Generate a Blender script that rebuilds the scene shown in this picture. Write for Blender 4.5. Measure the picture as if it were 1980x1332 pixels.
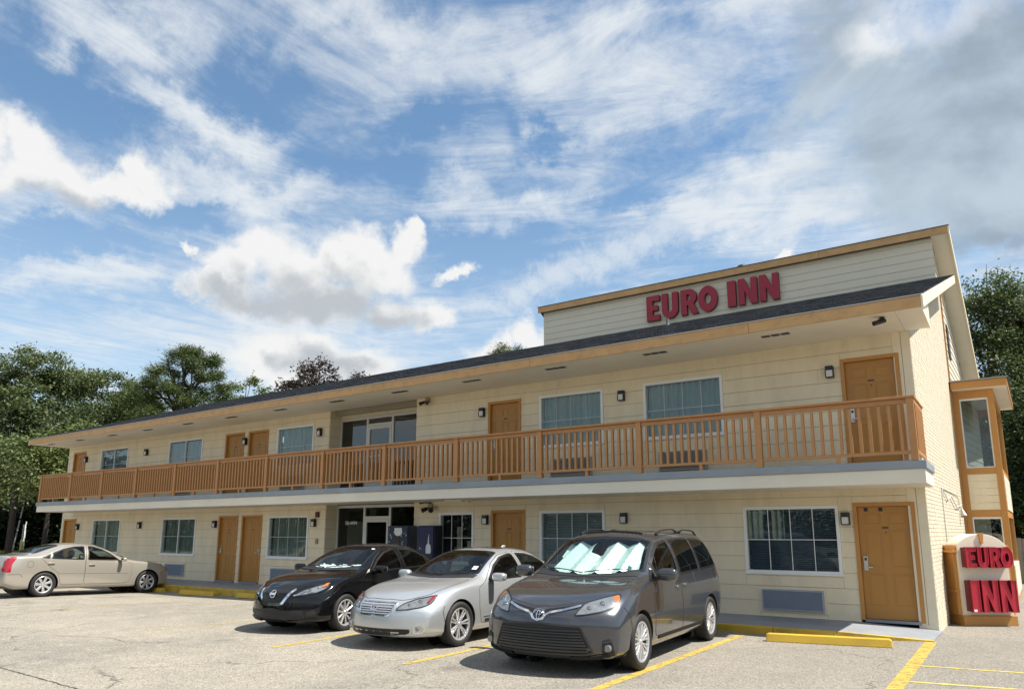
import bpy, bmesh, math, random
import numpy as np
from mathutils import Vector, Matrix
from mathutils.bvhtree import BVHTree
from mathutils.geometry import delaunay_2d_cdt
R = math.radians
for o in list(bpy.data.objects): bpy.data.objects.remove(o)
scene = bpy.context.scene
col = scene.collection

# ------------------------------------------------------------------ camera
cam_d = bpy.data.cameras.new('camera')
cam = bpy.data.objects.new('camera', cam_d); col.objects.link(cam)
cam.location = (0, -14.92, 1.71)
cam.rotation_euler = (R(90 + 10.55), 0, R(34.1))
cam_d.sensor_width = 36; cam_d.lens = 36 * 1406 / 1980
cam_d.shift_x = -7 / 1980; cam_d.shift_y = 101 / 1980
cam_d.clip_start = .1; cam_d.clip_end = 6000
scene.camera = cam

# ------------------------------------------------------------------ exposure
scene.view_settings.view_transform = 'Standard'
scene.view_settings.look = 'None'
scene.view_settings.gamma = 1
scene.view_settings.use_curve_mapping = False
scene.view_settings.exposure = 0.86

# ------------------------------------------------------------------ sun
SUN = Vector((.61, .18, 1.0)).normalized()
sd = bpy.data.lights.new('sun', 'SUN'); sd.energy = 4.7; sd.angle = R(.53); sd.color = (1, .94, .84)
so = bpy.data.objects.new('sun', sd); col.objects.link(so)
so.rotation_euler = SUN.to_track_quat('Z', 'Y').to_euler(); so.location = (30, 20, 50)

# ------------------------------------------------------------------ sky: physical sky with clouds laid out by direction
w = bpy.data.worlds.new('World'); scene.world = w; w.use_nodes = True
SKY_STRENGTH = .094
def build_world():
    nt = w.node_tree; N = nt.nodes; L = nt.links
    for n in list(N): N.remove(n)
    def nd(t, **k):
        n = N.new(t)
        for a, b in k.items(): setattr(n, a, b)
        return n
    def math_(op, a, b=None, c=None, clamp=False):
        n = nd('ShaderNodeMath', operation=op, use_clamp=clamp)
        for i, v in enumerate((a, b, c)):
            if v is None: continue
            if isinstance(v, (int, float)): n.inputs[i].default_value = v
            else: L.new(v, n.inputs[i])
        return n.outputs[0]
    def vmath(op, a, b=None, out=0):
        n = nd('ShaderNodeVectorMath', operation=op)
        for i, v in enumerate((a, b)):
            if v is None: continue
            if isinstance(v, (tuple, list)): n.inputs[i].default_value = v
            else: L.new(v, n.inputs[i])
        return n.outputs[out]
    def noise(vec, scale, detail=6, rough=.55, dist=0., lac=2.):
        n = nd('ShaderNodeTexNoise'); L.new(vec, n.inputs['Vector'])
        n.inputs['Scale'].default_value = scale; n.inputs['Detail'].default_value = detail
        n.inputs['Roughness'].default_value = rough; n.inputs['Distortion'].default_value = dist
        n.inputs['Lacunarity'].default_value = lac
        return n.outputs['Fac']
    def ss(v, a, b, lo=0., hi=1.):
        n = nd('ShaderNodeMapRange', interpolation_type='SMOOTHSTEP')
        L.new(v, n.inputs[0]); n.inputs[1].default_value = a; n.inputs[2].default_value = b
        n.inputs[3].default_value = lo; n.inputs[4].default_value = hi
        return n.outputs[0]
    def mix(f, a, b):
        n = nd('ShaderNodeMix', data_type='RGBA')
        if isinstance(f, (int, float)): n.inputs[0].default_value = f
        else: L.new(f, n.inputs[0])
        for i, v in ((6, a), (7, b)):
            if isinstance(v, (tuple, list)): n.inputs[i].default_value = (*v[:3], 1)
            else: L.new(v, n.inputs[i])
        return n.outputs[2]
    sky = nd('ShaderNodeTexSky', sky_type='NISHITA', sun_disc=False)
    sky.sun_elevation = math.asin(SUN.z); sky.sun_rotation = math.atan2(SUN.x, SUN.y)
    sky.air_density = 1.0; sky.dust_density = .6; sky.ozone_density = 1.6
    tc = nd('ShaderNodeTexCoord'); D = tc.outputs['Generated']
    D = vmath('NORMALIZE', D)
    sp = nd('ShaderNodeSeparateXYZ'); L.new(D, sp.inputs[0])
    X, Y, Z = sp.outputs
    az = math_('ARCTAN2', X, Y); el = math_('ARCSINE', Z)
    cb = nd('ShaderNodeCombineXYZ'); L.new(az, cb.inputs[0]); L.new(el, cb.inputs[1])
    AE = cb.outputs[0]
    # warp of the outlines
    wn = nd('ShaderNodeTexNoise'); L.new(D, wn.inputs['Vector']); wn.inputs['Scale'].default_value = 7; wn.inputs['Detail'].default_value = 9; wn.inputs['Roughness'].default_value = .62
    woff = vmath('SUBTRACT', wn.outputs['Color'], (.5, .5, .5))
    def blobs(lst, amp):
        vec = vmath('ADD', AE, vmath('MULTIPLY', woff, (amp, amp, 0)))
        cur = None
        for (a, e, ra, re) in lst:
            d = vmath('SUBTRACT', vec, (a, e, 0))
            d = vmath('MULTIPLY', d, (1 / ra, 1 / re, 0))
            ln = vmath('LENGTH', d, out=1)
            v = math_('SUBTRACT', 1., ln)
            cur = v if cur is None else math_('SMOOTH_MAX', cur, v, .12)
        return cur
    # --- high cirrus, projected on a flat layer
    zc = math_('MAXIMUM', Z, .04)
    px = math_('DIVIDE', X, zc); py = math_('DIVIDE', Y, zc)
    pc = nd('ShaderNodeCombineXYZ'); L.new(px, pc.inputs[0]); L.new(py, pc.inputs[1]); P = pc.outputs[0]
    def streak(rot, sx, sy, scale, detail, rough, dist):
        m = nd('ShaderNodeMapping', vector_type='TEXTURE'); L.new(P, m.inputs[0]); m.inputs['Rotation'].default_value = (0, 0, rot); m.inputs['Scale'].default_value = (1 / sx, 1 / sy, 1)
        return noise(m.outputs[0], scale, detail, rough, dist)
    c1 = streak(1.6, .55, 1.5, 1.7, 8, .70, 1.6)
    c2 = streak(.3, .60, 1.6, 2.0, 8, .70, 1.4)
    side = ss(az, -1.0, -.62)
    cc = math_('ADD', math_('MULTIPLY', c1, math_('SUBTRACT', 1., side)), math_('MULTIPLY', c2, side))
    c3 = noise(P, 3.1, 8, .72, 1.0)
    big = noise(P, .8, 4, .55, .6)
    cir = math_('ADD', math_('MULTIPLY', cc, .60), math_('MULTIPLY', c3, .40))
    cir = math_('ADD', cir, math_('MULTIPLY', math_('SUBTRACT', big, .5), .42))
    cir = math_('ADD', cir, math_('MULTIPLY', ss(blobs(CIRB, .22), -.6, 1.0), .20))
    cir = math_('SUBTRACT', cir, math_('MULTIPLY', ss(blobs(GAP, .2), -.5, .9), .20))
    cir = ss(cir, .36, .80)
    trail = blobs(TRAIL, .07)
    fine = noise(D, 60, 6, .7, .3)
    tr = ss(math_('ADD', trail, math_('MULTIPLY', math_('SUBTRACT', fine, .5), 1.5)), -.05, 1.0, 0, .7)
    cir = math_('MAXIMUM', cir, tr)
    cir = math_('MULTIPLY', cir, ss(Z, .02, .25, .88, .95))
    lowv = ss(Z, .0, .50, .48, .04)
    cir = math_('ADD', cir, math_('MULTIPLY', math_('SUBTRACT', 1., cir), lowv))
    # --- cumulus
    fb = noise(D, 17, 7, .6, .25)
    cu = blobs(CUM, .16)
    vo = nd('ShaderNodeTexVoronoi', feature='SMOOTH_F1'); L.new(vmath('ADD', D, vmath('MULTIPLY', woff, (.05, .05, .05))), vo.inputs['Vector']); vo.inputs['Scale'].default_value = 24; vo.inputs['Smoothness'].default_value = .6
    puff = math_('SUBTRACT', .45, vo.outputs['Distance'])
    cu = math_('ADD', cu, math_('ADD', math_('MULTIPLY', math_('SUBTRACT', fb, .5), .75), math_('MULTIPLY', puff, .55)))
    cua = ss(cu, -.08, .58)
    rest = noise(vmath('MULTIPLY', D, (1, 1, 2.2)), 3.1, 6, .58, .2)          # unseen sky away from the view: scattered cumulus, cover raised to brighten ambient light
    away = ss(vmath('DOT_PRODUCT', D, tuple(VIEWDIR), out=1), .62, .80, 1., 0.)
    resta = math_('MULTIPLY', math_('MULTIPLY', ss(rest, .47, .62), away), ss(Z, .0, .12))
    shade = blobs(BASE, .10)
    sd_ = tuple(SUN * .016)
    fb2 = noise(vmath('ADD', D, sd_), 17, 7, .6, .25)
    relief = math_('MULTIPLY', math_('SUBTRACT', fb2, fb), 2.2)                 # billows darken on the side turned from the sun
    vo2 = nd('ShaderNodeTexVoronoi', feature='SMOOTH_F1'); L.new(vmath('ADD', vmath('ADD', D, sd_), vmath('MULTIPLY', woff, (.05, .05, .05))), vo2.inputs['Vector']); vo2.inputs['Scale'].default_value = 24; vo2.inputs['Smoothness'].default_value = .6
    relief = math_('ADD', relief, math_('MULTIPLY', math_('SUBTRACT', vo.outputs['Distance'], vo2.outputs['Distance']), 1.1))
    thick = ss(cu, .2, 1.0, .0, .35)
    shade = ss(math_('ADD', math_('ADD', shade, thick), math_('ADD', math_('MULTIPLY', math_('SUBTRACT', fb, .5), .3), relief)), -.55, .95)
    # --- grey sheet
    gn = noise(D, 5.5, 8, .55, .3)
    g = blobs(GREY, .34)
    g = ss(math_('ADD', g, math_('MULTIPLY', math_('SUBTRACT', gn, .5), .8)), -.42, .70, 0, .96)
    k = 1 / SKY_STRENGTH
    white = tuple(k * v * CLOUD for v in (.93, .935, .93)); greyc = tuple(k * v * CLOUD for v in (.54, .58, .62)); circ = tuple(k * v * CLOUD for v in (.84, .885, .92))
    tn = nd('ShaderNodeMix', data_type='RGBA', blend_type='MULTIPLY'); tn.inputs[0].default_value = 1; L.new(sky.outputs[0], tn.inputs[6]); tn.inputs[7].default_value = (.76, .965, 1.0, 1); skyc = tn.outputs[2]
    c = mix(cir, skyc, circ)
    gt = noise(D, 6.5, 7, .52, .5)
    glo = blobs(GLOW, .12)
    gcol = mix(ss(gt, .34, .64), tuple(k * v * CLOUD for v in (.345, .42, .50)), tuple(k * v * CLOUD for v in (.555, .655, .745)))
    gcol = mix(ss(math_('ADD', glo, math_('MULTIPLY', math_('SUBTRACT', gt, .5), .5)), 0, .8), gcol, tuple(k * v * CLOUD for v in (.93, .95, .96)))
    c = mix(g, c, gcol)
    c = mix(resta, c, mix(ss(rest, .58, .78), white, greyc))
    wcol = mix(shade, white, greyc)
    c = mix(cua, c, wcol)
    bg = nd('ShaderNodeBackground'); L.new(c, bg.inputs[0]); bg.inputs[1].default_value = SKY_STRENGTH
    o = nd('ShaderNodeOutputWorld'); L.new(bg.outputs[0], o.inputs[0])
CLOUD = .535
CUM = [(-1.238, 0.433, 0.036, 0.045), (-1.219, 0.405, 0.044, 0.038), (-1.181, 0.397, 0.052, 0.035), (-1.138, 0.413, 0.055, 0.029), (-1.101, 0.424, 0.037, 0.026), (-1.26, 0.41, 0.029, 0.058), (-0.96, 0.366, 0.064, 0.038), (-1.003, 0.331, 0.048, 0.032), (-0.911, 0.335, 0.083, 0.049), (-0.849, 0.347, 0.078, 0.043), (-0.8, 0.358, 0.065, 0.04), (-0.764, 0.381, 0.033, 0.033), (-0.962, 0.303, 0.087, 0.029), (-0.868, 0.299, 0.106, 0.04), (-0.769, 0.305, 0.065, 0.031), (-0.711, 0.29, 0.044, 0.031), (-1.022, 0.302, 0.031, 0.019), (-0.761, 0.404, 0.022, 0.017), (-1.057, 0.342, 0.013, 0.011), (-0.69, 0.357, 0.03, 0.014), (-0.905, 0.235, 0.075, 0.03), (-0.816, 0.226, 0.078, 0.038), (-0.877, 0.209, 0.096, 0.027), (-0.622, 0.239, 0.044, 0.028), (-0.571, 0.26, 0.044, 0.028), (-0.234, 0.353, 0.029, 0.012)]
BASE = [(-0.928, 0.297, 0.088, 0.026), (-0.854, 0.3, 0.085, 0.034), (-0.994, 0.3, 0.032, 0.013), (-1.167, 0.376, 0.039, 0.013), (-1.21, 0.378, 0.021, 0.012), (-0.783, 0.284, 0.05, 0.021), (-0.85, 0.225, 0.055, 0.017)]
GREY = [(-0.038, 0.462, 0.164, 0.123), (0.051, 0.514, 0.115, 0.107), (-0.125, 0.557, 0.101, 0.08), (-0.18, 0.534, 0.064, 0.051), (0.005, 0.358, 0.087, 0.051), (0.053, 0.415, 0.112, 0.129), (0.196, 0.396, 0.118, 0.12), (0.153, 0.538, 0.132, 0.114), (-0.1, 0.435, 0.063, 0.052)]
GLOW = [(-0.028, 0.60, 0.11, 0.06), (-0.07, 0.585, 0.08, 0.04), (0.03, 0.625, 0.15, 0.06)]
TRAIL = [(-0.593, 0.313, 0.055, 0.027), (-0.563, 0.327, 0.058, 0.028), (-0.533, 0.341, 0.061, 0.03), (-0.503, 0.354, 0.063, 0.031), (-0.474, 0.367, 0.066, 0.032), (-0.444, 0.379, 0.069, 0.035), (-0.414, 0.391, 0.072, 0.036), (-0.384, 0.403, 0.074, 0.038), (-0.355, 0.414, 0.076, 0.039), (-0.326, 0.424, 0.077, 0.041), (-0.297, 0.434, 0.08, 0.041), (-0.269, 0.444, 0.081, 0.042), (-0.24, 0.453, 0.082, 0.043), (-0.213, 0.461, 0.082, 0.045)]
GAP = [(-1.112, 0.448, 0.054, 0.026), (-1.149, 0.468, 0.07, 0.022), (-1.065, 0.397, 0.056, 0.021), (-1.179, 0.332, 0.083, 0.02), (-1.194, 0.512, 0.067, 0.031), (-1.243, 0.508, 0.069, 0.055), (-1.152, 0.488, 0.101, 0.03), (-0.953, 0.544, 0.085, 0.04), (-0.864, 0.496, 0.088, 0.055), (-0.804, 0.47, 0.082, 0.038), (-0.747, 0.528, 0.084, 0.025), (-1.081, 0.382, 0.074, 0.024), (-0.457, 0.442, 0.081, 0.018), (-0.63, 0.372, 0.082, 0.041), (-0.554, 0.536, 0.062, 0.016), (-1.189, 0.33, 0.07, 0.02), (-0.483, 0.287, 0.086, 0.035), (-0.335, 0.634, 0.044, 0.022)]
CIRB = [(-1.131, 0.563, 0.093, 0.031), (-1.03, 0.506, 0.1, 0.026), (-1.069, 0.445, 0.082, 0.021), (-0.782, 0.642, 0.205, 0.033), (-0.593, 0.61, 0.233, 0.046), (-0.392, 0.564, 0.138, 0.064), (-0.608, 0.446, 0.181, 0.03), (-0.978, 0.43, 0.116, 0.025), (-0.312, 0.418, 0.115, 0.029), (-0.24, 0.459, 0.078, 0.037), (-1.163, 0.281, 0.107, 0.024), (-0.905, 0.248, 0.167, 0.04), (-0.358, 0.636, 0.185, 0.038), (-0.192, 0.395, 0.074, 0.037)]

VIEWDIR = Vector((-math.sin(R(34.1)) * math.cos(R(20)), math.cos(R(34.1)) * math.cos(R(20)), math.sin(R(20))))
build_world(); w.cycles.sampling_method = 'NONE'
# ------------------------------------------------------------------ helpers
WLOC = {}                                    # world location of every thing / part, for parenting without surprises
def link(o, parent=None, wloc=(0, 0, 0)):
    col.objects.link(o)
    wloc = Vector(wloc)
    if parent is not None:
        o.parent = parent; o.location = wloc - WLOC[parent.name]
    else: o.location = wloc
    WLOC[o.name] = wloc
    return o
def props(o, label=None, cat=None, group=None, kind=None):
    if label: o['label'] = label
    if cat: o['category'] = cat
    if group: o['group'] = group
    if kind: o['kind'] = kind
    return o
def thing(name, label, cat, loc=(0, 0, 0), group=None):
    o = bpy.data.objects.new(name, None); o.empty_display_size = .2
    link(o, None, loc); return props(o, label, cat, group)
class MB:
    def __init__(s): s.v = []; s.f = []; s.m = []
    def add(s, vs, fs, m=0):
        k = len(s.v); s.v += [tuple(p) for p in vs]
        for f in fs: s.f.append(tuple(i + k for i in f)); s.m.append(m)
    def box(s, x0, x1, y0, y1, z0, z1, m=0):
        s.hexa([(x0, y0, z0), (x1, y0, z0), (x1, y1, z0), (x0, y1, z0), (x0, y0, z1), (x1, y0, z1), (x1, y1, z1), (x0, y1, z1)], m)
    def hexa(s, p, m=0):
        s.add(p, [(0, 3, 2, 1), (4, 5, 6, 7), (0, 1, 5, 4), (1, 2, 6, 5), (2, 3, 7, 6), (3, 0, 4, 7)], m)
    def prism(s, poly, ax, a, b, m=0):       # 2D polygon in the two other axes, extruded along ax
        n = len(poly)
        def P(q, t):
            return (t, q[0], q[1]) if ax == 0 else ((q[0], t, q[1]) if ax == 1 else (q[0], q[1], t))
        s.add([P(q, a) for q in poly] + [P(q, b) for q in poly],
              [tuple(range(n)), tuple(range(2 * n - 1, n - 1, -1))] + [(i, i + n, (i + 1) % n + n, (i + 1) % n) for i in range(n)], m)
    def cyl(s, p0, p1, r0, r1=None, n=10, m=0):
        r1 = r0 if r1 is None else r1
        p0, p1 = Vector(p0), Vector(p1); d = (p1 - p0).normalized()
        a = d.orthogonal().normalized(); b = d.cross(a)
        vs = [p0 + (a * math.cos(t) + b * math.sin(t)) * r0 for t in [2 * math.pi * i / n for i in range(n)]]
        vs += [p1 + (a * math.cos(t) + b * math.sin(t)) * r1 for t in [2 * math.pi * i / n for i in range(n)]]
        s.add(vs, [(i, (i + 1) % n, (i + 1) % n + n, i + n) for i in range(n)] + [tuple(range(n - 1, -1, -1)), tuple(range(n, 2 * n))], m)
    def tube(s, pts, rad, n=6, m=0):
        pts = [Vector(p) for p in pts]; k = len(pts); rs = rad if isinstance(rad, (list, tuple)) else [rad] * k
        vs = []; prev = None
        for i, p in enumerate(pts):
            d = (pts[min(i + 1, k - 1)] - pts[max(i - 1, 0)]).normalized()
            a = d.orthogonal().normalized() if prev is None else (prev - d * prev.dot(d)).normalized()
            prev = a; b = d.cross(a)
            vs += [p + (a * math.cos(t) + b * math.sin(t)) * rs[i] for t in [2 * math.pi * j / n for j in range(n)]]
        fs = [(i * n + j, i * n + (j + 1) % n, (i + 1) * n + (j + 1) % n, (i + 1) * n + j) for i in range(k - 1) for j in range(n)]
        fs += [tuple(range(n - 1, -1, -1)), tuple(range((k - 1) * n, k * n))]
        s.add(vs, fs, m)
    def lathe(s, prof, c=(0, 0, 0), ax=0, n=32, m=0, closed=False):   # prof: (radius, along axis)
        vs = []
        for r, t in prof:
            for i in range(n):
                a = 2 * math.pi * i / n; u, v = r * math.cos(a), r * math.sin(a)
                p = (t, u, v) if ax == 0 else ((u, t, v) if ax == 1 else (u, v, t))
                vs.append((p[0] + c[0], p[1] + c[1], p[2] + c[2]))
        k = len(prof); rng = range(k if closed else k - 1)
        s.add(vs, [(i * n + j, i * n + (j + 1) % n, ((i + 1) % k) * n + (j + 1) % n, ((i + 1) % k) * n + j) for i in rng for j in range(n)], m)
    def mesh(s, name, mats, org=(0, 0, 0), smooth=False, fix=True):
        me = bpy.data.meshes.new(name)
        ox, oy, oz = org
        me.from_pydata([(x - ox, y - oy, z - oz) for x, y, z in s.v], [], s.f)
        for m in (mats if isinstance(mats, (list, tuple)) else [mats]): me.materials.append(m)
        if any(s.m): me.polygons.foreach_set('material_index', s.m)
        if fix:
            b = bmesh.new(); b.from_mesh(me); bmesh.ops.recalc_face_normals(b, faces=b.faces); b.to_mesh(me); b.free()
        if smooth: me.polygons.foreach_set('use_smooth', [True] * len(me.polygons))
        me.update(); return me
    def build(s, name, mats, parent=None, wloc=None, smooth=False, fix=True, bevel=0, label=None, cat=None, group=None, kind=None, auto=None):
        if wloc is None: wloc = WLOC[parent.name] if parent is not None else (0, 0, 0)
        me = s.mesh(name, mats, wloc, smooth, fix)
        if auto: me.set_sharp_from_angle(angle=R(auto))
        o = bpy.data.objects.new(name, me); link(o, parent, wloc)
        if bevel:
            bv = o.modifiers.new('bevel', 'BEVEL'); bv.width = bevel; bv.segments = 2; bv.limit_method = 'ANGLE'; bv.angle_limit = R(40)
        return props(o, label, cat, group, kind)
def place(name, me, parent, wloc, rot=None, scale=None):               # another user of a shared mesh
    o = bpy.data.objects.new(name, me); link(o, parent, wloc)
    if rot: o.rotation_euler = rot
    if scale: o.scale = scale
    return o
def copy_tree(o, loc, parent=None):
    c = o.copy(); col.objects.link(c)
    if parent is not None: c.parent = parent
    else: c.location = loc
    for ch in list(o.children): copy_tree(ch, None, c)
    return c
# ------------------------------------------------------------------ materials
def mat(name, base=(.5, .5, .5), rough=.6, metal=0., var=.08, vscale=3., bump=0., bscale=60., coat=0., spec=.5, dirt=0., dirtcol=(.12, .1, .07), dscale=1.2, stretch=(1, 1, 1), emit=None):
    m = bpy.data.materials.new(name); m.use_nodes = True
    nt = m.node_tree; N = nt.nodes; L = nt.links; b = N['Principled BSDF']
    b.inputs['Roughness'].default_value = rough; b.inputs['Metallic'].default_value = metal
    b.inputs['Coat Weight'].default_value = coat; b.inputs['Coat Roughness'].default_value = .03; b.inputs['Specular IOR Level'].default_value = spec
    tc = N.new('ShaderNodeTexCoord'); mp = N.new('ShaderNodeMapping'); L.new(tc.outputs['Object'], mp.inputs[0]); mp.inputs['Scale'].default_value = stretch
    oi = N.new('ShaderNodeObjectInfo')
    c = None
    n1 = N.new('ShaderNodeTexNoise'); L.new(mp.outputs[0], n1.inputs['Vector']); n1.inputs['Scale'].default_value = vscale; n1.inputs['Detail'].default_value = 6; n1.inputs['Roughness'].default_value = .6
    rmp = N.new('ShaderNodeMapRange'); L.new(n1.outputs['Fac'], rmp.inputs[0]); rmp.inputs[1].default_value = .25; rmp.inputs[2].default_value = .75; rmp.inputs[3].default_value = 1 - var; rmp.inputs[4].default_value = 1 + var
    mul = N.new('ShaderNodeMix'); mul.data_type = 'RGBA'; mul.blend_type = 'MULTIPLY'; mul.inputs[0].default_value = 1; mul.inputs[6].default_value = (*base, 1); L.new(rmp.outputs[0], mul.inputs[7])
    c = mul.outputs[2]
    if dirt:
        n2 = N.new('ShaderNodeTexNoise'); L.new(mp.outputs[0], n2.inputs['Vector']); n2.inputs['Scale'].default_value = dscale; n2.inputs['Detail'].default_value = 8; n2.inputs['Roughness'].default_value = .7
        r2 = N.new('ShaderNodeMapRange'); L.new(n2.outputs['Fac'], r2.inputs[0]); r2.inputs[1].default_value = .48; r2.inputs[2].default_value = .78; r2.inputs[4].default_value = dirt
        mx = N.new('ShaderNodeMix'); mx.data_type = 'RGBA'; L.new(r2.outputs[0], mx.inputs[0]); L.new(c, mx.inputs[6]); mx.inputs[7].default_value = (*dirtcol, 1)
        c = mx.outputs[2]
    L.new(c, b.inputs['Base Color'])
    if bump:
        n3 = N.new('ShaderNodeTexNoise'); L.new(mp.outputs[0], n3.inputs['Vector']); n3.inputs['Scale'].default_value = bscale; n3.inputs['Detail'].default_value = 4
        bp = N.new('ShaderNodeBump'); bp.inputs['Strength'].default_value = bump; bp.inputs['Distance'].default_value = .01; L.new(n3.outputs['Fac'], bp.inputs['Height']); L.new(bp.outputs[0], b.inputs['Normal'])
    return m
def glass(name, tint=(.8, .85, .85), rough=0., ior=1.5, wave=0., boost=1., wscale=.9):
    m = bpy.data.materials.new(name); m.use_nodes = True
    nt = m.node_tree; N = nt.nodes; L = nt.links
    N.remove(N['Principled BSDF'])
    t = N.new('ShaderNodeBsdfTransparent'); t.inputs[0].default_value = (*tint, 1)
    g = N.new('ShaderNodeBsdfGlossy'); g.inputs['Roughness'].default_value = rough
    f = N.new('ShaderNodeFresnel')
    gm = N.new('ShaderNodeNewGeometry'); e1 = N.new('ShaderNodeMath'); e1.operation = 'MULTIPLY_ADD'; L.new(gm.outputs['Backfacing'], e1.inputs[0]); e1.inputs[1].default_value = -2; e1.inputs[2].default_value = 1
    e2 = N.new('ShaderNodeMath'); e2.operation = 'POWER'; e2.inputs[0].default_value = ior; L.new(e1.outputs[0], e2.inputs[1]); L.new(e2.outputs[0], f.inputs[0])     # same reflectance from either side of a thin pane
    fac = f.outputs[0]
    if boost != 1.:
        mm = N.new('ShaderNodeMath'); mm.operation = 'MULTIPLY'; mm.use_clamp = True; L.new(fac, mm.inputs[0]); mm.inputs[1].default_value = boost; fac = mm.outputs[0]
    if wave:
        tc = N.new('ShaderNodeTexCoord'); n = N.new('ShaderNodeTexNoise'); L.new(tc.outputs['Object'], n.inputs['Vector']); n.inputs['Scale'].default_value = wscale; n.inputs['Detail'].default_value = 1
        bp = N.new('ShaderNodeBump'); bp.inputs['Strength'].default_value = wave; bp.inputs['Distance'].default_value = .05; L.new(n.outputs['Fac'], bp.inputs['Height'])
        L.new(bp.outputs[0], g.inputs['Normal']); L.new(bp.outputs[0], f.inputs['Normal'])
    mx = N.new('ShaderNodeMixShader'); L.new(fac, mx.inputs[0]); L.new(t.outputs[0], mx.inputs[1]); L.new(g.outputs[0], mx.inputs[2])
    L.new(mx.outputs[0], N['Material Output'].inputs[0]); return m
M = {}
M['siding'] = mat('cream_siding_paint', (.77, .665, .475), .55, var=.07, vscale=1.3, bump=.25, bscale=22, dirt=.3, dirtcol=(.33, .27, .18), dscale=1.1, stretch=(1.6, 1, .45))
M['cream'] = mat('cream_trim_paint', (.76, .67, .50), .5, var=.05, dirt=.1, dirtcol=(.3, .25, .17))
M['cream_sign'] = mat('pale_cream_render', (.76, .68, .55), .7, var=.05, bump=.1, bscale=80, dirt=.1)
M['soffit'] = mat('soffit_paint', (.76, .70, .58), .7, var=.05, vscale=.7, dirt=.18, dirtcol=(.34, .3, .22), dscale=.5)
M['brick'] = mat('painted_brick', (.60, .54, .42), .75, var=.05, vscale=9, bump=.2, bscale=90, dirt=.12, dirtcol=(.35, .3, .2))
M['mortar'] = mat('painted_mortar', (.55, .49, .38), .85, var=.1, bump=.2, bscale=120)
M['siding_grey'] = mat('grey_cream_parapet_paint', (.66, .60, .48), .6, var=.06, vscale=1.2, dirt=.2, dirtcol=(.3, .26, .2))
M['wall_white'] = mat('pale_gable_paint', (.60, .555, .45), .6, var=.06, dirt=.15, dirtcol=(.33, .28, .2))
M['ochre'] = mat('ochre_trim_paint', (.48, .225, .055), .5, var=.09, vscale=4, bump=.1, bscale=40, dirt=.18, dirtcol=(.2, .1, .04), dscale=2)
M['fascia'] = mat('fascia_paint', (.53, .31, .13), .55, var=.1, vscale=2, bump=.15, bscale=25, dirt=.5, dirtcol=(.20, .12, .06), dscale=4.5)
M['rail'] = mat('railing_paint', (.45, .218, .078), .5, var=.1, vscale=5, bump=.15, bscale=60, dirt=.12, dirtcol=(.2, .1, .05))
M['door'] = mat('door_paint', (.42, .20, .040), .42, var=.05, vscale=2, bump=.05, bscale=30, dirt=.1, dirtcol=(.25, .12, .03))
M['shingle'] = mat('asphalt_shingle', (.060, .061, .065), .9, var=.35, vscale=30, bump=.8, bscale=150)
def _tabs(m):                                                  # every tab has its own shade of grey
    nt = m.node_tree; N = nt.nodes; L = nt.links; p = N['Principled BSDF']; src = p.inputs['Base Color'].links[0].from_socket
    g = N.new('ShaderNodeNewGeometry'); r = N.new('ShaderNodeMapRange'); L.new(g.outputs['Random Per Island'], r.inputs[0]); r.inputs[3].default_value = .45; r.inputs[4].default_value = 1.75
    mx = N.new('ShaderNodeMix'); mx.data_type = 'RGBA'; mx.blend_type = 'MULTIPLY'; mx.inputs[0].default_value = 1; L.new(src, mx.inputs[6]); L.new(r.outputs[0], mx.inputs[7]); L.new(mx.outputs[2], p.inputs['Base Color'])
_tabs(M['shingle'])
M['slab_blue'] = mat('blue_grey_deck_paint', (.265, .295, .325), .5, var=.12, vscale=1.5, dirt=.25, dirtcol=(.14, .15, .16))
M['slab'] = mat('cream_slab_paint', (.75, .69, .57), .6, var=.06, vscale=.7, dirt=.15, dirtcol=(.35, .28, .2), dscale=.6)
M['white'] = mat('white_vinyl', (.78, .78, .76), .35, var=.03)
M['alu'] = mat('painted_aluminium', (.60, .59, .56), .35, var=.04)
M['black'] = mat('black_plastic', (.012, .012, .013), .4, var=.1)
M['lampglass'] = mat('frosted_lamp_glass', (.62, .62, .60), .4, var=.03)
M['chrome'] = mat('chrome', (.78, .78, .79), .08, 1., var=.02)
M['nickel'] = mat('satin_nickel', (.52, .50, .46), .3, .9, var=.05)
M['pane'] = glass('window_glass', (.86, .90, .89), ior=1.5, wave=.05)
M['pane_dark'] = glass('storefront_glass', (.60, .63, .63), ior=1.5, wave=.03, boost=.65)
M['pane_upper'] = glass('landing_glass', (.60, .63, .63), ior=1.5, wave=.03, boost=1.9)
M['curtain'] = mat('teal_curtain_cloth', (.32, .42, .45), .8, var=.08, vscale=4)
M['curtain_pale'] = mat('pale_curtain_cloth', (.42, .45, .40), .8, var=.1, vscale=4)
M['curtain_green'] = mat('grey_green_curtain_cloth', (.24, .28, .25), .8, var=.15, vscale=3)
M['blind_dark'] = mat('dark_blue_blind_slats', (.10, .135, .185), .5, var=.1)
M['blind'] = mat('grey_blind_slats', (.36, .40, .41), .5, var=.08)
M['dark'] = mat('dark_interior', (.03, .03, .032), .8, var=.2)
M['ac_blue'] = mat('blue_grey_grille_paint', (.33, .38, .445), .45, var=.06)
M['ac_dark'] = mat('dark_grey_grille_paint', (.13, .125, .125), .5, var=.1)
M['red'] = mat('crimson_sign_face', (.47, .016, .042), .28, var=.06, vscale=2, coat=.3)
M['red_dark'] = mat('dark_red_return', (.13, .008, .016), .35, var=.08)
M['red_flat'] = mat('wine_red_letter_paint', (.31, .010, .028), .45, var=.07)
M['yellow'] = mat('yellow_kerb_paint', (.62, .40, .035), .55, var=.12, vscale=6, bump=.3, bscale=70, dirt=.45, dirtcol=(.20, .13, .04), dscale=3)
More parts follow.
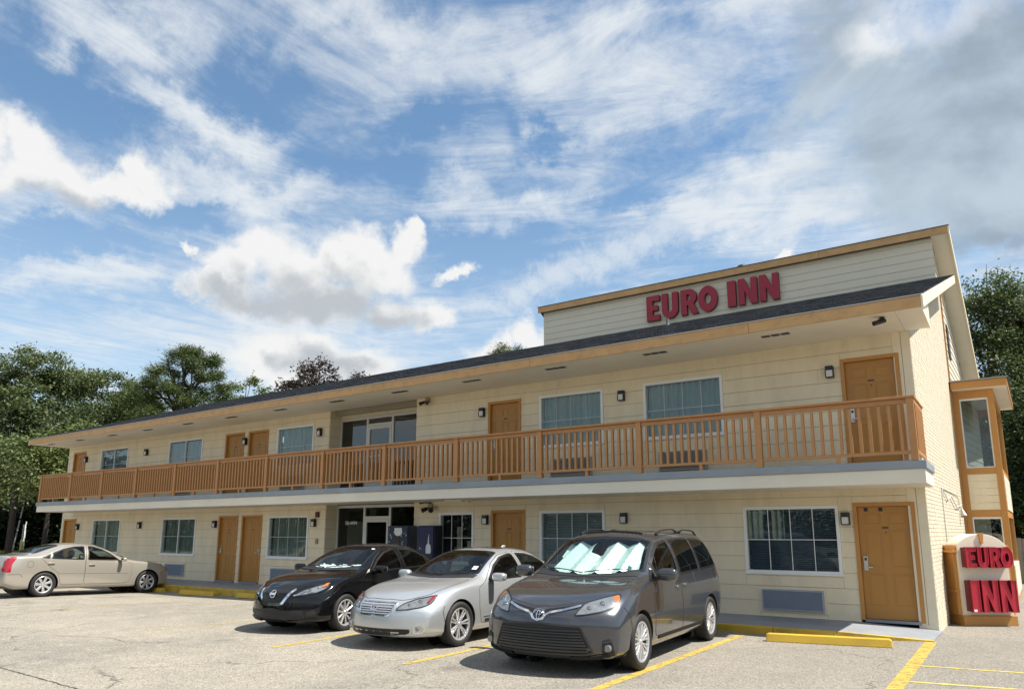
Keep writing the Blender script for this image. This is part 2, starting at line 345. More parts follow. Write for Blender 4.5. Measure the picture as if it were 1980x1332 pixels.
M['room'] = mat('lobby_wall_paint', (.40, .35, .26), .7, var=.05)
M['kerb'] = mat('worn_yellow_kerb_paint', (.55, .36, .04), .6, var=.15, vscale=6, bump=.35, bscale=60, dirt=.85, dirtcol=(.13, .10, .06), dscale=2.2)
M['concrete'] = mat('walkway_paint', (.25, .265, .29), .6, var=.12, vscale=2, bump=.3, bscale=50, dirt=.4, dirtcol=(.15, .15, .15), dscale=1.5)
M['ac_dark2'] = mat('warm_grey_grille_paint', (.42, .40, .37), .5, var=.1)  # one even warm grey for the upper floor grilles
M['red_side'] = mat('maroon_letter_edge', (.14, .010, .022), .4, var=.1)
M['yellow_post'] = mat('pale_yellow_post_paint', (.62, .52, .22), .5, var=.1, dirt=.2)
# ------------------------------------------------------------------ ground, parking lot, painted lines
def lot_material():
    m = bpy.data.materials.new('worn_exposed_aggregate'); m.use_nodes = True
    nt = m.node_tree; N = nt.nodes; L = nt.links; b = N['Principled BSDF']; b.inputs['Roughness'].default_value = .85; b.inputs['Specular IOR Level'].default_value = .3
    tc = N.new('ShaderNodeTexCoord'); P = tc.outputs['Object']
    def noise(s, d=6, r=.6, dist=0., st=None, off=(0, 0, 0)):
        n = N.new('ShaderNodeTexNoise'); n.inputs['Scale'].default_value = s; n.inputs['Detail'].default_value = d; n.inputs['Roughness'].default_value = r; n.inputs['Distortion'].default_value = dist
        mp = N.new('ShaderNodeMapping'); L.new(P, mp.inputs[0]); mp.inputs['Location'].default_value = off
        if st: mp.inputs['Scale'].default_value = st
        L.new(mp.outputs[0], n.inputs['Vector']); return n.outputs['Fac']
    def mr(v, a, b_, lo=0., hi=1.):
        n = N.new('ShaderNodeMapRange'); L.new(v, n.inputs[0])
        for i, q in enumerate((a, b_, lo, hi)): n.inputs[i + 1].default_value = q
        return n.outputs[0]
    def mx(f, a, c, bt='MIX'):
        n = N.new('ShaderNodeMix'); n.data_type = 'RGBA'; n.blend_type = bt
        if isinstance(f, float): n.inputs[0].default_value = f
        else: L.new(f, n.inputs[0])
        for i, q in ((6, a), (7, c)):
            if isinstance(q, tuple): n.inputs[i].default_value = (*q, 1)
            else: L.new(q, n.inputs[i])
        return n.outputs[2]
    c = mx(mr(noise(.22, 5, .6, .4), .35, .65), (.318, .286, .232), (.222, .205, .175))        # big worn patches
    c = mx(mr(noise(.55, 7, .65, .8, (1, .45, 1), (7, 3, 0)), .50, .68, 0, .62), c, (.185, .17, .147))       # darker tyre / oil zones
    c = mx(mr(noise(2.3, 7, .7, .5), .45, .75, 0, .45), c, (.40, .365, .295))         # pale scuffs
    # grey wear where cars stand (nearer the building)
    sp = N.new('ShaderNodeSeparateXYZ'); L.new(P, sp.inputs[0])
    def add(a, b_):
        n = N.new('ShaderNodeMath'); n.operation = 'ADD'
        for i, q in enumerate((a, b_)):
            if isinstance(q, float): n.inputs[i].default_value = q
            else: L.new(q, n.inputs[i])
        return n.outputs[0]
    bay = mr(add(sp.outputs[0], mr(noise(.5, 4), 0, 1, -3.2, 3.2)), -8.5, -1.5)
    c = mx(mr(bay, 0, 1, 0, .55), c, (.19, .175, .155))
    v = N.new('ShaderNodeTexVoronoi'); L.new(P, v.inputs['Vector']); v.inputs['Scale'].default_value = 85
    sp2 = N.new('ShaderNodeSeparateXYZ'); L.new(v.outputs['Color'], sp2.inputs[0])
    c = mx(1.0, c, mr(sp2.outputs[0], 0, 1,   .55, 1.5), 'MULTIPLY')                     # pebbles
    c = mx(1.0, c, mr(noise(26, 5, .75), .3, .7, .80, 1.20), 'MULTIPLY')
    # drip and oil stains where cars have stood
    ws = N.new('ShaderNodeTexNoise'); L.new(P, ws.inputs['Vector']); ws.inputs['Scale'].default_value = 3.; ws.inputs['Detail'].default_value = 5
    wv = N.new('ShaderNodeVectorMath'); wv.operation = 'MULTIPLY_ADD'; L.new(ws.outputs['Color'], wv.inputs[0]); wv.inputs[1].default_value = (.5, .5, 0); L.new(P, wv.inputs[2])
    st = N.new('ShaderNodeTexVoronoi'); L.new(wv.outputs[0], st.inputs['Vector']); st.inputs['Scale'].default_value = .62
    sm = N.new('ShaderNodeMath'); sm.operation = 'MULTIPLY'; L.new(mr(st.outputs['Distance'], .04, .22, .55, 0.), sm.inputs[0]); L.new(mr(noise(.4, 3), .45, .6), sm.inputs[1])
    c = mx(sm.outputs[0], c, (.085, .078, .068))
    # cracks
    wn = N.new('ShaderNodeTexNoise'); L.new(P, wn.inputs['Vector']); wn.inputs['Scale'].default_value = .9; wn.inputs['Detail'].default_value = 6; wn.inputs['Roughness'].default_value = .65
    va = N.new('ShaderNodeVectorMath'); va.operation = 'MULTIPLY_ADD'; L.new(wn.outputs['Color'], va.inputs[0]); va.inputs[1].default_value = (1.5, 1.5, 0); L.new(P, va.inputs[2])
    vc = N.new('ShaderNodeTexVoronoi'); vc.feature = 'DISTANCE_TO_EDGE'; L.new(va.outputs[0], vc.inputs['Vector']); vc.inputs['Scale'].default_value = .21
    ck = mr(vc.outputs['Distance'], .0, .0055, 1., 0.)
    ckm = N.new('ShaderNodeMath'); ckm.operation = 'MULTIPLY'; L.new(ck, ckm.inputs[0]); L.new(mr(noise(.6, 2), .42, .56, 0, .85), ckm.inputs[1])
    c = mx(ckm.outputs[0], c, (.06, .055, .048))
    L.new(c, b.inputs['Base Color'])
    bp = N.new('ShaderNodeBump'); bp.inputs['Strength'].default_value = .6; bp.inputs['Distance'].default_value = .012
    hs = N.new('ShaderNodeMath'); hs.operation = 'SUBTRACT'; L.new(v.outputs['Distance'], hs.inputs[1]); hs.inputs[0].default_value = 1.
    L.new(hs.outputs[0], bp.inputs['Height']); L.new(bp.outputs[0], b.inputs['Normal'])
    return m
M['lot'] = lot_material()
M['earth'] = mat('dry_earth_and_turf', (.085, .095, .04), .95, var=.35, vscale=.6, bump=.5, bscale=8, dirt=.5, dirtcol=(.14, .12, .07), dscale=.4)
b = MB(); b.box(-1500, 1500, -1500, 1500, -1.1, -.22); b.build('ground', M['earth'], kind='structure')
b = MB()
def lot_z(x, y): return -.08 * min(1, max(0, (-x - 13) / 7)) * min(1, max(0, (y + 5.3) / 2.9))        # the lot falls towards the kerb at the far end
xs = np.concatenate([np.linspace(-62, -34, 8), np.arange(-33, 8, 1.), np.linspace(9, 30, 6)]); ys = np.concatenate([np.linspace(-45, -9, 12), np.arange(-8, -.5, .33), np.linspace(0, 15.5, 8)]); nx, ny = len(xs), len(ys)
rng = random.Random(3)
for j in range(ny):
    for i in range(nx): b.v.append((xs[i], ys[j], lot_z(xs[i], ys[j])))
for j in range(ny - 1):
    for i in range(nx - 1): b.f.append((j * nx + i, j * nx + i + 1, (j + 1) * nx + i + 1, (j + 1) * nx + i)); b.m.append(0)
lot = b.build('parking_lot', M['lot'], kind='structure', fix=False)
def line_material(name, colr, wear):
    m = bpy.data.materials.new(name); m.use_nodes = True
    nt = m.node_tree; N = nt.nodes; L = nt.links; p = N['Principled BSDF']; p.inputs['Roughness'].default_value = .7
    p.inputs['Base Color'].default_value = (*colr, 1)
    tc = N.new('ShaderNodeTexCoord'); n = N.new('ShaderNodeTexNoise'); L.new(tc.outputs['Object'], n.inputs['Vector']); n.inputs['Scale'].default_value = 9; n.inputs['Detail'].default_value = 9; n.inputs['Roughness'].default_value = .78
    r = N.new('ShaderNodeMapRange'); L.new(n.outputs['Fac'], r.inputs[0]); r.inputs[1].default_value = wear - .09; r.inputs[2].default_value = wear + .09
    r.inputs[3].default_value = 1.; r.inputs[4].default_value = 0.
    n2 = N.new('ShaderNodeTexNoise'); L.new(tc.outputs['Object'], n2.inputs['Vector']); n2.inputs['Scale'].default_value = 3; n2.inputs['Detail'].default_value = 6
    mx = N.new('ShaderNodeMix'); mx.data_type = 'RGBA'; L.new(n2.outputs['Fac'], mx.inputs[0]); mx.inputs[6].default_value = (*[c * .78 for c in colr], 1); mx.inputs[7].default_value = (*[min(1, c * 1.15) for c in colr], 1); L.new(mx.outputs[2], p.inputs['Base Color'])
    t = N.new('ShaderNodeBsdfTransparent'); ms = N.new('ShaderNodeMixShader'); L.new(r.outputs[0], ms.inputs[0]); L.new(t.outputs[0], ms.inputs[1]); L.new(p.outputs[0], ms.inputs[2])
    L.new(ms.outputs[0], N['Material Output'].inputs[0]); return m
M['line'] = line_material('yellow_line_paint', (.50, .36, .075), .57)
M['line_bright'] = line_material('fresh_yellow_line_paint', (.56, .46, .10), .60)
M['line_old'] = line_material('faded_yellow_line_paint', (.48, .40, .17), .50)
def stripe(p0, p1, wd, m, z=.004):
    p0, p1 = Vector(p0), Vector(p1); d = (p1 - p0); n = max(2, int(d.length / .12)); s = Vector((-d.y, d.x)).normalized()
    r = random.Random(hash((round(p0.x, 2), round(p0.y, 2))) & 999)
    b = MB(); vs = []
    for i in range(n + 1):
        q = p0 + d * (i / n); a = wd / 2 + r.uniform(-.008, .008); c = wd / 2 + r.uniform(-.008, .008)
        vs += [(q.x + s.x * a, q.y + s.y * a, z), (q.x - s.x * c, q.y - s.y * c, z)]
    b.add(vs, [(2 * i, 2 * i + 1, 2 * i + 3, 2 * i + 2) for i in range(n)])
    return b.build('painted_line', m, lot, fix=True)
stripe((-4.05, -10.5), (-4.03, -2.15), .13, M['line'])
stripe((-6.87, -7.4), (-6.85, -2.15), .115, M['line'])
stripe((-9.5, -7.45), (-9.72, -2.15), .11, M['line'])
stripe((-12.95, -7.6), (-12.2, -2.15), .11, M['line_old'])
stripe((-18.5, -7.7), (-17.85, -5.4), .11, M['line_old'])
stripe((-1.3, -11.), (-1.3, -1.25), .17, M['line'])
stripe((-1.21, -3.72), (7, -2.5), .065, M['line_bright'])
stripe((-1.21, -4.95), (7, -3.4), .07, M['line_bright'])
stripe((-1.21, -6.4), (7, -4.6), .07, M['line_bright'])
# a joint in the paving at the lower left, and a broken crack beside it
def crack(pts, wd, seed):
    r = random.Random(seed); b = MB(); L_ = []
    for (a, c) in zip(pts[:-1], pts[1:]):
        k = max(2, int((Vector(c) - Vector(a)).length / .07))
        for i in range(k): q = Vector(a).lerp(Vector(c), i / k); L_.append((q.x + r.uniform(-.012, .012), q.y + r.uniform(-.012, .012)))
    for i in range(len(L_) - 1):
        a, c = Vector(L_[i]), Vector(L_[i + 1]); s = (c - a).normalized(); s = Vector((-s.y, s.x)) * wd * r.uniform(.3, .7)
        b.add([(a.x + s.x, a.y + s.y, .003), (a.x - s.x, a.y - s.y, .003), (c.x - s.x, c.y - s.y, .003), (c.x + s.x, c.y + s.y, .003)], [(0, 1, 2, 3)])
    b.build('pavement_crack', M['crack'], lot)
M['crack'] = mat('dark_crack_fill', (.055, .05, .043), .95, var=.3)
crack([(-15.5, -10.2), (-11.02, -10.49), (-8.86, -10.58), (-6.4, -10.75)], .022, 1)
crack([(-13.6, -8.7), (-12.6, -8.3), (-11.9, -8.4), (-11.2, -8.0)], .010, 6)
# walkway with a yellow kerb, and the flared end at the right
wk = MB(); wk.box(-33.6, -2.60, -1.66, 5, -.25, .12)
wk.hexa([(-2.6, -1.66, -.03), (-1.27, -1.12, -.03), (-1.22, .0, -.03), (-2.6, .0, -.03), (-2.6, -1.66, .12), (-1.27, -1.12, .02), (-1.22, .0, .05), (-2.6, .0, .12)])
walk = wk.build('walkway', M['concrete'], kind='structure')
x = -33.6
while x < -2.6:
    x1 = min(x + 3.0, -2.6); kb = MB(); kb.box(x + .004, x1 - .004, -1.81, -1.662, -.25, .124); kb.build('kerb_stone', M['kerb'], walk, bevel=.012); x = x1
kb = MB(); kb.hexa([(-2.598, -1.72, -.03), (-1.25, -1.18, -.03), (-1.272, -1.122, -.03), (-2.598, -1.662, -.03), (-2.598, -1.72, .122), (-1.25, -1.18, .012), (-1.272, -1.122, .021), (-2.598, -1.662, .122)]); kb.build('kerb_stone', M['kerb'], walk, bevel=.005)
# rough grass strip beyond the far end of the lot
def grass(name, x0, x1, y0, y1, n, h, seed):
    r = np.random.default_rng(seed); px = r.uniform(x0, x1, n); py = r.uniform(y0, y1, n); hh = h * r.uniform(.4, 1.2, n); a = r.uniform(0, 6.28, n); wd = .02 + .02 * r.random(n)
    lean = r.normal(0, .12, (n, 2))
    v = np.zeros((n, 3, 3)); v[:, 0, 0] = px - np.cos(a) * wd; v[:, 0, 1] = py - np.sin(a) * wd; v[:, 1, 0] = px + np.cos(a) * wd; v[:, 1, 1] = py + np.sin(a) * wd
    v[:, 2, 0] = px + lean[:, 0]; v[:, 2, 1] = py + lean[:, 1]; v[:, :2, 2] = -.23; v[:, 2, 2] = hh
    me = bpy.data.meshes.new(name); me.from_pydata(v.reshape(-1, 3).tolist(), [], np.arange(n * 3).reshape(n, 3).tolist()); me.materials.append(M['grass'])
    o = bpy.data.objects.new(name, me); link(o); o['kind'] = 'stuff'; return o
M['grass'] = mat('sunlit_grass', (.16, .19, .045), .8, var=.4, vscale=.8)
grass('grass', -76, -62, -12, 40, 26000, .28, 4)
# ------------------------------------------------------------------ the two-storey building
XL, XR = -33.0, -1.27
def tilt(x): return -.17 * (XR - x) / 31.7 if x < XR else 0.
SK = .025                                                     # the end wall runs slightly out of square
def xe(y): return XR + SK * y
bld = thing('motel_building', 'long two storey cream building with ochre doors, balcony and dark shingled roof', 'building', (-17, 0, 0))
def part(mb, name, m, parent=None, **k): return mb.build(name, m, parent or bld, wloc=WLOC[(parent or bld).name], **k)
U = dict(doors=[(-32.57, -31.55, 0), (-22.05, -21.02, 0), (-20.79, -19.76, 1), (-10.94, -9.93, 0), (-2.50, -1.48, 0)],
         wins=[(-30.33, -28.25, 2), (-25.47, -23.36, 2), (-19.32, -17.57, 4), (-9.39, -7.64, 4), (-6.63, -4.82, 4)])
Lw = dict(doors=[(-32.80, -31.78, 0), (-22.10, -21.06, 0), (-20.86, -19.82, 1), (-10.83, -9.81, 0), (-2.49, -1.46, 0)],
          wins=[(-30.44, -28.33, 2), (-25.5, -23.40, 2), (-19.52, -17.62, 4), (-12.52, -11.37, 3), (-9.40, -7.66, 4), (-4.54, -2.74, 4)])
DU0, DU1, DL0, DL1 = 2.89, 5.0, .15, 2.25
WU0, WU1, WL0, WL1 = 3.72, 5.0, .925, 2.215
RX0, RX1, RY = -16.9, -13.4, .45                               # entrance recess
acU = [(-25.0, -23.9), (-19.0, -17.9), (-9.05, -7.95), (-6.29, -5.22)]; acL = [(-25.02, -23.89), (-19.2, -18.03), (-4.24, -3.11)]
def cut(x0, x1, z0, z1, holes):
    out = []; cuts = sorted({x0, x1, *[max(x0, min(x1, h)) for q in holes for h in q[:2]]})
    for a, b_ in zip(cuts[:-1], cuts[1:]):
        if b_ - a < 1e-4: continue
        hs = sorted([(q[2], q[3]) for q in holes if q[0] < b_ - 1e-4 and q[1] > a + 1e-4]); z = z0
        for h0, h1 in hs:
            if h0 > z + 1e-4: out.append((a, b_, z, min(h0, z1)))
            z = max(z, h1)
        if z < z1 - 1e-4: out.append((a, b_, z, z1))
    # merge neighbours with the same heights
    mrg = []
    for q in out:
        for k, p in enumerate(mrg):
            if abs(p[1] - q[0]) < 1e-4 and abs(p[2] - q[2]) < 1e-4 and abs(p[3] - q[3]) < 1e-4: mrg[k] = (p[0], q[1], p[2], p[3]); break
        else: mrg.append(q)
    return mrg
def holes_of(S, d0, d1, w0, w1, ac, a0, a1):
    return [(a, b_, d0 - .2, d1) for a, b_, _ in S['doors']] + [(a, b_, w0, w1) for a, b_, _ in S['wins']]
HU = holes_of(U, DU0, DU1, WU0, WU1, acU, 0, 0); HL = holes_of(Lw, DL0, DL1, WL0, WL1, acL, 0, 0)
M['core'] = mat('siding_backing', (.36, .31, .22), .8, var=.1)
def board(parent, x0, x1, z0, z1, y=0., lip=.017, top=.007, m='siding', zf=None):
    b = MB(); e = .002; f = zf or (lambda x, z: z)
    b.hexa([(x0 + e, y - lip, f(x0, z0)), (x1 - e, y - lip, f(x1, z0)), (x1 - e, y + .001, f(x1, z0)), (x0 + e, y + .001, f(x0, z0)),
            (x0 + e, y - top, f(x0, z1)), (x1 - e, y - top, f(x1, z1)), (x1 - e, y + .001, f(x1, z1)), (x0 + e, y + .001, f(x0, z1))])
    return part(b, 'siding_board', M[m], parent, fix=False)
def siding(parent, x0, x1, z0, z1, holes, pitch, zs, seed, y=0., m='siding', zf=None, maxlen=4.88):
    r = random.Random(seed); z = zs; k = 0
    while z < z1 - .03:
        za, zb = max(z, z0), min(z + pitch - .007, z1)
        if zb - za > .025:
            for (a, b_, c, d) in cut(x0, x1, za, zb, holes):
                q = a; first = True
                while q < b_ - .01:
                    ln = maxlen * (r.uniform(.25, 1) if first else 1); e = min(b_, q + ln); first = False
                    if b_ - e < .3: e = b_
                    board(parent, q, e, c, d, y, m=m, zf=zf); q = e
        z += pitch
def front_wall(x0, x1, z0, z1, holes, name='front_wall', y0=0., th=.2, m='core'):
    b = MB()
    for (a, c, d, e) in cut(x0, x1, z0, z1, holes): b.box(a, c, y0, y0 + th, d, e)
    return part(b, name, M[m])
# --- front walls in four stretches, with lap siding
fr = .012
def grow(hs): return [(a - 0, b_ + 0, c, d) for a, b_, c, d in hs]
for (x0, x1, tag_) in ((XL, RX0, 0), (RX1, XR, 1)):
    wl = front_wall(x0, x1, .06, 2.62, HL); siding(wl, x0 + (.1 if not tag_ else 0), x1 - (.30 if tag_ else 0.), .13, 2.55, HL + [(a - .05, b_ + .05, .2, .68) for a, b_ in acL], .281, .13, 11 + tag_)
    wu = front_wall(x0, x1, 2.86, 5.5, HU); siding(wu, x0 + (.1 if not tag_ else 0), x1 - (.30 if tag_ else 0.), 2.89, 5.43, HU + [(a - .05, b_ + .05, 2.9, 3.5) for a, b_ in acU], .281, 2.89, 21 + tag_, zf=lambda x, z: z + (tilt(x) if z > 5.3 else 0))
# corner boards
for (a, c) in ((XR - .30, XR - .155), (XR - .15, XR)):
    for (z0, z1) in ((.06, 2.5), (2.88, 5.4)):
        b = MB(); b.box(a, c - .003, -.02, -.0005, z0, z1); part(b, 'corner_board', M['cream'], bevel=.003)
for (z0, z1) in ((.06, 2.5), (2.88, 5.24)):
    b = MB(); b.box(XL, XL + .1, -.02, -.0005, z0, z1); part(b, 'corner_board', M['cream'])
# base board along the walkway
for a, c, d, e in cut(XL, RX0, .121, .135, HL) + cut(RX1, XR, .06, .13, HL):
    b = MB(); b.box(a, c, -.028, -.0006, d - .06 if d > .1 else d, e); part(b, 'base_board', M['cream'])
# --- recess returns
for z0, z1 in ((.12, 2.55), (2.88, 5.35)):
    b = MB(); b.box(RX0 - .2, RX0, .201, RY + .1, z0, z1); rw = part(b, 'recess_wall', M['core'])
    z = z0
    while z < z1 - .05:
        bb = MB(); t = min(z + .274, z1); bb.hexa([(RX0 - .001, -.0, z), (RX0 + .017, -.0, z), (RX0 + .017, RY - .03, z), (RX0 - .001, RY - .03, z), (RX0 - .001, -.0, t), (RX0 + .007, -.0, t), (RX0 + .007, RY - .03, t), (RX0 - .001, RY - .03, t)])
        part(bb, 'siding_board', M['siding'], rw); z += .281
    b = MB(); b.box(RX1, RX1 + .2, .201, RY + .1, z0, z1); part(b, 'recess_wall', M['siding'])
b = MB(); b.box(RX0, RX1, RY - .01, RY + .15, 5.12, 5.5); hw = part(b, 'recess_header', M['core'])
siding(hw, RX0 + .02, RX1, 5.13, 5.40, [], .281, 5.13, 5, y=RY - .01)
# --- storefront glazing, both floors
def storefront(z0, z1, zd, gm='pane_dark'):
    b = MB(); y0, y1 = RY - .02, RY + .06
    xs_ = (-16.88, -15.74, -14.72, -13.40); w_ = .075
    for x_ in xs_: b.box(x_ - w_ / 2, x_ + w_ / 2, y0, y1, z0, z1)
    for a, c in zip(xs_[:-1], xs_[1:]): b.box(a + w_ / 2, c - w_ / 2, y0 + .004, y1 - .004, z1 - .08, z1); b.box(a + w_ / 2, c - w_ / 2, y0 + .004, y1 - .004, z0, z0 + .07)
    b.box(xs_[1] + w_ / 2, xs_[2] - w_ / 2, y0 + .004, y1 - .004, zd, zd + .09)
    f = part(b, 'storefront_frame', M['alu'], bevel=.004)
    for k, (a, c) in enumerate(((xs_[0], xs_[1]), (xs_[2], xs_[3]))):
        g = MB(); g.box(a + w_ / 2 + .003, c - w_ / 2 - .003, RY + .012, RY + .022, z0 + .073, z1 - .083); part(g, 'glass_pane', M[gm], f)
    g = MB(); g.box(xs_[1] + w_ / 2 + .003, xs_[2] - w_ / 2 - .003, RY + .012, RY + .022, zd + .093, z1 - .083); part(g, 'glass_pane', M[gm], f)
    d = MB(); a, c = xs_[1] + w_ / 2 + .006, xs_[2] - w_ / 2 - .006; s = .07
    d.box(a, a + s, y0 - .01, y1 - .02, z0 + .08, zd - .006); d.box(c - s, c, y0 - .01, y1 - .02, z0 + .08, zd - .006)
    d.box(a + s, c - s, y0 - .008, y1 - .022, zd - .08, zd - .006); d.box(a + s, c - s, y0 - .008, y1 - .022, z0 + .08, z0 + .26); d.box(a + s, c - s, y0 - .03, y0 - .009, z0 + 1.0, z0 + 1.05)
    dr = part(d, 'entrance_door', M['alu'], bevel=.004)
    g = MB(); g.box(a + s + .002, c - s - .002, RY + .0, RY + .01, z0 + .262, zd - .082); part(g, 'glass_pane', M[gm], dr)
storefront(.125, 2.50, 2.08); storefront(2.885, 5.12, 4.80, 'pane_upper')
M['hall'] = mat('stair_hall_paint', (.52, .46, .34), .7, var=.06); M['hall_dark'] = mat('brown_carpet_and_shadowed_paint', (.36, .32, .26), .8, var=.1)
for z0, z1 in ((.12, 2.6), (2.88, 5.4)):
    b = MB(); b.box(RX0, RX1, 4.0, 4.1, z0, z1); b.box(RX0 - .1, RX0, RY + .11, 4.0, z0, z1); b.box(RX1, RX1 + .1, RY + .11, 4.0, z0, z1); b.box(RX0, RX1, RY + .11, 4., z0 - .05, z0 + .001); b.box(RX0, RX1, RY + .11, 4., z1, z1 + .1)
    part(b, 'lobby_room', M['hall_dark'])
b = MB(); b.box(-16.62, -15.84, .62, .70, .6, 2.02); part(b, 'lobby_partition', M['hall'])
b = MB(); b.box(-15.2, -14.9, 2.9, 3.0, .2, 1.9); b.box(-14.4, -13.6, 1.8, 1.9, 1.6, 2.1); b.box(-16.0, -15.72, .9, .98, 2.05, 2.4); part(b, 'lobby_panel', M['room'])
# --- doors
def arc_panel(parent, x0, x1, z0, z1, y):
    b = MB(); s = .016
    for (a, c, d, e) in ((x0, x1, z0, z0 + s), (x0, x1, z1 - s, z1), (x0, x0 + s, z0 + s, z1 - s), (x1 - s, x1, z0 + s, z1 - s)): b.box(a, c, y - .007, y + .001, d, e)
    b.hexa([(x0 + .034, y - .001, z0 + .034), (x1 - .034, y - .001, z0 + .034), (x1 - .034, y + .002, z0 + .034), (x0 + .034, y + .002, z0 + .034), (x0 + .034, y - .006, z1 - .034), (x1 - .034, y - .006, z1 - .034), (x1 - .034, y + .002, z1 - .034), (x0 + .034, y + .002, z1 - .034)])
    part(b, 'door_panel', M['door'], parent, bevel=.003)
def door(x0, x1, z0, z1, lock_right, plate=True, holes_top=False):
    fw_ = .068; b = MB()
    b.box(x0, x0 + fw_, -.035, .14, z0, z1); b.box(x1 - fw_, x1, -.035, .14, z0, z1); b.box(x0 + fw_, x1 - fw_, -.035, .14, z1 - fw_, z1)
    b.box(x0 + fw_, x1 - fw_, -.05, .15, z0 - .03, z0 + .018, m=1)
    a, c, d, e = x0 + fw_ + .004, x1 - fw_ - .004, z0 + .024, z1 - fw_ - .004; y = .045
    lf = MB(); lf.box(a, c, y, y + .045, d, e); leaf = part(lf, 'door', M['door'], label=None)
    part(b, 'door_frame', [M['ochre'], M['concrete']], leaf, bevel=.004)
    w_ = c - a; h_ = e - d
    cl = [(a + .115 * w_, a + .43 * w_), (a + .57 * w_, a + .885 * w_)]
    for (p0, p1) in cl:
        arc_panel(leaf, p0, p1, d + .84 * h_, d + .94 * h_, y); arc_panel(leaf, p0, p1, d + .46 * h_, d + .79 * h_, y); arc_panel(leaf, p0, p1, d + .12 * h_, d + .40 * h_, y)
    hx = c - .075 if lock_right else a + .075; hz = d + .98; s = -1 if lock_right else 1
    k = MB(); k.box(hx - .037, hx + .037, y - .035, y + .001, hz - .13, hz + .13); k.box(hx - .02, hx + .02, y - .038, y - .034, hz + .05, hz + .10, m=1); lk = part(k, 'lock_plate', [M['nickel'], M['black']], leaf, bevel=.004)
    k = MB(); k.cyl((hx, y - .035, hz - .07), (hx, y - .075, hz - .07), .014, n=10); k.box(hx - .014 if s > 0 else hx - .12, hx + .12 if s > 0 else hx + .014, y - .085, y - .066, hz - .082, hz - .058); part(k, 'handle', M['nickel'], leaf, bevel=.003)
    if plate:
        k = MB(); q = (a + c) / 2; k.box(q - .055, q + .055, y - .006, y + .001, d + .80 * h_ + .0, d + .80 * h_ + .035); part(k, 'number_plate', M['ochre_dark'], leaf)
        k = MB(); k.cyl((q, y - .008, d + .765 * h_), (q, y + .001, d + .765 * h_), .013, n=10); part(k, 'peephole', M['black'], leaf)
    if holes_top:
        for t in (.16, .44):
            k = MB(); q = a + t * w_; k.box(q - .032, q + .032, y - .008, y + .001, e - .085, e - .02); part(k, 'closer_bracket', M['black'], leaf)
M['ochre_dark'] = mat('dark_brown_plate', (.10, .045, .015), .4, var=.1)
for i, (a, c, s) in enumerate(U['doors']): door(a, c, DU0, DU1, s)
for i, (a, c, s) in enumerate(Lw['doors']): door(a, c, DL0, DL1, s, True, i == 4)
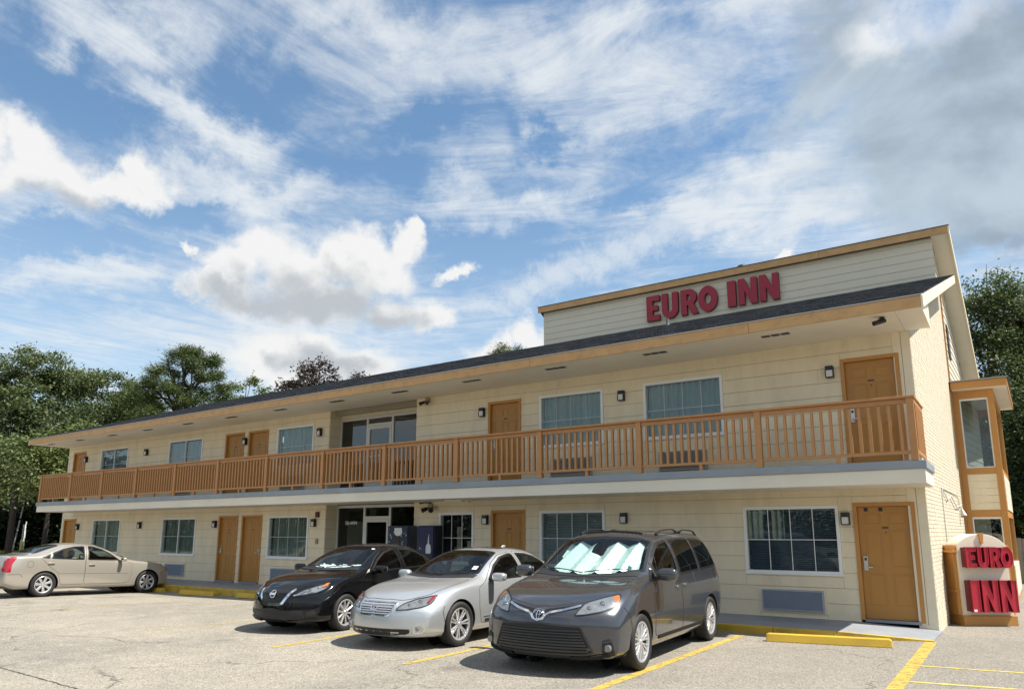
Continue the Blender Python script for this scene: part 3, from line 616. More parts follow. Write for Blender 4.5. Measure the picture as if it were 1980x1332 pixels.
# --- windows
def curtain(parent, x0, x1, z0, z1, y, m, seed, gaps=()):
    r = random.Random(seed); n = int((x1 - x0) / .018); b = MB(); vs = []; ph = r.uniform(0, 6)
    for i in range(n + 1):
        x_ = x0 + (x1 - x0) * i / n; t = x_ * 2 * math.pi
        yy = y + .034 * math.sin(t / .135 + ph + 1.3 * math.sin(t / .9 + ph)) + .012 * math.sin(t / .31 + 2 * ph)
        vs += [(x_, yy, z0), (x_ + .006 * math.sin(t / .2), yy * .98 + .004, z1)]
    b.add(vs, [(2 * i, 2 * i + 2, 2 * i + 3, 2 * i + 1) for i in range(n)])
    return part(b, 'curtain', M[m], parent, fix=False, smooth=True)
def window(x0, x1, z0, z1, cols, cover, seed, glassm='pane', frame='white'):
    b = MB(); f = .062; y0, y1 = -.032, .10
    b.box(x0, x1, y0, y1, z0, z0 + f); b.box(x0, x1, y0, y1, z1 - f, z1); b.box(x0, x0 + f, y0, y1, z0 + f, z1 - f); b.box(x1 - f, x1, y0, y1, z0 + f, z1 - f)
    b.box(x0 - .012, x1 + .012, y0 - .014, y0 + .02, z0 - .02, z0 + .018)
    w_ = part(b, 'window', M[frame], bevel=.004)
    a, c, d, e = x0 + f, x1 - f, z0 + f, z1 - f
    mid = (d + e) / 2; xs_ = [a + (c - a) * i / cols for i in range(cols + 1)]; t = .006 if cols > 2 else .010
    mb = MB()
    for i in range(1, cols):
        q = .030 if cols == 2 else t; mb.box(xs_[i] - q, xs_[i] + q, .010 if cols > 2 else -.012, .032, d, e)
    for i in range(cols): mb.box(xs_[i] + (0 if i == 0 else (.03 if cols == 2 else t)), xs_[i + 1] - (0 if i == cols - 1 else (.03 if cols == 2 else t)), .012, .030, mid - .007, mid + .007)
    part(mb, 'glazing_bar', M['white' if cover in ('blind', 'dark') else 'white_bar'], w_)
    for i in range(cols):
        for (p, q) in ((d, mid - .007), (mid + .007, e)):
            g = MB(); u = .03 if cols == 2 else t
            g.box(xs_[i] + (0 if i == 0 else u) + .001, xs_[i + 1] - (0 if i == cols - 1 else u) - .001, .018, .024, p + .001, q - .001); part(g, 'pane', M[glassm], w_)
    if cover == 'blind':
        s = MB(); z = d + .02; r = random.Random(seed)
        while z < e - .02:
            tl = r.uniform(-.003, .003)
            s.hexa([(a + .01, .085, z + tl), (c - .01, .085, z - tl), (c - .01, .088, z + .003 - tl), (a + .01, .088, z + .003 + tl), (a + .01, .105, z + .026 + tl), (c - .01, .105, z + .026 - tl), (c - .01, .108, z + .029 - tl), (a + .01, .108, z + .029 + tl)]); z += .036
        s.box(a + .01, c - .01, .08, .12, e - .035, e - .005); part(s, 'blind', M['blind_dark' if seed == 46 else 'blind'], w_)
        k = MB(); k.box(a, c, .26, .27, d, e); part(k, 'dark_room_sheet', M['dark'], w_)  # dark sheet painted in for the unlit room behind the blind
        if seed == 46: curtain(w_, a + .02, a + .30, mid, e, .075, 'curtain_pale', seed); curtain(w_, a + .48, a + .72, mid - .0, e, .075, 'curtain_pale', seed + 1)
    elif cover == 'dark':
        k = MB(); k.box(a, c, .5, .51, d, e); k.box(a - .01, a, .11, .5, d, e); k.box(c, c + .01, .11, .5, d, e); part(k, 'dark_room_sheet', M['dark'], w_)  # dark box stands in for the unlit depth of the room
        k = MB(); k.box(a + .3, a + .42, .3, .34, d + .2, e - .3); k.box(a + .6, a + .95, .35, .4, d, d + .5); part(k, 'room_furniture', M['hall'], w_)
    else:
        curtain(w_, a, c, d, e, .15, cover, seed)
        k = MB(); k.box(a, c, .26, .27, d, e); part(k, 'dark_room_sheet', M['dark'], w_)  # dark sheet in place of the room's own darkness behind the curtain
    return w_
M['white_bar'] = mat('white_grille_bar', (.50, .53, .53), .4, var=.03)
M['curtain_blue'] = mat('slate_blue_curtain_cloth', (.27, .34, .42), .8, var=.1, vscale=4)
for i, ((a, c, n), cv) in enumerate(zip(U['wins'], ('curtain_blue', 'curtain_blue', 'curtain', 'curtain', 'curtain'))): window(a, c, WU0, WU1, n, cv, 30 + i)
for i, ((a, c, n), cv) in enumerate(zip(Lw['wins'], ('curtain_pale', 'curtain_green', 'curtain_green', 'dark', 'blind', 'blind'))): window(a, c, WL0, WL1, n, cv, 41 + i)
# --- balcony slab and painted edge
b = MB(); b.box(-32.2, -1.12, -1.38, -.001, 2.50, 2.735); b.box(XL, XR, .202, 8., 2.55, 2.70)
slab = part(b, 'balcony_slab', M['slab'], bevel=.006)
b = MB(); b.box(-32.24, -1.09, -1.41, -.002, 2.7355, 2.875); part(b, 'balcony_deck', M['slab_blue'], bevel=.01)
# --- railing
ry = -1.36; zt = 3.95
rl = MB(); rl.box(-32.08, -1.17, ry - .075, ry + .075, zt - .04, zt); rl.box(-32.06, -1.19, ry - .02, ry + .02, zt - .125, zt - .042)
rl.box(-1.245, -1.17, ry + .076, -.02, zt - .04, zt); rl.box(-1.225, -1.19, ry + .08, -.03, zt - .125, zt - .042); rl.box(-1.23, -1.19, ry + .08, -.03, 2.985, 3.05)
rl.box(-32.08, -32.0, ry + .076, -.02, zt - .04, zt)
railing = part(rl, 'balcony_railing', M['rail'], bevel=.006)
posts = [-32.02, -29.61, -27.3, -25.02, -22.65, -20.32, -17.96, -15.55, -13.23, -10.87, -8.52, -6.15, -3.76, -1.25]
pm = MB(); pm.box(-.055, .055, -.05, .05, 0, zt - .042 - 2.8755); pmesh = pm.mesh('railing_post', M['rail'])
bm_ = MB(); bm_.box(-.023, .023, -.032, .032, 0, zt - .125 - 3.05); bmesh_ = bm_.mesh('baluster', M['rail'])
fm = MB(); fm.box(-.03, .03, -.03, .03, 0, .109); fmesh = fm.mesh('rail_foot', M['rail'])
rr = random.Random(8)
for i, p in enumerate(posts):
    place('railing_post', pmesh, railing, (p, ry - .005, 2.8755), rot=(0, 0, rr.uniform(-.02, .02)))
    if i + 1 < len(posts):
        q = posts[i + 1]; br = MB(); br.box(p + .057, q - .057, ry - .026, ry + .026, 2.985, 3.035); part(br, 'bottom_rail', M['rail'], railing)
        n = 15
        for k in range(n):
            place('baluster', bmesh_, railing, (p + .055 + (q - p - .11) * (k + .75) / (n + .5), ry + .002, 3.036), rot=(0, 0, rr.uniform(-.03, .03)))
        place('rail_foot', fmesh, railing, ((p + q) / 2 + rr.uniform(-.1, .1), ry, 2.8755))
for k in range(9): place('baluster', bmesh_, railing, (-1.21, ry + .16 + k * .135, 3.052))
# --- lower roof
SL = .335
def zr(y): return 5.615 + SL * (y + 1.55)
def xr(y): return -.92 + SK * (y + 1.5)
RZ = 7.02
def T(vs): return [(x, y, z + tilt(x)) for x, y, z in vs]
XRL = -33.05
b = MB()
b.hexa(T([(XRL, -1.54, zr(-1.55) - .14), (xr(-1.5), -1.54, zr(-1.55) - .14), (xr(7), RZ, zr(RZ) - .14), (XRL, RZ, zr(RZ) - .14), (XRL, -1.54, zr(-1.55) - .02), (xr(-1.5), -1.54, zr(-1.55) - .02), (xr(7), RZ, zr(RZ) - .02), (XRL, RZ, zr(RZ) - .02)]))
b.hexa(T([(XRL, RZ + .001, zr(RZ) - .14), (-13.6, RZ + .001, zr(RZ) - .14), (-13.6, 15.6, 5.6), (XRL, 15.6, 5.6), (XRL, RZ + .001, zr(RZ) - .02), (-13.6, RZ + .001, zr(RZ) - .02), (-13.6, 15.6, 5.72), (XRL, 15.6, 5.72)]))
roof = part(b, 'roof', M['shingle'])
sh = MB(); rs = random.Random(2); course = 0; y = -1.56
while y < RZ - .02:
    x = XRL + (course % 3) * .11
    y2 = min(y + .20, RZ)
    while x < xr(y) + .015:
        w_ = rs.uniform(.16, .30); x2 = min(x + w_, xr(y) + .02); j = rs.uniform(0, .006) + .012; yo = rs.uniform(-.018, .018)
        vs = [(x, y + yo, zr(y + yo) - .02), (x2 - .007, y + yo, zr(y + yo) - .02), (x2 - .007, y2, zr(y2) - .02), (x, y2, zr(y2) - .02), (x, y + yo, zr(y + yo) - .008 + j), (x2 - .007, y + yo, zr(y + yo) - .008 + j), (x2 - .007, y2, zr(y2) - .018 + .004), (x, y2, zr(y2) - .018 + .004)]
        sh.add(T(vs), [(4, 5, 6, 7), (0, 1, 5, 4), (1, 2, 6, 5), (3, 0, 4, 7)]); x = x2
    y += .142; course += 1
part(sh, 'shingles', M['shingle'], roof, fix=False, kind='stuff')
# fascia boards along the eave, drip edge, rake
x = XRL
while x < -.93:
    x2 = min(x + 4.88, -.92)
    b = MB(); b.hexa(T([(x + .003, -1.58, 5.385), (x2 - .003, -1.58, 5.385), (x2 - .003, -1.542, 5.385), (x + .003, -1.542, 5.385), (x + .003, -1.58, 5.585), (x2 - .003, -1.58, 5.585), (x2 - .003, -1.542, 5.585), (x + .003, -1.542, 5.585)])); part(b, 'fascia_board', M['fascia'], roof, bevel=.004); x = x2
b = MB(); b.hexa(T([(XRL, -1.60, 5.588), (-.9, -1.60, 5.588), (-.9, -1.5, 5.602), (XRL, -1.5, 5.602), (XRL, -1.60, 5.600), (-.9, -1.60, 5.600), (-.9, -1.5, 5.618), (XRL, -1.5, 5.618)])); part(b, 'drip_edge', M['alu'], roof)
for xa, sg in ((None, 1), (XRL, -1)):
    b = MB()
    for (ya, yb) in ((-1.585, 2.5), (2.504, 7.0)):
        f = (lambda y: xr(y) + .002) if xa is None else (lambda y: xa - .04)
        b.hexa(T([(f(ya), ya, zr(ya) - .235), (f(ya) + .036, ya, zr(ya) - .235), (f(yb) + .036, yb, zr(yb) - .235), (f(yb), yb, zr(yb) - .235), (f(ya), ya, zr(ya) - .026), (f(ya) + .036, ya, zr(ya) - .026), (f(yb) + .036, yb, zr(yb) - .026), (f(yb), yb, zr(yb) - .026)]))
    part(b, 'rake_board', M['cream'], roof, bevel=.004)
# boxed eave: soffit sheets and the closed end
x = XRL
while x < -.95:
    x2 = min(x + 2.44, -.925)
    b = MB(); b.hexa(T([(x + .002, -1.541, 5.398), (x2 - .002, -1.541, 5.398), (x2 - .002, -.002, 5.398), (x + .002, -.002, 5.398), (x + .002, -1.541, 5.41), (x2 - .002, -1.541, 5.41), (x2 - .002, -.002, 5.41), (x + .002, -.002, 5.41)])); part(b, 'soffit_sheet', M['soffit'], roof); x = x2
b = MB(); b.prism([(-1.54, 5.396), (.02, 5.396), (.02, zr(.02) - .15), (-1.54, zr(-1.54) - .15)], 0, -.955, -.921); part(b, 'eave_end', M['cream'], roof)
b = MB(); b.box(XRL, -13.42, .2, .3, 5.2, 6.0); b.box(-13.4, XR, .2, .3, 5.3, 6.1); part(b, 'wall_plate', M['core'])
# soffit vents: three dark slots each
for vx in (-3.4, -5.85, -8.26, -10.65, -13.03, -15.4, -17.85, -20.23, -22.61, -25.05, -27.45, -29.85, -32.23):
    b = MB()
    for k in (-1, 0, 1): b.box(vx + k * .18 - .075, vx + k * .18 + .075, -1.17, -1.05, 5.386 + tilt(vx), 5.3975 + tilt(vx))
    part(b, 'soffit_vent', M['black'], roof)
# --- painted brick end wall
th = math.atan(SK)
YB = 7.42
b = MB(); e_ = .006
b.prism([(.0, -.02), (YB, -.02), (YB, zr(YB) - .15), (.0, zr(0) - .15)], 0, -.24, 0.)
b.v = [(x_ + xe(y_) - e_, y_ + (.0005 if y_ < .1 else 0), z_) for x_, y_, z_ in b.v]
ew = part(b, 'end_wall', M['mortar'])
br = MB(); z = .0; cs = 0; rb = random.Random(6)
while z < zr(YB) - .2:
    y = .003 - (.105 if cs % 2 else 0)
    while y < YB - .03:
        y2 = min(y + .20, YB - .004); ya = max(y, .003)
        if z + .068 < zr(ya) - .16 and y2 - ya > .02:
            j = rb.uniform(-.0015, .0025)
            br.hexa([(xe(ya) - .03, ya, z), (xe(ya) + j, ya, z), (xe(y2) + j, y2, z), (xe(y2) - .03, y2, z), (xe(ya) - .03, ya, z + .064), (xe(ya) + j, ya, z + .064), (xe(y2) + j, y2, z + .064), (xe(y2) - .03, y2, z + .064)])
        y += .211
    z += .0745; cs += 1
part(br, 'bricks', M['brick'], ew, fix=False, kind='stuff')
b = MB(); b.box(xe(7.45) - .05, xe(7.45) + .035, YB, 7.53, -.02, 8.3); part(b, 'vertical_trim', M['ochre'], bevel=.004)
# --- gable siding behind, under the high roof
TZ, TS = 9.84, .47
def zh(y): return TZ - TS * (y - 6.87)
gw = MB(); gw.prism([(7.03, zr(RZ) - .2), (7.53, zr(RZ) - .2), (7.53, -.02), (14., -.02), (14., zh(14) - .2), (7.03, zh(7.03) - .2)], 0, -.2, 0.)
gw.v = [(x_ + xe(y_) - .02, y_, z_) for x_, y_, z_ in gw.v]; gable = part(gw, 'gable_wall', M['core'])
z = .0
while z < 9.4:
    ya = 7.54 if z + .1 < zr(7.54) - .2 else 7.03
    ymax = min(14., 6.7 + (TZ - .22 - z) / TS); ymt = min(14., 6.7 + (TZ - .22 - (z + .2)) / TS)
    if ymt > ya + .05:
        q = MB(); z1 = z + .195
        q.hexa([(xe(ya) - .02, ya, z), (xe(ya) - .002, ya, z), (xe(ymax) - .002, ymax, z), (xe(ymax) - .02, ymax, z), (xe(ya) - .02, ya, z1), (xe(ya) - .013, ya, z1), (xe(ymt) - .013, ymt, z1), (xe(ymt) - .02, ymt, z1)]); part(q, 'siding_board', M['wall_white'], gable, fix=False)
    z += .203
q = MB(); q.hexa([(xe(8.5) - .0, 8.35, 6.55), (xe(8.5) + .02, 8.35, 6.55), (xe(8.8) + .02, 8.95, 6.55), (xe(8.8), 8.95, 6.55), (xe(8.5), 8.35, 7.5), (xe(8.5) + .02, 8.35, 7.5), (xe(8.8) + .02, 8.95, 7.5), (xe(8.8), 8.95, 7.5)]); part(q, 'gable_vent', M['dark'], gable)
# --- parapet wall that carries the letters, and the high roof behind
PXL = -13.6
b = MB(); b.box(PXL, xe(7.02) - .022, 7.021, 7.2, 8.1, 9.66); b.box(PXL, PXL + .15, 7.201, 14, 5., 8.6); par = part(b, 'parapet_wall', M['core'])
siding(par, PXL, xe(7) - .0, 8.42, 9.66, [], .235, 8.36, 77, y=7.02, m='siding_grey', maxlen=6.)
M_done = True
b = MB(); b.hexa([(PXL - .12, 6.87, TZ - .14), (-.70, 6.87, TZ - .14), (-.70 + SK * 8, 14.6, zh(14.6) - .14), (PXL - .12, 14.6, zh(14.6) - .14), (PXL - .12, 6.87, TZ), (-.70, 6.87, TZ), (-.70 + SK * 8, 14.6, zh(14.6)), (PXL - .12, 14.6, zh(14.6))])
hr = part(b, 'high_roof', M['shingle'])
x = PXL - .14
while x < -.72:
    x2 = min(x + 4.88, -.70); b = MB(); b.box(x + .002, x2 - .002, 6.83, 6.869, TZ - .22, TZ - .01); part(b, 'fascia_board', M['fascia'], hr, bevel=.004); x = x2
b = MB(); b.hexa([(PXL - .16, 6.81, TZ - .008), (-.66, 6.81, TZ - .008), (-.66, 6.95, TZ + .004), (PXL - .16, 6.95, TZ + .004), (PXL - .16, 6.81, TZ + .006), (-.66, 6.81, TZ + .006), (-.66, 6.95, TZ + .012), (PXL - .16, 6.95, TZ + .012)]); part(b, 'drip_edge', M['shingle'], hr)
b = MB(); b.hexa([(-.699, 6.83, TZ - .24), (-.665, 6.83, TZ - .24), (-.665 + SK * 8, 14.6, zh(14.6) - .20), (-.699 + SK * 8, 14.6, zh(14.6) - .20), (-.699, 6.83, TZ - .01), (-.665, 6.83, TZ - .01), (-.665 + SK * 8, 14.6, zh(14.6) + .0), (-.699 + SK * 8, 14.6, zh(14.6))]); part(b, 'rake_board', M['cream'], hr)
b = MB(); b.hexa([(xe(7) - .02, 6.87, TZ - .175), (-.70, 6.87, TZ - .175), (-.70 + SK * 8, 14.55, zh(14.55) - .175), (xe(14), 14.55, zh(14.55) - .175), (xe(7) - .02, 6.87, TZ - .142), (-.70, 6.87, TZ - .142), (-.70 + SK * 8, 14.55, zh(14.55) - .142), (xe(14), 14.55, zh(14.55) - .142)]); part(b, 'gable_soffit', M['soffit'], hr)
b = MB(); b.box(PXL, xe(7), 6.875, 7.0, TZ - .17, TZ - .145); part(b, 'parapet_soffit', M['soffit'], hr)
# back and far walls close the box
b = MB(); b.box(XL, xe(14) - .3, 13.9, 14., 0, 6.); b.box(XL, XL + .2, .201, 13.9, 0, 5.9); part(b, 'rear_wall', M['siding'])
b = MB(); b.prism([(.2, 5.4), (13.8, 5.4), (7., 8.)], 0, XL, XL + .15); part(b, 'far_gable', M['siding'])
# --- glazed stair bay on the end wall
by0, by1 = 7.54, 11.6; bx0 = xe(by0) + .03; bx1 = -.13
def bskew(vs): return [(x_ + (SK * (y_ - by0)), y_, z_) for x_, y_, z_ in vs]
def bbox(mb, x0, x1, y0, y1, z0, z1): mb.hexa(bskew([(x0, y0, z0), (x1, y0, z0), (x1, y1, z0), (x0, y1, z0), (x0, y0, z1), (x1, y0, z1), (x1, y1, z1), (x0, y1, z1)]))
b = MB(); pw = .14
for x0_, x1_ in ((bx0, bx0 + pw), (bx1 - pw, bx1)): bbox(b, x0_, x1_, by0, by0 + pw, 0, 5.42)
bbox(b, bx1 - pw, bx1, by1 - pw, by1, 0, 5.42); bbox(b, bx0, bx0 + pw, by1 - pw, by1, 0, 5.42)
for z0_, z1_ in ((5.20, 5.42), (3.20, 3.36), (2.10, 2.28), (.0, .12)):
    bbox(b, bx0 + pw, bx1 - pw, by0 + .01, by0 + pw - .01, z0_, z1_); bbox(b, bx1 - pw + .01, bx1 - .01, by0 + pw, by1 - pw, z0_, z1_)
    bbox(b, bx0 + pw, bx1 - pw, by1 - pw + .01, by1 - .01, z0_, z1_)
bay = part(b, 'stair_bay', M['ochre'], bevel=.005)
def bay_pane(x0, x1, y0, y1, z0, z1): g = MB(); bbox(g, x0, x1, y0, y1, z0, z1); part(g, 'glass_pane', M['pane_bay'], bay)
M['pane_bay'] = glass('stair_bay_glass', (.74, .79, .80), wave=.02, boost=1.1)
bay_pane(bx0 + pw, bx1 - pw, by0 + .06, by0 + .07, 3.36, 5.20); bay_pane(bx0 + pw, bx1 - pw, by0 + .06, by0 + .07, .8, 2.10)
bay_pane(bx1 - .07, bx1 - .06, by0 + pw, by1 - pw, 3.36, 5.20); bay_pane(bx1 - .07, bx1 - .06, by0 + pw, by1 - pw, .9, 2.10)
bay_pane(bx0 + pw, bx1 - pw, by1 - .07, by1 - .06, 3.36, 5.20)
for (z0_, z1_) in ((3.36, 5.20), (.8, 2.10)):
    g = MB()
    bbox(g, bx0 + pw, bx0 + pw + .03, by0 + .04, by0 + .058, z0_, z1_); bbox(g, bx1 - pw - .03, bx1 - pw, by0 + .04, by0 + .058, z0_, z1_); bbox(g, bx0 + pw + .03, bx1 - pw - .03, by0 + .04, by0 + .058, z1_ - .05, z1_); bbox(g, bx0 + pw + .03, bx1 - pw - .03, by0 + .04, by0 + .058, z0_, z0_ + .03)
    part(g, 'pane_frame', M['white'], bay)
for zz in [2.283 + .184 * k for k in range(5)]:
    q = MB(); bbox(q, bx0 + pw, bx1 - pw, by0 + .02, by0 + .06, zz, zz + .178); part(q, 'siding_board', M['siding'], bay)
    q = MB(); bbox(q, bx1 - .06, bx1 + .012, by0 + pw, by1 - pw, zz, zz + .178); part(q, 'siding_board', M['wall_white'], bay)
for zz in [.125 + .155 * k for k in range(5)]:
    q = MB(); bbox(q, bx1 - .06, bx1 + .012, by0 + pw, by1 - pw, zz, zz + .15); part(q, 'siding_board', M['wall_white'], bay)
    q = MB(); bbox(q, bx0 + pw, bx1 - pw, by0 + .02, by0 + .06, zz, zz + .15); part(q, 'siding_board', M['siding'], bay)
b = MB(); bbox(b, bx0 - .0, .20, by0 - .32, by1 + .3, 5.423, 5.62); part(b, 'bay_fascia', M['ochre'], bay, bevel=.006)
b = MB(); bbox(b, bx0 + .02, .18, by0 - .30, by1 + .28, 5.415, 5.4225); part(b, 'bay_soffit', M['soffit'], bay)
b = MB(); b.hexa(bskew([(bx0 - .04, by0 - .36, 5.622), (.22, by0 - .36, 5.622), (.22, by1 + .33, 5.622), (bx0 - .04, by1 + .33, 5.622), (bx0 + .0, by0 - .30, 5.66), (.25, by0 - .30, 5.66), (.2, by1 + .2, 5.93), (bx0 + .0, by1 + .2, 5.93)])); part(b, 'bay_roof', M['shingle'], bay)

# added pale boards stand in for the bright wall behind the bay glass
b = MB(); P0, P1 = (-.93, 8.3), (-.60, 11.35)
for k in range(26):
    zz = .15 + k * .2; b2 = MB(); b2.hexa([(P0[0] - .05, P0[1], zz), (P0[0], P0[1], zz), (P1[0], P1[1], zz), (P1[0] - .05, P1[1], zz), (P0[0] - .05, P0[1], zz + .195), (P0[0] - .012, P0[1], zz + .195), (P1[0] - .012, P1[1], zz + .195), (P1[0] - .05, P1[1], zz + .195)]); part(b2, 'stand_in_board', M['wall_white'], bay)
# ------------------------------------------------------------------ cars
def pch(xs, ys, q):
    xs = np.asarray(xs, float); ys = np.asarray(ys, float); q = np.asarray(q, float)
    h = np.diff(xs); d = np.diff(ys) / h; m = np.zeros_like(xs); m[0], m[-1] = d[0], d[-1]
    for i in range(1, len(xs) - 1):
        if d[i - 1] * d[i] > 0:
            w1, w2 = 2 * h[i] + h[i - 1], h[i] + 2 * h[i - 1]; m[i] = (w1 + w2) / (w1 / d[i - 1] + w2 / d[i])
    k = np.clip(np.searchsorted(xs, q, side='right') - 1, 0, len(xs) - 2); t = np.clip((q - xs[k]) / h[k], 0, 1)
    return (2 * t ** 3 - 3 * t ** 2 + 1) * ys[k] + (t ** 3 - 2 * t ** 2 + t) * h[k] * m[k] + (-2 * t ** 3 + 3 * t ** 2) * ys[k + 1] + (t ** 3 - t ** 2) * h[k] * m[k + 1]
def inpoly(P, poly):
    x, y = P[:, 0], P[:, 1]; r = np.zeros(len(P), bool); n = len(poly)
    for i in range(n):
        (x1, y1), (x2, y2) = poly[i], poly[(i + 1) % n]
        if y1 == y2: continue
        r ^= ((y1 > y) != (y2 > y)) & (x < (x2 - x1) * (y - y1) / (y2 - y1) + x1)
    return r
def nearest_on(poly, p):
    best = None
    for i in range(len(poly)):
        a, b_ = Vector(poly[i]), Vector(poly[(i + 1) % len(poly)]); d = b_ - a; t = max(0, min(1, (p - a).dot(d) / max(d.length_squared, 1e-9))); q = a + d * t
        if best is None or (q - p).length < best[0]: best = ((q - p).length, q)
    return best[1]
def dens(poly, res, closed=True):
    out = []; n = len(poly)
    for i in range(n if closed else n - 1):
        a, b_ = Vector(poly[i]), Vector(poly[(i + 1) % n]); k = max(1, int(math.ceil((b_ - a).length / res)))
        out += [a.lerp(b_, j / k) for j in range(k)]
    if not closed: out.append(Vector(poly[-1]))
    return out
def rounded(poly, r, n=4):
    out = []; N_ = len(poly)
    for i in range(N_):
        p, a, c = Vector(poly[i]), Vector(poly[i - 1]), Vector(poly[(i + 1) % N_])
        u, v = (a - p), (c - p); d = min(r, u.length * .45, v.length * .45); s, e = p + u.normalized() * d, p + v.normalized() * d
        for k in range(n + 1):
            t = k / n; out.append(tuple((1 - t) ** 2 * s + 2 * t * (1 - t) * p + t * t * e))
    return out
def offset_poly(poly, d):                                      # inward for positive d
    n = len(poly); area = sum(poly[i][0] * poly[(i + 1) % n][1] - poly[(i + 1) % n][0] * poly[i][1] for i in range(n)); s = 1 if area > 0 else -1
    out = []
    for i in range(n):
        p, a, c = Vector(poly[i]), Vector(poly[i - 1]), Vector(poly[(i + 1) % n])
        u, v = (p - a), (c - p)
        if u.length < 1e-6 or v.length < 1e-6: u = v = (c - a)
        u.normalize(); v.normalize(); nu, nv = Vector((-u.y, u.x)) * s, Vector((-v.y, v.x)) * s; m = (nu + nv)
        m = m.normalized() if m.length > 1e-6 else nu
        out.append(tuple(p + m * (d / max(.5, m.dot(nu)))))
    return out
class Car:
    def __init__(s, spec, root):
        s.sp = spec; s.root = root; L_ = s.L = spec['L']; s.W = spec['W']
        d = np.unique(np.concatenate([[0, .006, .02, .04, .065, .1], np.linspace(.14, L_ - .14, spec.get('nS', 150)), L_ - np.array([.1, .065, .04, .02, .006, 0])]))
        K = spec['k']; g = {n: pch(*zip(*K[n]), d) for n in K}
        pts = np.stack([np.stack([0 * d, g['zb']], 1), np.stack([.65 * g['wb'], g['zb']], 1), np.stack([g['wb'], g['zb'] + .012], 1), np.stack([g['wk'], g['zk']], 1), np.stack([g['ww'], g['zw']], 1),
                        np.stack([g['ws'], g['zs']], 1), np.stack([g['we'], g['ze']], 1), np.stack([.55 * g['we'], g['ze'] + spec.get('crown', .76) * (g['zt'] - g['ze'])], 1), np.stack([0 * d, g['zt']], 1)], 1)
        cnt = (3, 2, 4, 9, 9, 14, 6, 8)
        ring = []
        for i in range(len(d)):
            c = np.concatenate([[0], np.cumsum(np.maximum(np.linalg.norm(np.diff(pts[i], axis=0), axis=1), .004))])
            q = np.concatenate([np.linspace(c[j], c[j + 1], cnt[j], endpoint=False) for j in range(8)] + [[c[-1]]])
            ring.append(np.stack([pch(c, pts[i, :, 0], q), pch(c, pts[i, :, 1], q)], 1))
        ring = np.array(ring); H_ = ring.shape[1]
        for e, dist in ((0, d), (1, L_ - d)):                       # rounded ends
            r = spec.get('round', (.09, .08))[e]; dd = np.clip(dist / r, 0, 1); ins = r * (1 - np.sqrt(np.maximum(0, 1 - (1 - dd) ** 2))) * .8
            zc = .5 if e == 0 else .65
            ring[:, :, 0] *= (1 - ins / s.W)[:, None]
            hh = np.maximum(ring[:, -1, 1] - zc, .1)
            ring[:, :, 1] = zc + (ring[:, :, 1] - zc) * (1 - ins / np.maximum(hh, .25))[:, None]
        rows = [(ring[0] * k + np.array([0, .5]) * (1 - k), d[0]) for k in (.12, .3, .5, .7, .86)] + [(ring[i], d[i]) for i in range(len(d))] + [(ring[-1] * k + np.array([0, .7]) * (1 - k), d[-1]) for k in (.86, .7, .5, .3, .12)]
        V = []
        for rg, dd in rows:
            x = np.concatenate([rg[:, 0], -rg[-2:0:-1, 0]]); z = np.concatenate([rg[:, 1], rg[-2:0:-1, 1]]); V.append(np.stack([x, 0 * x + dd, z], 1))
        V = np.array(V); S, Mr = V.shape[:2]
        X, Dd, Z = V[..., 0], V[..., 1], V[..., 2]
        for e in (0, 1):
            A, p, Lf, prof = spec['nose' if e == 0 else 'tail']; dist = Dd if e == 0 else L_ - Dd; dec = (1 - np.clip(dist / Lf, 0, 1)) ** 2
            mv = dec * (A * np.clip(np.abs(X) / s.W, 0, 1.05) ** p + pch(*zip(*prof), Z)); Dd = Dd + mv * (1 if e == 0 else -1)
        V[..., 1] = Dd - L_ / 2
        nv = S * Mr; s.V = np.concatenate([V.reshape(-1, 3), [[0, V[0, :, 1].mean(), .5]], [[0, V[-1, :, 1].mean(), .7]]])
        F = []
        for i in range(S - 1):
            a = i * Mr + np.arange(Mr); b_ = i * Mr + (np.arange(Mr) + 1) % Mr; F.append(np.stack([a, a + Mr, b_ + Mr, b_], 1))
        s.F = np.concatenate(F); j = np.arange(Mr); s.T = np.concatenate([np.stack([0 * j + nv, j, (j + 1) % Mr], 1), np.stack([0 * j + nv + 1, (S - 1) * Mr + (j + 1) % Mr, (S - 1) * Mr + j], 1)])
        s.bvh = BVHTree.FromPolygons([tuple(v) for v in s.V], [tuple(f) for f in s.F] + [tuple(f) for f in s.T])
        s.N = np.zeros_like(s.V)
    def y(s, d): return d - s.L / 2
    def cast(s, view, u, v, sg=1):
        if view == 'side': o, dr = Vector((sg * 3, u, v)), Vector((-sg, 0, 0))
        elif view == 'top': o, dr = Vector((u, v, 4)), Vector((0, 0, -1))
        elif view == 'front': o, dr = Vector((u, -6, v)), Vector((0, 1, 0))
        elif view == 'rear': o, dr = Vector((u, 6, v)), Vector((0, -1, 0))
        elif view == 'corner': c = math.sqrt(.5); o, dr = Vector((sg * c * 4 + u * sg * c, -c * 4 + u * c, v)), Vector((-sg * c, c, 0))   # u runs along the diagonal
        h, n, i, _ = s.bvh.ray_cast(o, dr)
        if h is None:
            h, n, i, _ = s.bvh.find_nearest(o + dr * (3 if view == 'side' else 4))
        if n.dot(dr) > 0: n = -n
        return h, n
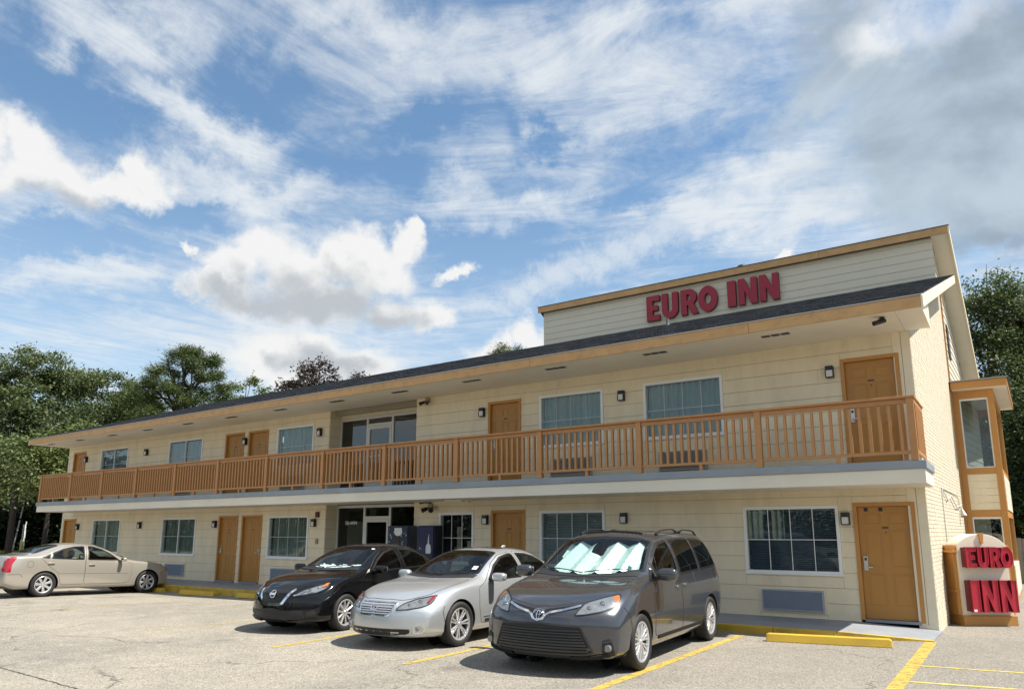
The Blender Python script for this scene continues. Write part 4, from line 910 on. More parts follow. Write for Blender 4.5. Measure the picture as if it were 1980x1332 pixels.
    def patch(s, poly, view, off=.003, th=.006, res=.05, sg=1, holes=()):
        """a panel following the body, standing `off` proud of it, with a turned-in edge"""
        bd = dens(poly, res); nb = len(bd); xs = [p.x for p in bd]; ys = [p.y for p in bd]
        gx = np.arange(min(xs) + res / 2, max(xs), res); gy = np.arange(min(ys) + res / 2, max(ys), res)
        if len(gx) and len(gy):
            G = np.array([(a, b_) for a in gx for b_ in gy]); G = G[inpoly(G, [tuple(p) for p in bd])]
            B_ = np.array([tuple(p) for p in bd]); G = [g for g in G if np.min(np.hypot(*(B_ - g).T)) > res * .45]
        else: G = []
        edges = [(i, (i + 1) % nb) for i in range(nb)]; pts = list(bd)
        for ho in holes:
            hb = dens(ho, res); k = len(pts); pts += hb; edges += [(k + i, k + (i + 1) % len(hb)) for i in range(len(hb))]
            HB = np.array([tuple(p) for p in hb])
            if len(G): G = [g for g in G if not inpoly(np.array([g]), ho)[0] and np.min(np.hypot(*(HB - g).T)) > res * .45]
        pts += [Vector(g) for g in G]
        vs, es, fs, ov, _, _ = delaunay_2d_cdt(pts, edges, [], 1, 1e-6)
        if holes:
            C_ = np.array([np.mean([tuple(vs[i]) for i in f], axis=0) for f in fs]); bad = np.zeros(len(fs), bool)
            for ho in holes: bad |= inpoly(C_, ho)
            fs = [f for f, k in zip(fs, bad) if not k]
        m = MB(); P = []; Nn = []
        for q in vs:
            h, n = s.cast(view, q.x, q.y, sg); P.append(h + n * off); Nn.append(n)
        ec = {}
        for f in fs:
            for i in range(len(f)):
                k = tuple(sorted((f[i], f[(i + 1) % len(f)]))); ec[k] = ec.get(k, 0) + 1
        nrm = Vector((0, 0, 0))
        ff = []
        for f in fs:
            a, b_, c = P[f[0]], P[f[1]], P[f[2]]; nn = (b_ - a).cross(c - a)
            ff.append(tuple(f) if nn.dot(Nn[f[0]]) >= 0 else tuple(reversed(f)))
        m.add(P, ff)
        if th:
            for f in ff:
                for i in range(len(f)):
                    a, b_ = f[i], f[(i + 1) % len(f)]
                    if ec[tuple(sorted((a, b_)))] == 1: m.add([P[a], P[b_], P[b_] - Nn[b_] * th, P[a] - Nn[a] * th], [(0, 3, 2, 1)])
        return m
    def ribbon(s, line, view, wd, off=.004, sg=1, closed=False, res=.04, th=.004, mb=None):
        q = dens(line, res, closed); n = len(q); m = mb or MB(); rows = []
        for i in range(n):
            t = (q[(i + 1) % n] - q[i - 1]) if closed else (q[min(i + 1, n - 1)] - q[max(i - 1, 0)]); t.normalize(); w = Vector((-t.y, t.x)) * wd / 2
            r = []
            for a in (q[i] + w, q[i] - w):
                h, nn = s.cast(view, a.x, a.y, sg); r += [h + nn * off, h + nn * (off - th)]
            rows.append(r)
        vs = [p for r in rows for p in r]; fs = []
        for i in range(n if closed else n - 1):
            a, b_ = 4 * i, 4 * ((i + 1) % n); fs += [(a, b_, b_ + 2, a + 2), (a, a + 1, b_ + 1, b_), (a + 2, b_ + 2, b_ + 3, a + 3)]
        m.add(vs, fs); return m
    def put(s, mb, name, mats, parent=None, smooth=True, label=None, fix=False, auto=50):
        me = mb.mesh(name, mats, (0, 0, 0), smooth, fix)
        if smooth: me.set_sharp_from_angle(angle=R(auto))
        o = bpy.data.objects.new(name, me); p = parent or s.root; col.objects.link(o); o.parent = p; WLOC[o.name] = WLOC[s.root.name]
        return props(o, label)
    def body(s, cuts_side, cuts_top, arches, paint):
        """the shell, with openings for the windows and wheel arches cut clean along their outlines"""
        V = s.V.copy(); F = s.F; c = V[F].mean(1); kill = np.zeros(len(F), bool); snaps = []
        for poly in cuts_side:
            k = inpoly(c[:, 1:], poly) & (np.abs(c[:, 0]) > .42); snaps.append((k, 'side', poly)); kill |= k
        for poly, zmin in cuts_top:
            k = inpoly(c[:, :2], poly) & (c[:, 2] > zmin); snaps.append((k, 'top', poly)); kill |= k
        for (ya, za, ra) in arches:
            k = (np.hypot(c[:, 1] - ya, c[:, 2] - za) < ra) & (np.abs(c[:, 0]) > .5 * s.W) & (c[:, 2] < za + ra); snaps.append((k, 'arch', (ya, za, ra))); kill |= k
        for k, kind, poly in snaps:
            inn = set(np.unique(F[k])); keep = set(np.unique(F[~kill]))
            for i in inn & keep:
                p = V[i]
                if kind == 'side':
                    q = nearest_on(poly, Vector(p[1:])); h, n = s.cast('side', q.x, q.y, 1 if p[0] > 0 else -1); V[i] = h
                elif kind == 'top':
                    q = nearest_on(poly, Vector(p[:2])); h, n = s.cast('top', q.x, q.y); V[i] = h
                else:
                    v = p[1:] - np.array(poly[:2]); v = v / np.linalg.norm(v) * poly[2]; V[i, 1:] = v + np.array(poly[:2])
        m = MB(); F2 = F[~kill]; used = np.unique(np.concatenate([F2.ravel(), s.T.ravel()])); mp = -np.ones(len(V), int); mp[used] = np.arange(len(used))
        m.add(V[used].tolist(), [tuple(f) for f in mp[F2].tolist()] + [tuple(f) for f in mp[s.T].tolist()])
        return s.put(m, 'body', paint, auto=60)
def paint(name, base, metal=.5, rough=.32, flake=.06, coat=1.):
    m = mat(name, base, rough, metal, var=flake, vscale=400, coat=coat)
    nt = m.node_tree; N = nt.nodes; L = nt.links; p = N['Principled BSDF']
    g = N.new('ShaderNodeNewGeometry'); d = N.new('ShaderNodeBsdfDiffuse'); d.inputs[0].default_value = (.035, .034, .033, 1)
    mx = N.new('ShaderNodeMixShader'); L.new(g.outputs['Backfacing'], mx.inputs[0]); L.new(p.outputs[0], mx.inputs[1]); L.new(d.outputs[0], mx.inputs[2]); L.new(mx.outputs[0], N['Material Output'].inputs[0])
    return m
M['windscreen'] = glass('windscreen_glass', (.74, .83, .81), ior=1.5)
M['sideglass'] = glass('side_window_glass', (.38, .44, .43), ior=1.5)
M['tintglass'] = glass('privacy_glass', (.04, .05, .06), ior=1.5)
M['lens'] = glass('clear_lamp_lens', (.93, .94, .94), ior=1.45, boost=1.6)
M['reflector'] = mat('lamp_reflector', (.66, .67, .66), .18, .85, var=.15, vscale=25)
M['lampwhite'] = mat('lamp_inner_silver', (.36, .37, .37), .2, .6, var=.3, vscale=12, bump=.25, bscale=18)
M['amber'] = mat('amber_lens', (.75, .16, .012), .2, var=.05, coat=.5)
M['redlens'] = mat('red_lamp_lens', (.33, .006, .02), .12, var=.15, vscale=14, coat=1.)
M['rubber'] = mat('tyre_rubber', (.013, .013, .0135), .7, var=.2, vscale=8, bump=.2, bscale=80, dirt=.12, dirtcol=(.05, .046, .04), dscale=5)
M['trim'] = mat('black_trim', (.010, .010, .011), .3, var=.1)
M['matt'] = mat('matt_black_plastic', (.016, .016, .017), .6, var=.15)
M['alloy'] = mat('bright_alloy', (.62, .62, .63), .27, .65, var=.05, dirt=.1, dirtcol=(.2, .19, .18))
M['alloy_dark'] = mat('shadowed_alloy', (.12, .12, .125), .4, .6, var=.1)
M['seat'] = mat('dark_seat_cloth', (.045, .044, .043), .8, var=.15)
M['seat_tan'] = mat('tan_seat_leather', (.26, .22, .165), .6, var=.1)
M['gap'] = mat('panel_gap_shadow', (.03, .03, .03), .8, var=.05)
M['dash'] = mat('dark_dashboard', (.030, .030, .031), .6, var=.1)
M['foil'] = mat('silver_foil', (.68, .79, .77), .3, .15, var=.06, vscale=6, bump=.5, bscale=14)
M['sticker'] = mat('white_sticker', (.6, .62, .62), .5, var=.1)
def wheel_meshes(r, wd, rim_r, spoke_fn):
    t = MB(); h = wd / 2
    t.lathe([(rim_r - .004, -h * .82), (rim_r + .012, -h * .95), (r * .86, -h), (r * .955, -h * .93), (r * .992, -h * .74), (r, -h * .4), (r, h * .4), (r * .992, h * .74), (r * .955, h * .93), (r * .86, h), (rim_r + .012, h * .95), (rim_r - .004, h * .82)], n=48)
    for k in (-.45, -.15, .15, .45): t.lathe([(r - .008, h * (k - .03)), (r + .0007, h * (k - .03)), (r + .0007, h * (k + .03)), (r - .008, h * (k + .03))], n=48)
    tyre = t.mesh('tyre', M['rubber'], smooth=True); tyre.set_sharp_from_angle(angle=R(50))
    w_ = MB(); w_.lathe([(rim_r, -h * .8), (rim_r - .018, -h * .5), (rim_r - .03, h * .3), (rim_r - .012, h * .8)], n=40)
    w_.lathe([(.02, -.02), (rim_r * .62, -.02), (rim_r * .62, -.0), (.02, .0)], n=32, m=1); w_.lathe([(.0005, -h * .3), (rim_r * .9, -h * .3)], n=24, m=2)
    wheel = w_.mesh('wheel', [M['alloy_dark'], M['nickel'], M['black']], smooth=True); wheel.set_sharp_from_angle(angle=R(40))
    q = MB(); q.lathe([(rim_r - .028, h * .62), (rim_r - .022, h * .83), (rim_r - .004, h * .90), (rim_r + .004, h * .86), (rim_r + .002, h * .74)], n=48)
    spoke_fn(q, rim_r - .018, h)
    q.lathe([(.0005, h * .80), (.026, h * .79), (.033, h * .72), (.033, h * .45)], n=20)
    rim = q.mesh('rim', [M['alloy'], M['black']], smooth=True); rim.set_sharp_from_angle(angle=R(35))
    return tyre, wheel, rim
def spoke(q, a, r0, r1, w0, w1, x0, x1, th=.02, tw=0.):
    """a tapered spoke from the hub outwards; a = angle, tw = sideways lean of the outer end"""
    pts = []
    for (r, w_, x_, da) in ((r0, w0, x0, 0), ((r0 + r1) / 2, (w0 + w1) / 2 * .92, (x0 + x1) / 2 + .006, tw * .5), (r1, w1, x1, tw)):
        c, s_ = math.cos(a + da), math.sin(a + da)
        for sd in (-1, 1): pts.append((x_ - .006, r * c - sd * w_ / 2 * s_, r * s_ + sd * w_ / 2 * c)); pts.append((x_, r * c - sd * w_ * .32 * s_, r * s_ + sd * w_ * .32 * c)); pts.append((x_ - th - .006, r * c - sd * w_ / 2 * s_, r * s_ + sd * w_ / 2 * c))
    fs = []
    for i in (0, 6): fs += [(i + 1, i + 4, i + 10, i + 7), (i, i + 1, i + 7, i + 6), (i + 4, i + 3, i + 9, i + 10), (i + 2, i, i + 6, i + 8), (i + 3, i + 5, i + 11, i + 9)]
    q.add(pts, fs)
def sp_twin(n, lean, w=.03):
    def f(q, r, h):
        q.lathe([(.03, h * .74), (.062, h * .70), (.07, h * .5)], n=24)
        for k in range(n):
            a = 2 * math.pi * k / n
            for sd in (-1, 1): spoke(q, a + sd * .10, .05, r, w * 1.15, w, h * .70, h * .80, tw=sd * lean)
        for k in range(5):
            a = 2 * math.pi * (k + .5) / 5; q.cyl((h * .6, .052 * math.cos(a), .052 * math.sin(a)), (h * .73, .052 * math.cos(a), .052 * math.sin(a)), .009, n=6, m=1)
    return f
def sp_wide(n, w0, w1):
    def f(q, r, h):
        q.lathe([(.03, h * .74), (.066, h * .70), (.075, h * .5)], n=24)
        for k in range(n): spoke(q, 2 * math.pi * k / n + .2, .05, r, w0, w1, h * .68, h * .8, th=.03)
        for k in range(5):
            a = 2 * math.pi * (k + .5) / 5; q.cyl((h * .6, .05 * math.cos(a), .05 * math.sin(a)), (h * .73, .05 * math.cos(a), .05 * math.sin(a)), .009, n=6, m=1)
    return f
def superell(mb, c, rx, ry, rz, e=.6, n=18, k=10, m=0, shear=0.):
    f = lambda t, p: math.copysign(abs(t) ** p, t); vs = []
    for i in range(k + 1):
        v = -math.pi / 2 + math.pi * i / k
        for j in range(n):
            u = 2 * math.pi * j / n; z = f(math.sin(v), e) * rz
            vs.append((c[0] + f(math.cos(v), e) * f(math.cos(u), e) * rx, c[1] + f(math.cos(v), e) * f(math.sin(u), e) * ry + shear * z, c[2] + z))
    mb.add(vs, [(i * n + j, i * n + (j + 1) % n, (i + 1) * n + (j + 1) % n, (i + 1) * n + j) for i in range(k) for j in range(n)], m)
def common(car, root, paintm, cfg):
    """shell, doors, glass, wheels, mirrors, lamps and cabin shared by all four cars"""
    L2 = car.L / 2; Y = lambda p: [(a - L2, b_) for a, b_ in p]; XY = lambda p: [(a, b_ - L2) for a, b_ in p]
    sides = [rounded(Y(p), .03) for p in cfg['side_windows']]; ws = rounded(XY(cfg['windscreen']), .05, 3); rg = rounded(XY(cfg['rear_glass']), .05, 3)
    arches = [(cfg['axles'][0] - L2, cfg['r'], cfg['arch']), (cfg['axles'][1] - L2, cfg['r'], cfg['arch'])]
    body = car.body([offset_poly(p, .012) for p in sides], [(offset_poly(ws, .02), cfg['zcut']), (offset_poly(rg, .02), cfg['zcut'])], arches, paintm)
    for poly, view, gm, nm in ((ws, 'top', cfg.get('wsglass', 'windscreen'), 'windscreen'), (rg, 'top', 'sideglass', 'rear_window')):
        g = car.put(car.patch(poly, view, off=.001, th=.0, res=.07), nm, M[gm])
        mb = MB(); car.ribbon(offset_poly(poly, .014), view, .040, off=.004, closed=True, res=.05, mb=mb)
        if nm == 'windscreen' and 'frit' in cfg: car.ribbon(XY(cfg['frit']), view, .07, off=.0035, res=.05, mb=mb)
        car.put(mb, 'window_seal', M['trim'], g)
    doors = {}
    for sg in (1, -1):
        for i, dp in enumerate(cfg['doors']):
            pl = rounded(Y(dp['poly']), .05); dn = dp.get('name', 'door')
            door_ = car.put(car.patch(pl, 'side', off=.0035, th=.004, res=.06, sg=sg, holes=[offset_poly(q, .012) for q, ow in zip(sides, cfg['side_own']) if ow == i]), dn, paintm)
            car.put(car.ribbon(offset_poly(pl, -.003), 'side', .007, off=.0012, sg=sg, closed=True, th=.003), 'door_gap', M[cfg.get('gap', 'gap')], door_)
            doors[(sg, i)] = door_
            if 'handle' in dp:
                hd, hz, hm = dp['handle']; mb = MB(); h, n = car.cast('side', hd - L2, hz, sg)
                superell(mb, (h.x + sg * .030, h.y, h.z), .013, .085, .017, .5, 14, 8); mb.cyl((h.x - sg * .01, h.y - .055, h.z), (h.x + sg * .03, h.y - .055, h.z), .011, n=8); mb.cyl((h.x - sg * .01, h.y + .06, h.z), (h.x + sg * .03, h.y + .06, h.z), .014, n=8)
                car.put(mb, 'door_handle', M[hm] if isinstance(hm, str) else hm, door_, fix=True)
        for i, (poly, gm, own) in enumerate(zip(sides, cfg['side_glass'], cfg['side_own'])):
            par = doors[(sg, own)] if own is not None else None
            g = car.put(car.patch(poly, 'side', off=.002, th=.0, res=.08, sg=sg), 'side_window', M[gm], par)
            if par is None: car.put(car.ribbon(offset_poly(poly, .008), 'side', .030, off=.006, sg=sg, closed=True, res=.05), 'window_seal', M['trim'], g)
            else: car.put(car.ribbon(offset_poly(poly, .008), 'side', .030, off=.006, sg=sg, closed=True, res=.05), 'window_seal', M['trim'], par)
        for ln, wd, mm, nm in cfg.get('side_trim', []): car.put(car.ribbon(Y(ln), 'side', wd, off=.009, sg=sg, th=.012), nm, M[mm] if isinstance(mm, str) else mm)
        # mirror
        md, mz, rx, ry_, rz = cfg['mirror']; h, n = car.cast('side', md - L2 + .06, mz - .05, sg)
        mb = MB(); cx_ = sg * (abs(h.x) + .055 + rx); superell(mb, (cx_, md - L2, mz), rx, ry_, rz, .62, 20, 12)
        mo = car.put(mb, 'wing_mirror', cfg.get('mirror_paint', paintm), fix=True, auto=80)
        a = MB(); a.hexa([(h.x - sg * .02, md - L2 - .03, mz - rz * .9), (h.x - sg * .02, md - L2 + .09, mz - rz * .9), (h.x - sg * .02, md - L2 + .09, mz - rz * .35), (h.x - sg * .02, md - L2 - .03, mz - rz * .35), (cx_ - sg * rx * .3, md - L2 - .03, mz - rz * .85), (cx_ - sg * rx * .3, md - L2 + .06, mz - rz * .85), (cx_ - sg * rx * .3, md - L2 + .06, mz - rz * .4), (cx_ - sg * rx * .3, md - L2 - .03, mz - rz * .4)])
        car.put(a, 'mirror_arm', M['trim'], mo, smooth=False, fix=True)
        a = MB(); superell(a, (cx_, md - L2 + ry_ * .93, mz), rx * .84, .008, rz * .8, .5, 16, 8); car.put(a, 'mirror_glass', M['chrome'], mo, fix=True)
        # wheel arch liner, wheels
        for ax in arches:
            mb = MB(); n_ = 28; x_out = None
            h, _ = car.cast('side', ax[0] + ax[2] * .72, ax[1] + ax[2] * .78, sg); xo = abs(h.x) - .012; xi = car.W * .46
            ang = [math.radians(-8 + 196 * i / n_) for i in range(n_ + 1)]; rr_ = ax[2] - .002
            vs = []
            for t in ang:
                yy, zz = ax[0] + rr_ * math.cos(t), ax[1] + rr_ * math.sin(t); h, _ = car.cast('side', yy, max(zz, .22), sg); vs += [(sg * (abs(h.x) - .006), yy, zz), (sg * xi, yy, zz)]
            mb.add(vs, [(2 * i, 2 * i + 1, 2 * i + 3, 2 * i + 2) for i in range(n_)]); mb.add([(sg * xi, ax[0] + rr_ * math.cos(t), ax[1] + rr_ * math.sin(t)) for t in ang], [tuple(range(n_ + 1))])
            car.put(mb, 'wheel_arch', M['matt'], smooth=False)
        tyre, wheel, rim = cfg['wheel']
        for ax, xo in zip(arches, cfg['track']):
            wo = bpy.data.objects.new('wheel', wheel); col.objects.link(wo); wo.parent = root; wo.location = (sg * xo, ax[0], cfg['r']); wo.rotation_euler = (random.Random(ax[0] * sg).uniform(0, 6), 0, 0 if sg > 0 else math.pi)
            for nm, me in (('tyre', tyre), ('rim', rim)):
                so_ = bpy.data.objects.new(nm, me); col.objects.link(so_); so_.parent = wo
    # bonnet
    hp = rounded(XY(cfg['bonnet']), .06); bn = car.put(car.patch(hp, 'top', off=.0035, th=.004, res=.07), 'bonnet', paintm)
    car.put(car.ribbon(offset_poly(hp, -.004), 'top', .008, off=.0012, closed=True, th=.003), 'bonnet_gap', M[cfg.get('gap', 'gap')], bn)
    # cowl and wipers
    ck = XY(cfg['cowl']); cw = car.put(car.patch(ck, 'top', off=.006, th=.01, res=.06), 'cowl_panel', M['matt'])
    for (x0, d0, x1, d1) in cfg['wipers']:
        mb = MB(); pts = []
        for k in range(9):
            t = k / 8; h, n = car.cast('top', x0 + (x1 - x0) * t, d0 + (d1 - d0) * t - L2); pts.append(h + n * (.022 + .012 * math.sin(t * math.pi)))
        mb.tube(pts, .008, 6); car.put(mb, 'wiper', M['matt'], cw, fix=True)
    # cabin
    cab = cfg['cabin']; mb = MB(); x1, d0, d1, zf, zd = cab['half'], cab['dash'], cab['end'], .30, cab['zdash']
    mb.box(-x1, x1, d0 - L2, d1 - L2, zf - .03, zf); car.put(mb, 'cabin_floor', M['dash'], smooth=False)
    mb = MB(); pr = [(d0 - .18 - L2, zd - .5), (d0 + .30 - L2, zd - .45), (d0 + .30 - L2, zd - .10), (d0 + .24 - L2, zd - .02), (d0 + .06 - L2, zd), (d0 - .28 - L2, zd - .02)]; mb.prism(pr, 0, -x1, x1); dsh = car.put(mb, 'dashboard', M['dash'], smooth=False, fix=True)
    mb = MB(); c = Vector((x1 * .52, d0 + .40 - L2, zd + .02)); tl = R(25)
    pts = [c + Vector((.185 * math.cos(t), -.185 * math.sin(t) * math.sin(tl) * -1, .185 * math.sin(t) * math.cos(tl))) for t in [2 * math.pi * i / 24 for i in range(25)]]
    mb.tube(pts, .016, 6); mb.cyl(c + Vector((0, -.02, 0)), c + Vector((0, -.25, -.12)), .03, n=8); mb.tube([c + Vector((-.18, 0, 0)), c, c + Vector((.18, 0, 0))], .02, 6); car.put(mb, 'steering_wheel', M['matt'], fix=True)
    for ri, sd in enumerate(cab['rows']):
        hs = 1. if ri == 0 or cab.get('tall') else .80
        for sx in ((-1, 1) if not cab.get('bench') or sd == cab['rows'][0] else (-1, 0, 1)):
            mb = MB(); cx_ = sx * x1 * (.5 if sd == cab['rows'][0] else .62); yb = sd - L2; zs_ = cab['zseat']
            superell(mb, (cx_, yb - .22, zs_), .25, .27, .10, .5, 16, 8); superell(mb, (cx_, yb + .10, zs_ + .34 * hs), .24, .10, .32 * hs, .5, 16, 10, shear=.28); superell(mb, (cx_, yb + .20, zs_ + .74 * hs), .13, .05, .085 * hs, .55, 14, 8); mb.cyl((cx_, yb + .18, zs_ + .6 * hs), (cx_, yb + .2, zs_ + .72 * hs), .03, n=6)
            car.put(mb, 'seat', M[cab.get('seatm', 'seat')], fix=True)
    # inside mirror
    h, n = car.cast('top', 0, cfg['cabin']['mirror_d'] - L2); mb = MB(); superell(mb, (0, h.y + .06, h.z - .10), .12, .02, .035, .5, 14, 8); mb.cyl((0, h.y + .03, h.z - .01), (0, h.y + .06, h.z - .09), .012, n=6); car.put(mb, 'inside_mirror', M['matt'], fix=True)
    # underside shadow plate and plain front valance
    return body, doors, bn
def lamp(car, poly, sg, paintm=None, projector=None, amber=None, strip=None, view='front', base='reflector', dark=None):
    pl = rounded(poly, .025)
    b_ = car.put(car.patch(pl, view, off=.002, th=.006, res=.03, sg=sg), 'headlight', M[base])
    car.put(car.ribbon(pl, view, .012, off=.0065, sg=sg, closed=True, res=.03), 'lamp_surround', M['trim'], b_)
    for (cx_, cz, r) in projector or []:
        h, n = car.cast(view, cx_, cz, sg); mb = MB(); ax = (n + Vector((0, -1.2, 0))).normalized()
        a = ax.orthogonal().normalized(); b2 = ax.cross(a); vs = []; prof = [(r, .000), (r * .96, .010), (r * .80, .010), (r * .74, .003), (r * .62, .007), (r * .40, .014), (.0005, .017)]; k = 20
        for pr, t in prof:
            for i in range(k): q = 2 * math.pi * i / k; vs.append(h + (a * math.cos(q) + b2 * math.sin(q)) * pr + ax * t)
        mb.add(vs, [(i * k + j, i * k + (j + 1) % k, (i + 1) * k + (j + 1) % k, (i + 1) * k + j) for i in range(2) for j in range(k)], 0)
        mb.add(vs, [(i * k + j, i * k + (j + 1) % k, (i + 1) * k + (j + 1) % k, (i + 1) * k + j) for i in range(2, 6) for j in range(k)], 1)
        car.put(mb, 'lamp_projector', [M['chrome'], M['lamp_bulb']], b_, fix=True)
    if amber: car.put(car.patch(amber, view, off=.004, th=.003, res=.03, sg=sg), 'side_marker', M['amber'], b_)
    if dark:
        for dk in dark: car.put(car.patch(dk, view, off=.0035, th=.002, res=.03, sg=sg), 'lamp_bezel', M['alloy_dark'], b_)
    car.put(car.patch(offset_poly(pl, .003), view, off=.020, th=.014, res=.03, sg=sg), 'lamp_lens', M['lens'], b_)
    return b_
M['lamp_bulb'] = mat('lamp_bowl_glass', (.26, .27, .28), .08, .5, var=.1)
def ell(cx_, cz, a, b_, n=28): return [(cx_ + a * math.cos(2 * math.pi * i / n), cz + b_ * math.sin(2 * math.pi * i / n)) for i in range(n)]
def ring3(car, view, pts, rad, off, mb, closed=True):
    P = [];
    for q in pts:
        h, n = car.cast(view, q[0], q[1]); P.append(h + n * off)
    if closed: P += P[:2]
    mb.tube(P, rad, 6)
mir = lambda p: [(-a, b_) for a, b_ in reversed(p)]
# ---- grey minivan
def K(**k): return k
van_spec = dict(L=5.09, W=.985, nose=(.36, 2.5, 1.05, [(.1, .10), (.24, .03), (.36, 0), (.58, 0), (.72, .03), (.84, .10), (1.0, .16), (2, .2)]), tail=(.26, 3, 1.1, [(.1, .12), (.35, .02), (.62, .02), (.80, .05), (1.1, .10), (1.4, .24), (1.62, .44), (2, .46)]),
    round=(.10, .10), crown=.80,
    k=dict(zb=[(0, .21), (.5, .19), (4.6, .20), (5.09, .28)], wb=[(0, .80), (.6, .84), (4.6, .84), (5.09, .78)], zk=[(0, .30), (1, .30), (4.2, .30), (5.09, .38)], wk=[(0, .90), (.6, .945), (4.6, .945), (5.09, .88)],
           zw=[(0, .52), (.6, .62), (4.5, .66), (5.09, .66)], ww=[(0, .93), (.4, .965), (.8, .985), (4.5, .985), (5.09, .93)],
           zs=[(0, .66), (.3, .79), (.8, .92), (1.4, 1.01), (2.5, 1.06), (3.5, 1.09), (4.6, 1.13), (5.09, 1.08)], ws=[(0, .89), (.5, .93), (1., .948), (2, .95), (4.2, .945), (5.09, .88)],
           ze=[(0, .75), (.3, .885), (.8, 1.0), (1.2, 1.065), (1.45, 1.12), (1.9, 1.37), (2.3, 1.565), (2.7, 1.64), (3.4, 1.67), (4.2, 1.655), (4.75, 1.60), (5.09, 1.52)],
           we=[(0, .74), (.5, .81), (1., .87), (1.35, .885), (1.8, .825), (2.3, .745), (3., .725), (4.2, .715), (5.09, .65)],
           zt=[(0, .79), (.12, .875), (.45, .965), (.85, 1.04), (1.16, 1.085), (1.28, 1.13), (1.7, 1.42), (2.08, 1.645), (2.3, 1.71), (2.8, 1.745), (3.4, 1.755), (4.2, 1.74), (4.8, 1.69), (5.09, 1.63)]))
def make_van(loc, rot):
    root = thing('minivan', 'dark grey minivan with folded silver sunshade inside its windscreen, right end of the row', 'minivan', loc, None)
    root.rotation_euler = (0, 0, rot); car = Car(van_spec, root); L2 = car.L / 2; pm = M['van_paint'] = paint('dark_grey_metallic_paint', (.066, .069, .078), .55, .22)
    wm = wheel_meshes(.345, .235, .235, sp_twin(5, .085, .030))
    def extra(q, r, h):
        q.lathe([(.03, h * .74), (.062, h * .70), (.07, h * .5)], n=24)
        for k in range(10):
            a = 2 * math.pi * k / 10
            for sd in (-1, 1): spoke(q, a + sd * .05, .05, r, .017, .021, h * .72, h * .82, th=.024, tw=sd * .10)
    wm = wheel_meshes(.345, .235, .250, extra)
    Y = lambda p: [(a - L2, b_) for a, b_ in p]
    cfg = dict(axles=(1.0, 4.03), r=.345, arch=.392, zcut=.95, track=(.862, .862), wheel=wm, mirror=(1.62, 1.15, .135, .08, .085),
        side_windows=[[(1.44, 1.065), (1.66, 1.075), (1.66, 1.225)], [(1.73, 1.08), (1.73, 1.29), (2.00, 1.45), (2.20, 1.545), (2.50, 1.595), (2.54, 1.10)], [(2.66, 1.105), (2.61, 1.60), (3.05, 1.622), (3.44, 1.615), (3.54, 1.13)], [(3.66, 1.135), (3.55, 1.612), (4.0, 1.60), (4.28, 1.555), (4.56, 1.22), (4.50, 1.16)]],
        side_glass=('sideglass', 'sideglass', 'tintglass', 'tintglass'), side_own=(None, 0, 1, None),
        windscreen=[(-.82, 1.53), (-.5, 1.335), (0, 1.255), (.5, 1.335), (.82, 1.53), (.69, 2.20), (.35, 2.115), (0, 2.09), (-.35, 2.115), (-.69, 2.20)],
        frit=[(-.55, 2.10), (0, 2.04), (.55, 2.10)],
        rear_glass=[(-.5, 4.74), (.5, 4.74), (.55, 4.86), (-.55, 4.86)],
        doors=[dict(poly=[(1.48, .42), (1.45, .98), (1.69, 1.05), (2.00, 1.49), (2.22, 1.575), (2.53, 1.625), (2.60, 1.08), (2.60, .36), (1.54, .36)], handle=(2.42, .955, 'chrome')), dict(name='sliding_door', poly=[(2.625, .36), (2.625, 1.08), (2.575, 1.635), (3.48, 1.635), (3.60, 1.12), (3.60, .82), (3.60, .60), (3.56, .36)], handle=(2.75, .965, 'chrome'))],
        bonnet=[(-.80, 1.32), (-.40, 1.225), (0, 1.21), (.40, 1.225), (.80, 1.32), (.79, .80), (.765, .56), (.55, .295), (.345, .19), (.12, .125), (-.12, .125), (-.345, .19), (-.55, .295), (-.765, .56), (-.79, .80)],
        cowl=[(-.78, 1.36), (-.5, 1.27), (0, 1.23), (.5, 1.27), (.78, 1.36), (.77, 1.50), (.5, 1.36), (0, 1.28), (-.5, 1.36), (-.77, 1.50)],
        wipers=[(.62, 1.44, .02, 1.32), (.0, 1.30, -.60, 1.43)],
        cabin=dict(half=.80, dash=1.55, end=4.7, zdash=1.06, zseat=.62, rows=(2.75, 3.6), mirror_d=2.1, seatm='seat'), side_trim=[([(1.62, .335), (3.62, .335)], .05, pm, 'sill')])
    common(car, root, pm, cfg)
    F = 'front'
    # lower grille: big trapezoid with slats
    gp = [(-.54, .595), (0, .622), (.54, .595), (.675, .30), (.58, .275), (-.58, .275), (-.675, .30)]
    gr = car.put(car.patch(rounded(gp, .03), F, off=.003, th=.006, res=.06), 'lower_grille', M['matt'])
    for z in np.linspace(.315, .545, 8):
        t = (z - .285) / .31; hw = .655 - .12 * t - .02
        car.put(car.ribbon([(-hw, z), (hw, z)], F, .014 if z > .43 else .020, off=.020, th=.020, res=.05), 'grille_slat', M['van_slat'], gr)
    car.put(car.ribbon(rounded(gp, .03), F, .022, off=.012, closed=True, th=.012), 'grille_frame', M['van_slat'], gr)
    # upper grille: two dark slots with chrome wings
    for sg in (1, -1):
        pl = [(.075 * sg, .70), (.13 * sg, .728), (.30 * sg, .757), (.47 * sg, .795), (.50 * sg, .843), (.34 * sg, .818), (.13 * sg, .785), (.075 * sg, .775)]
        if sg < 0: pl = pl[::-1]
        ug = car.put(car.patch(pl, F, off=.003, th=.004, res=.04), 'upper_grille', M['trim'])
        ln = [(.065 * sg, .665), (.10 * sg, .715), (.15 * sg, .740), (.32 * sg, .772), (.50 * sg, .822)]
        car.put(car.ribbon(ln, F, .022, off=.016, th=.016, res=.03), 'chrome_wing', M['chrome'], ug)
    bd = car.put(car.patch(ell(0, .715, .072, .062), F, off=.004, th=.004, res=.03), 'emblem', M['trim'])
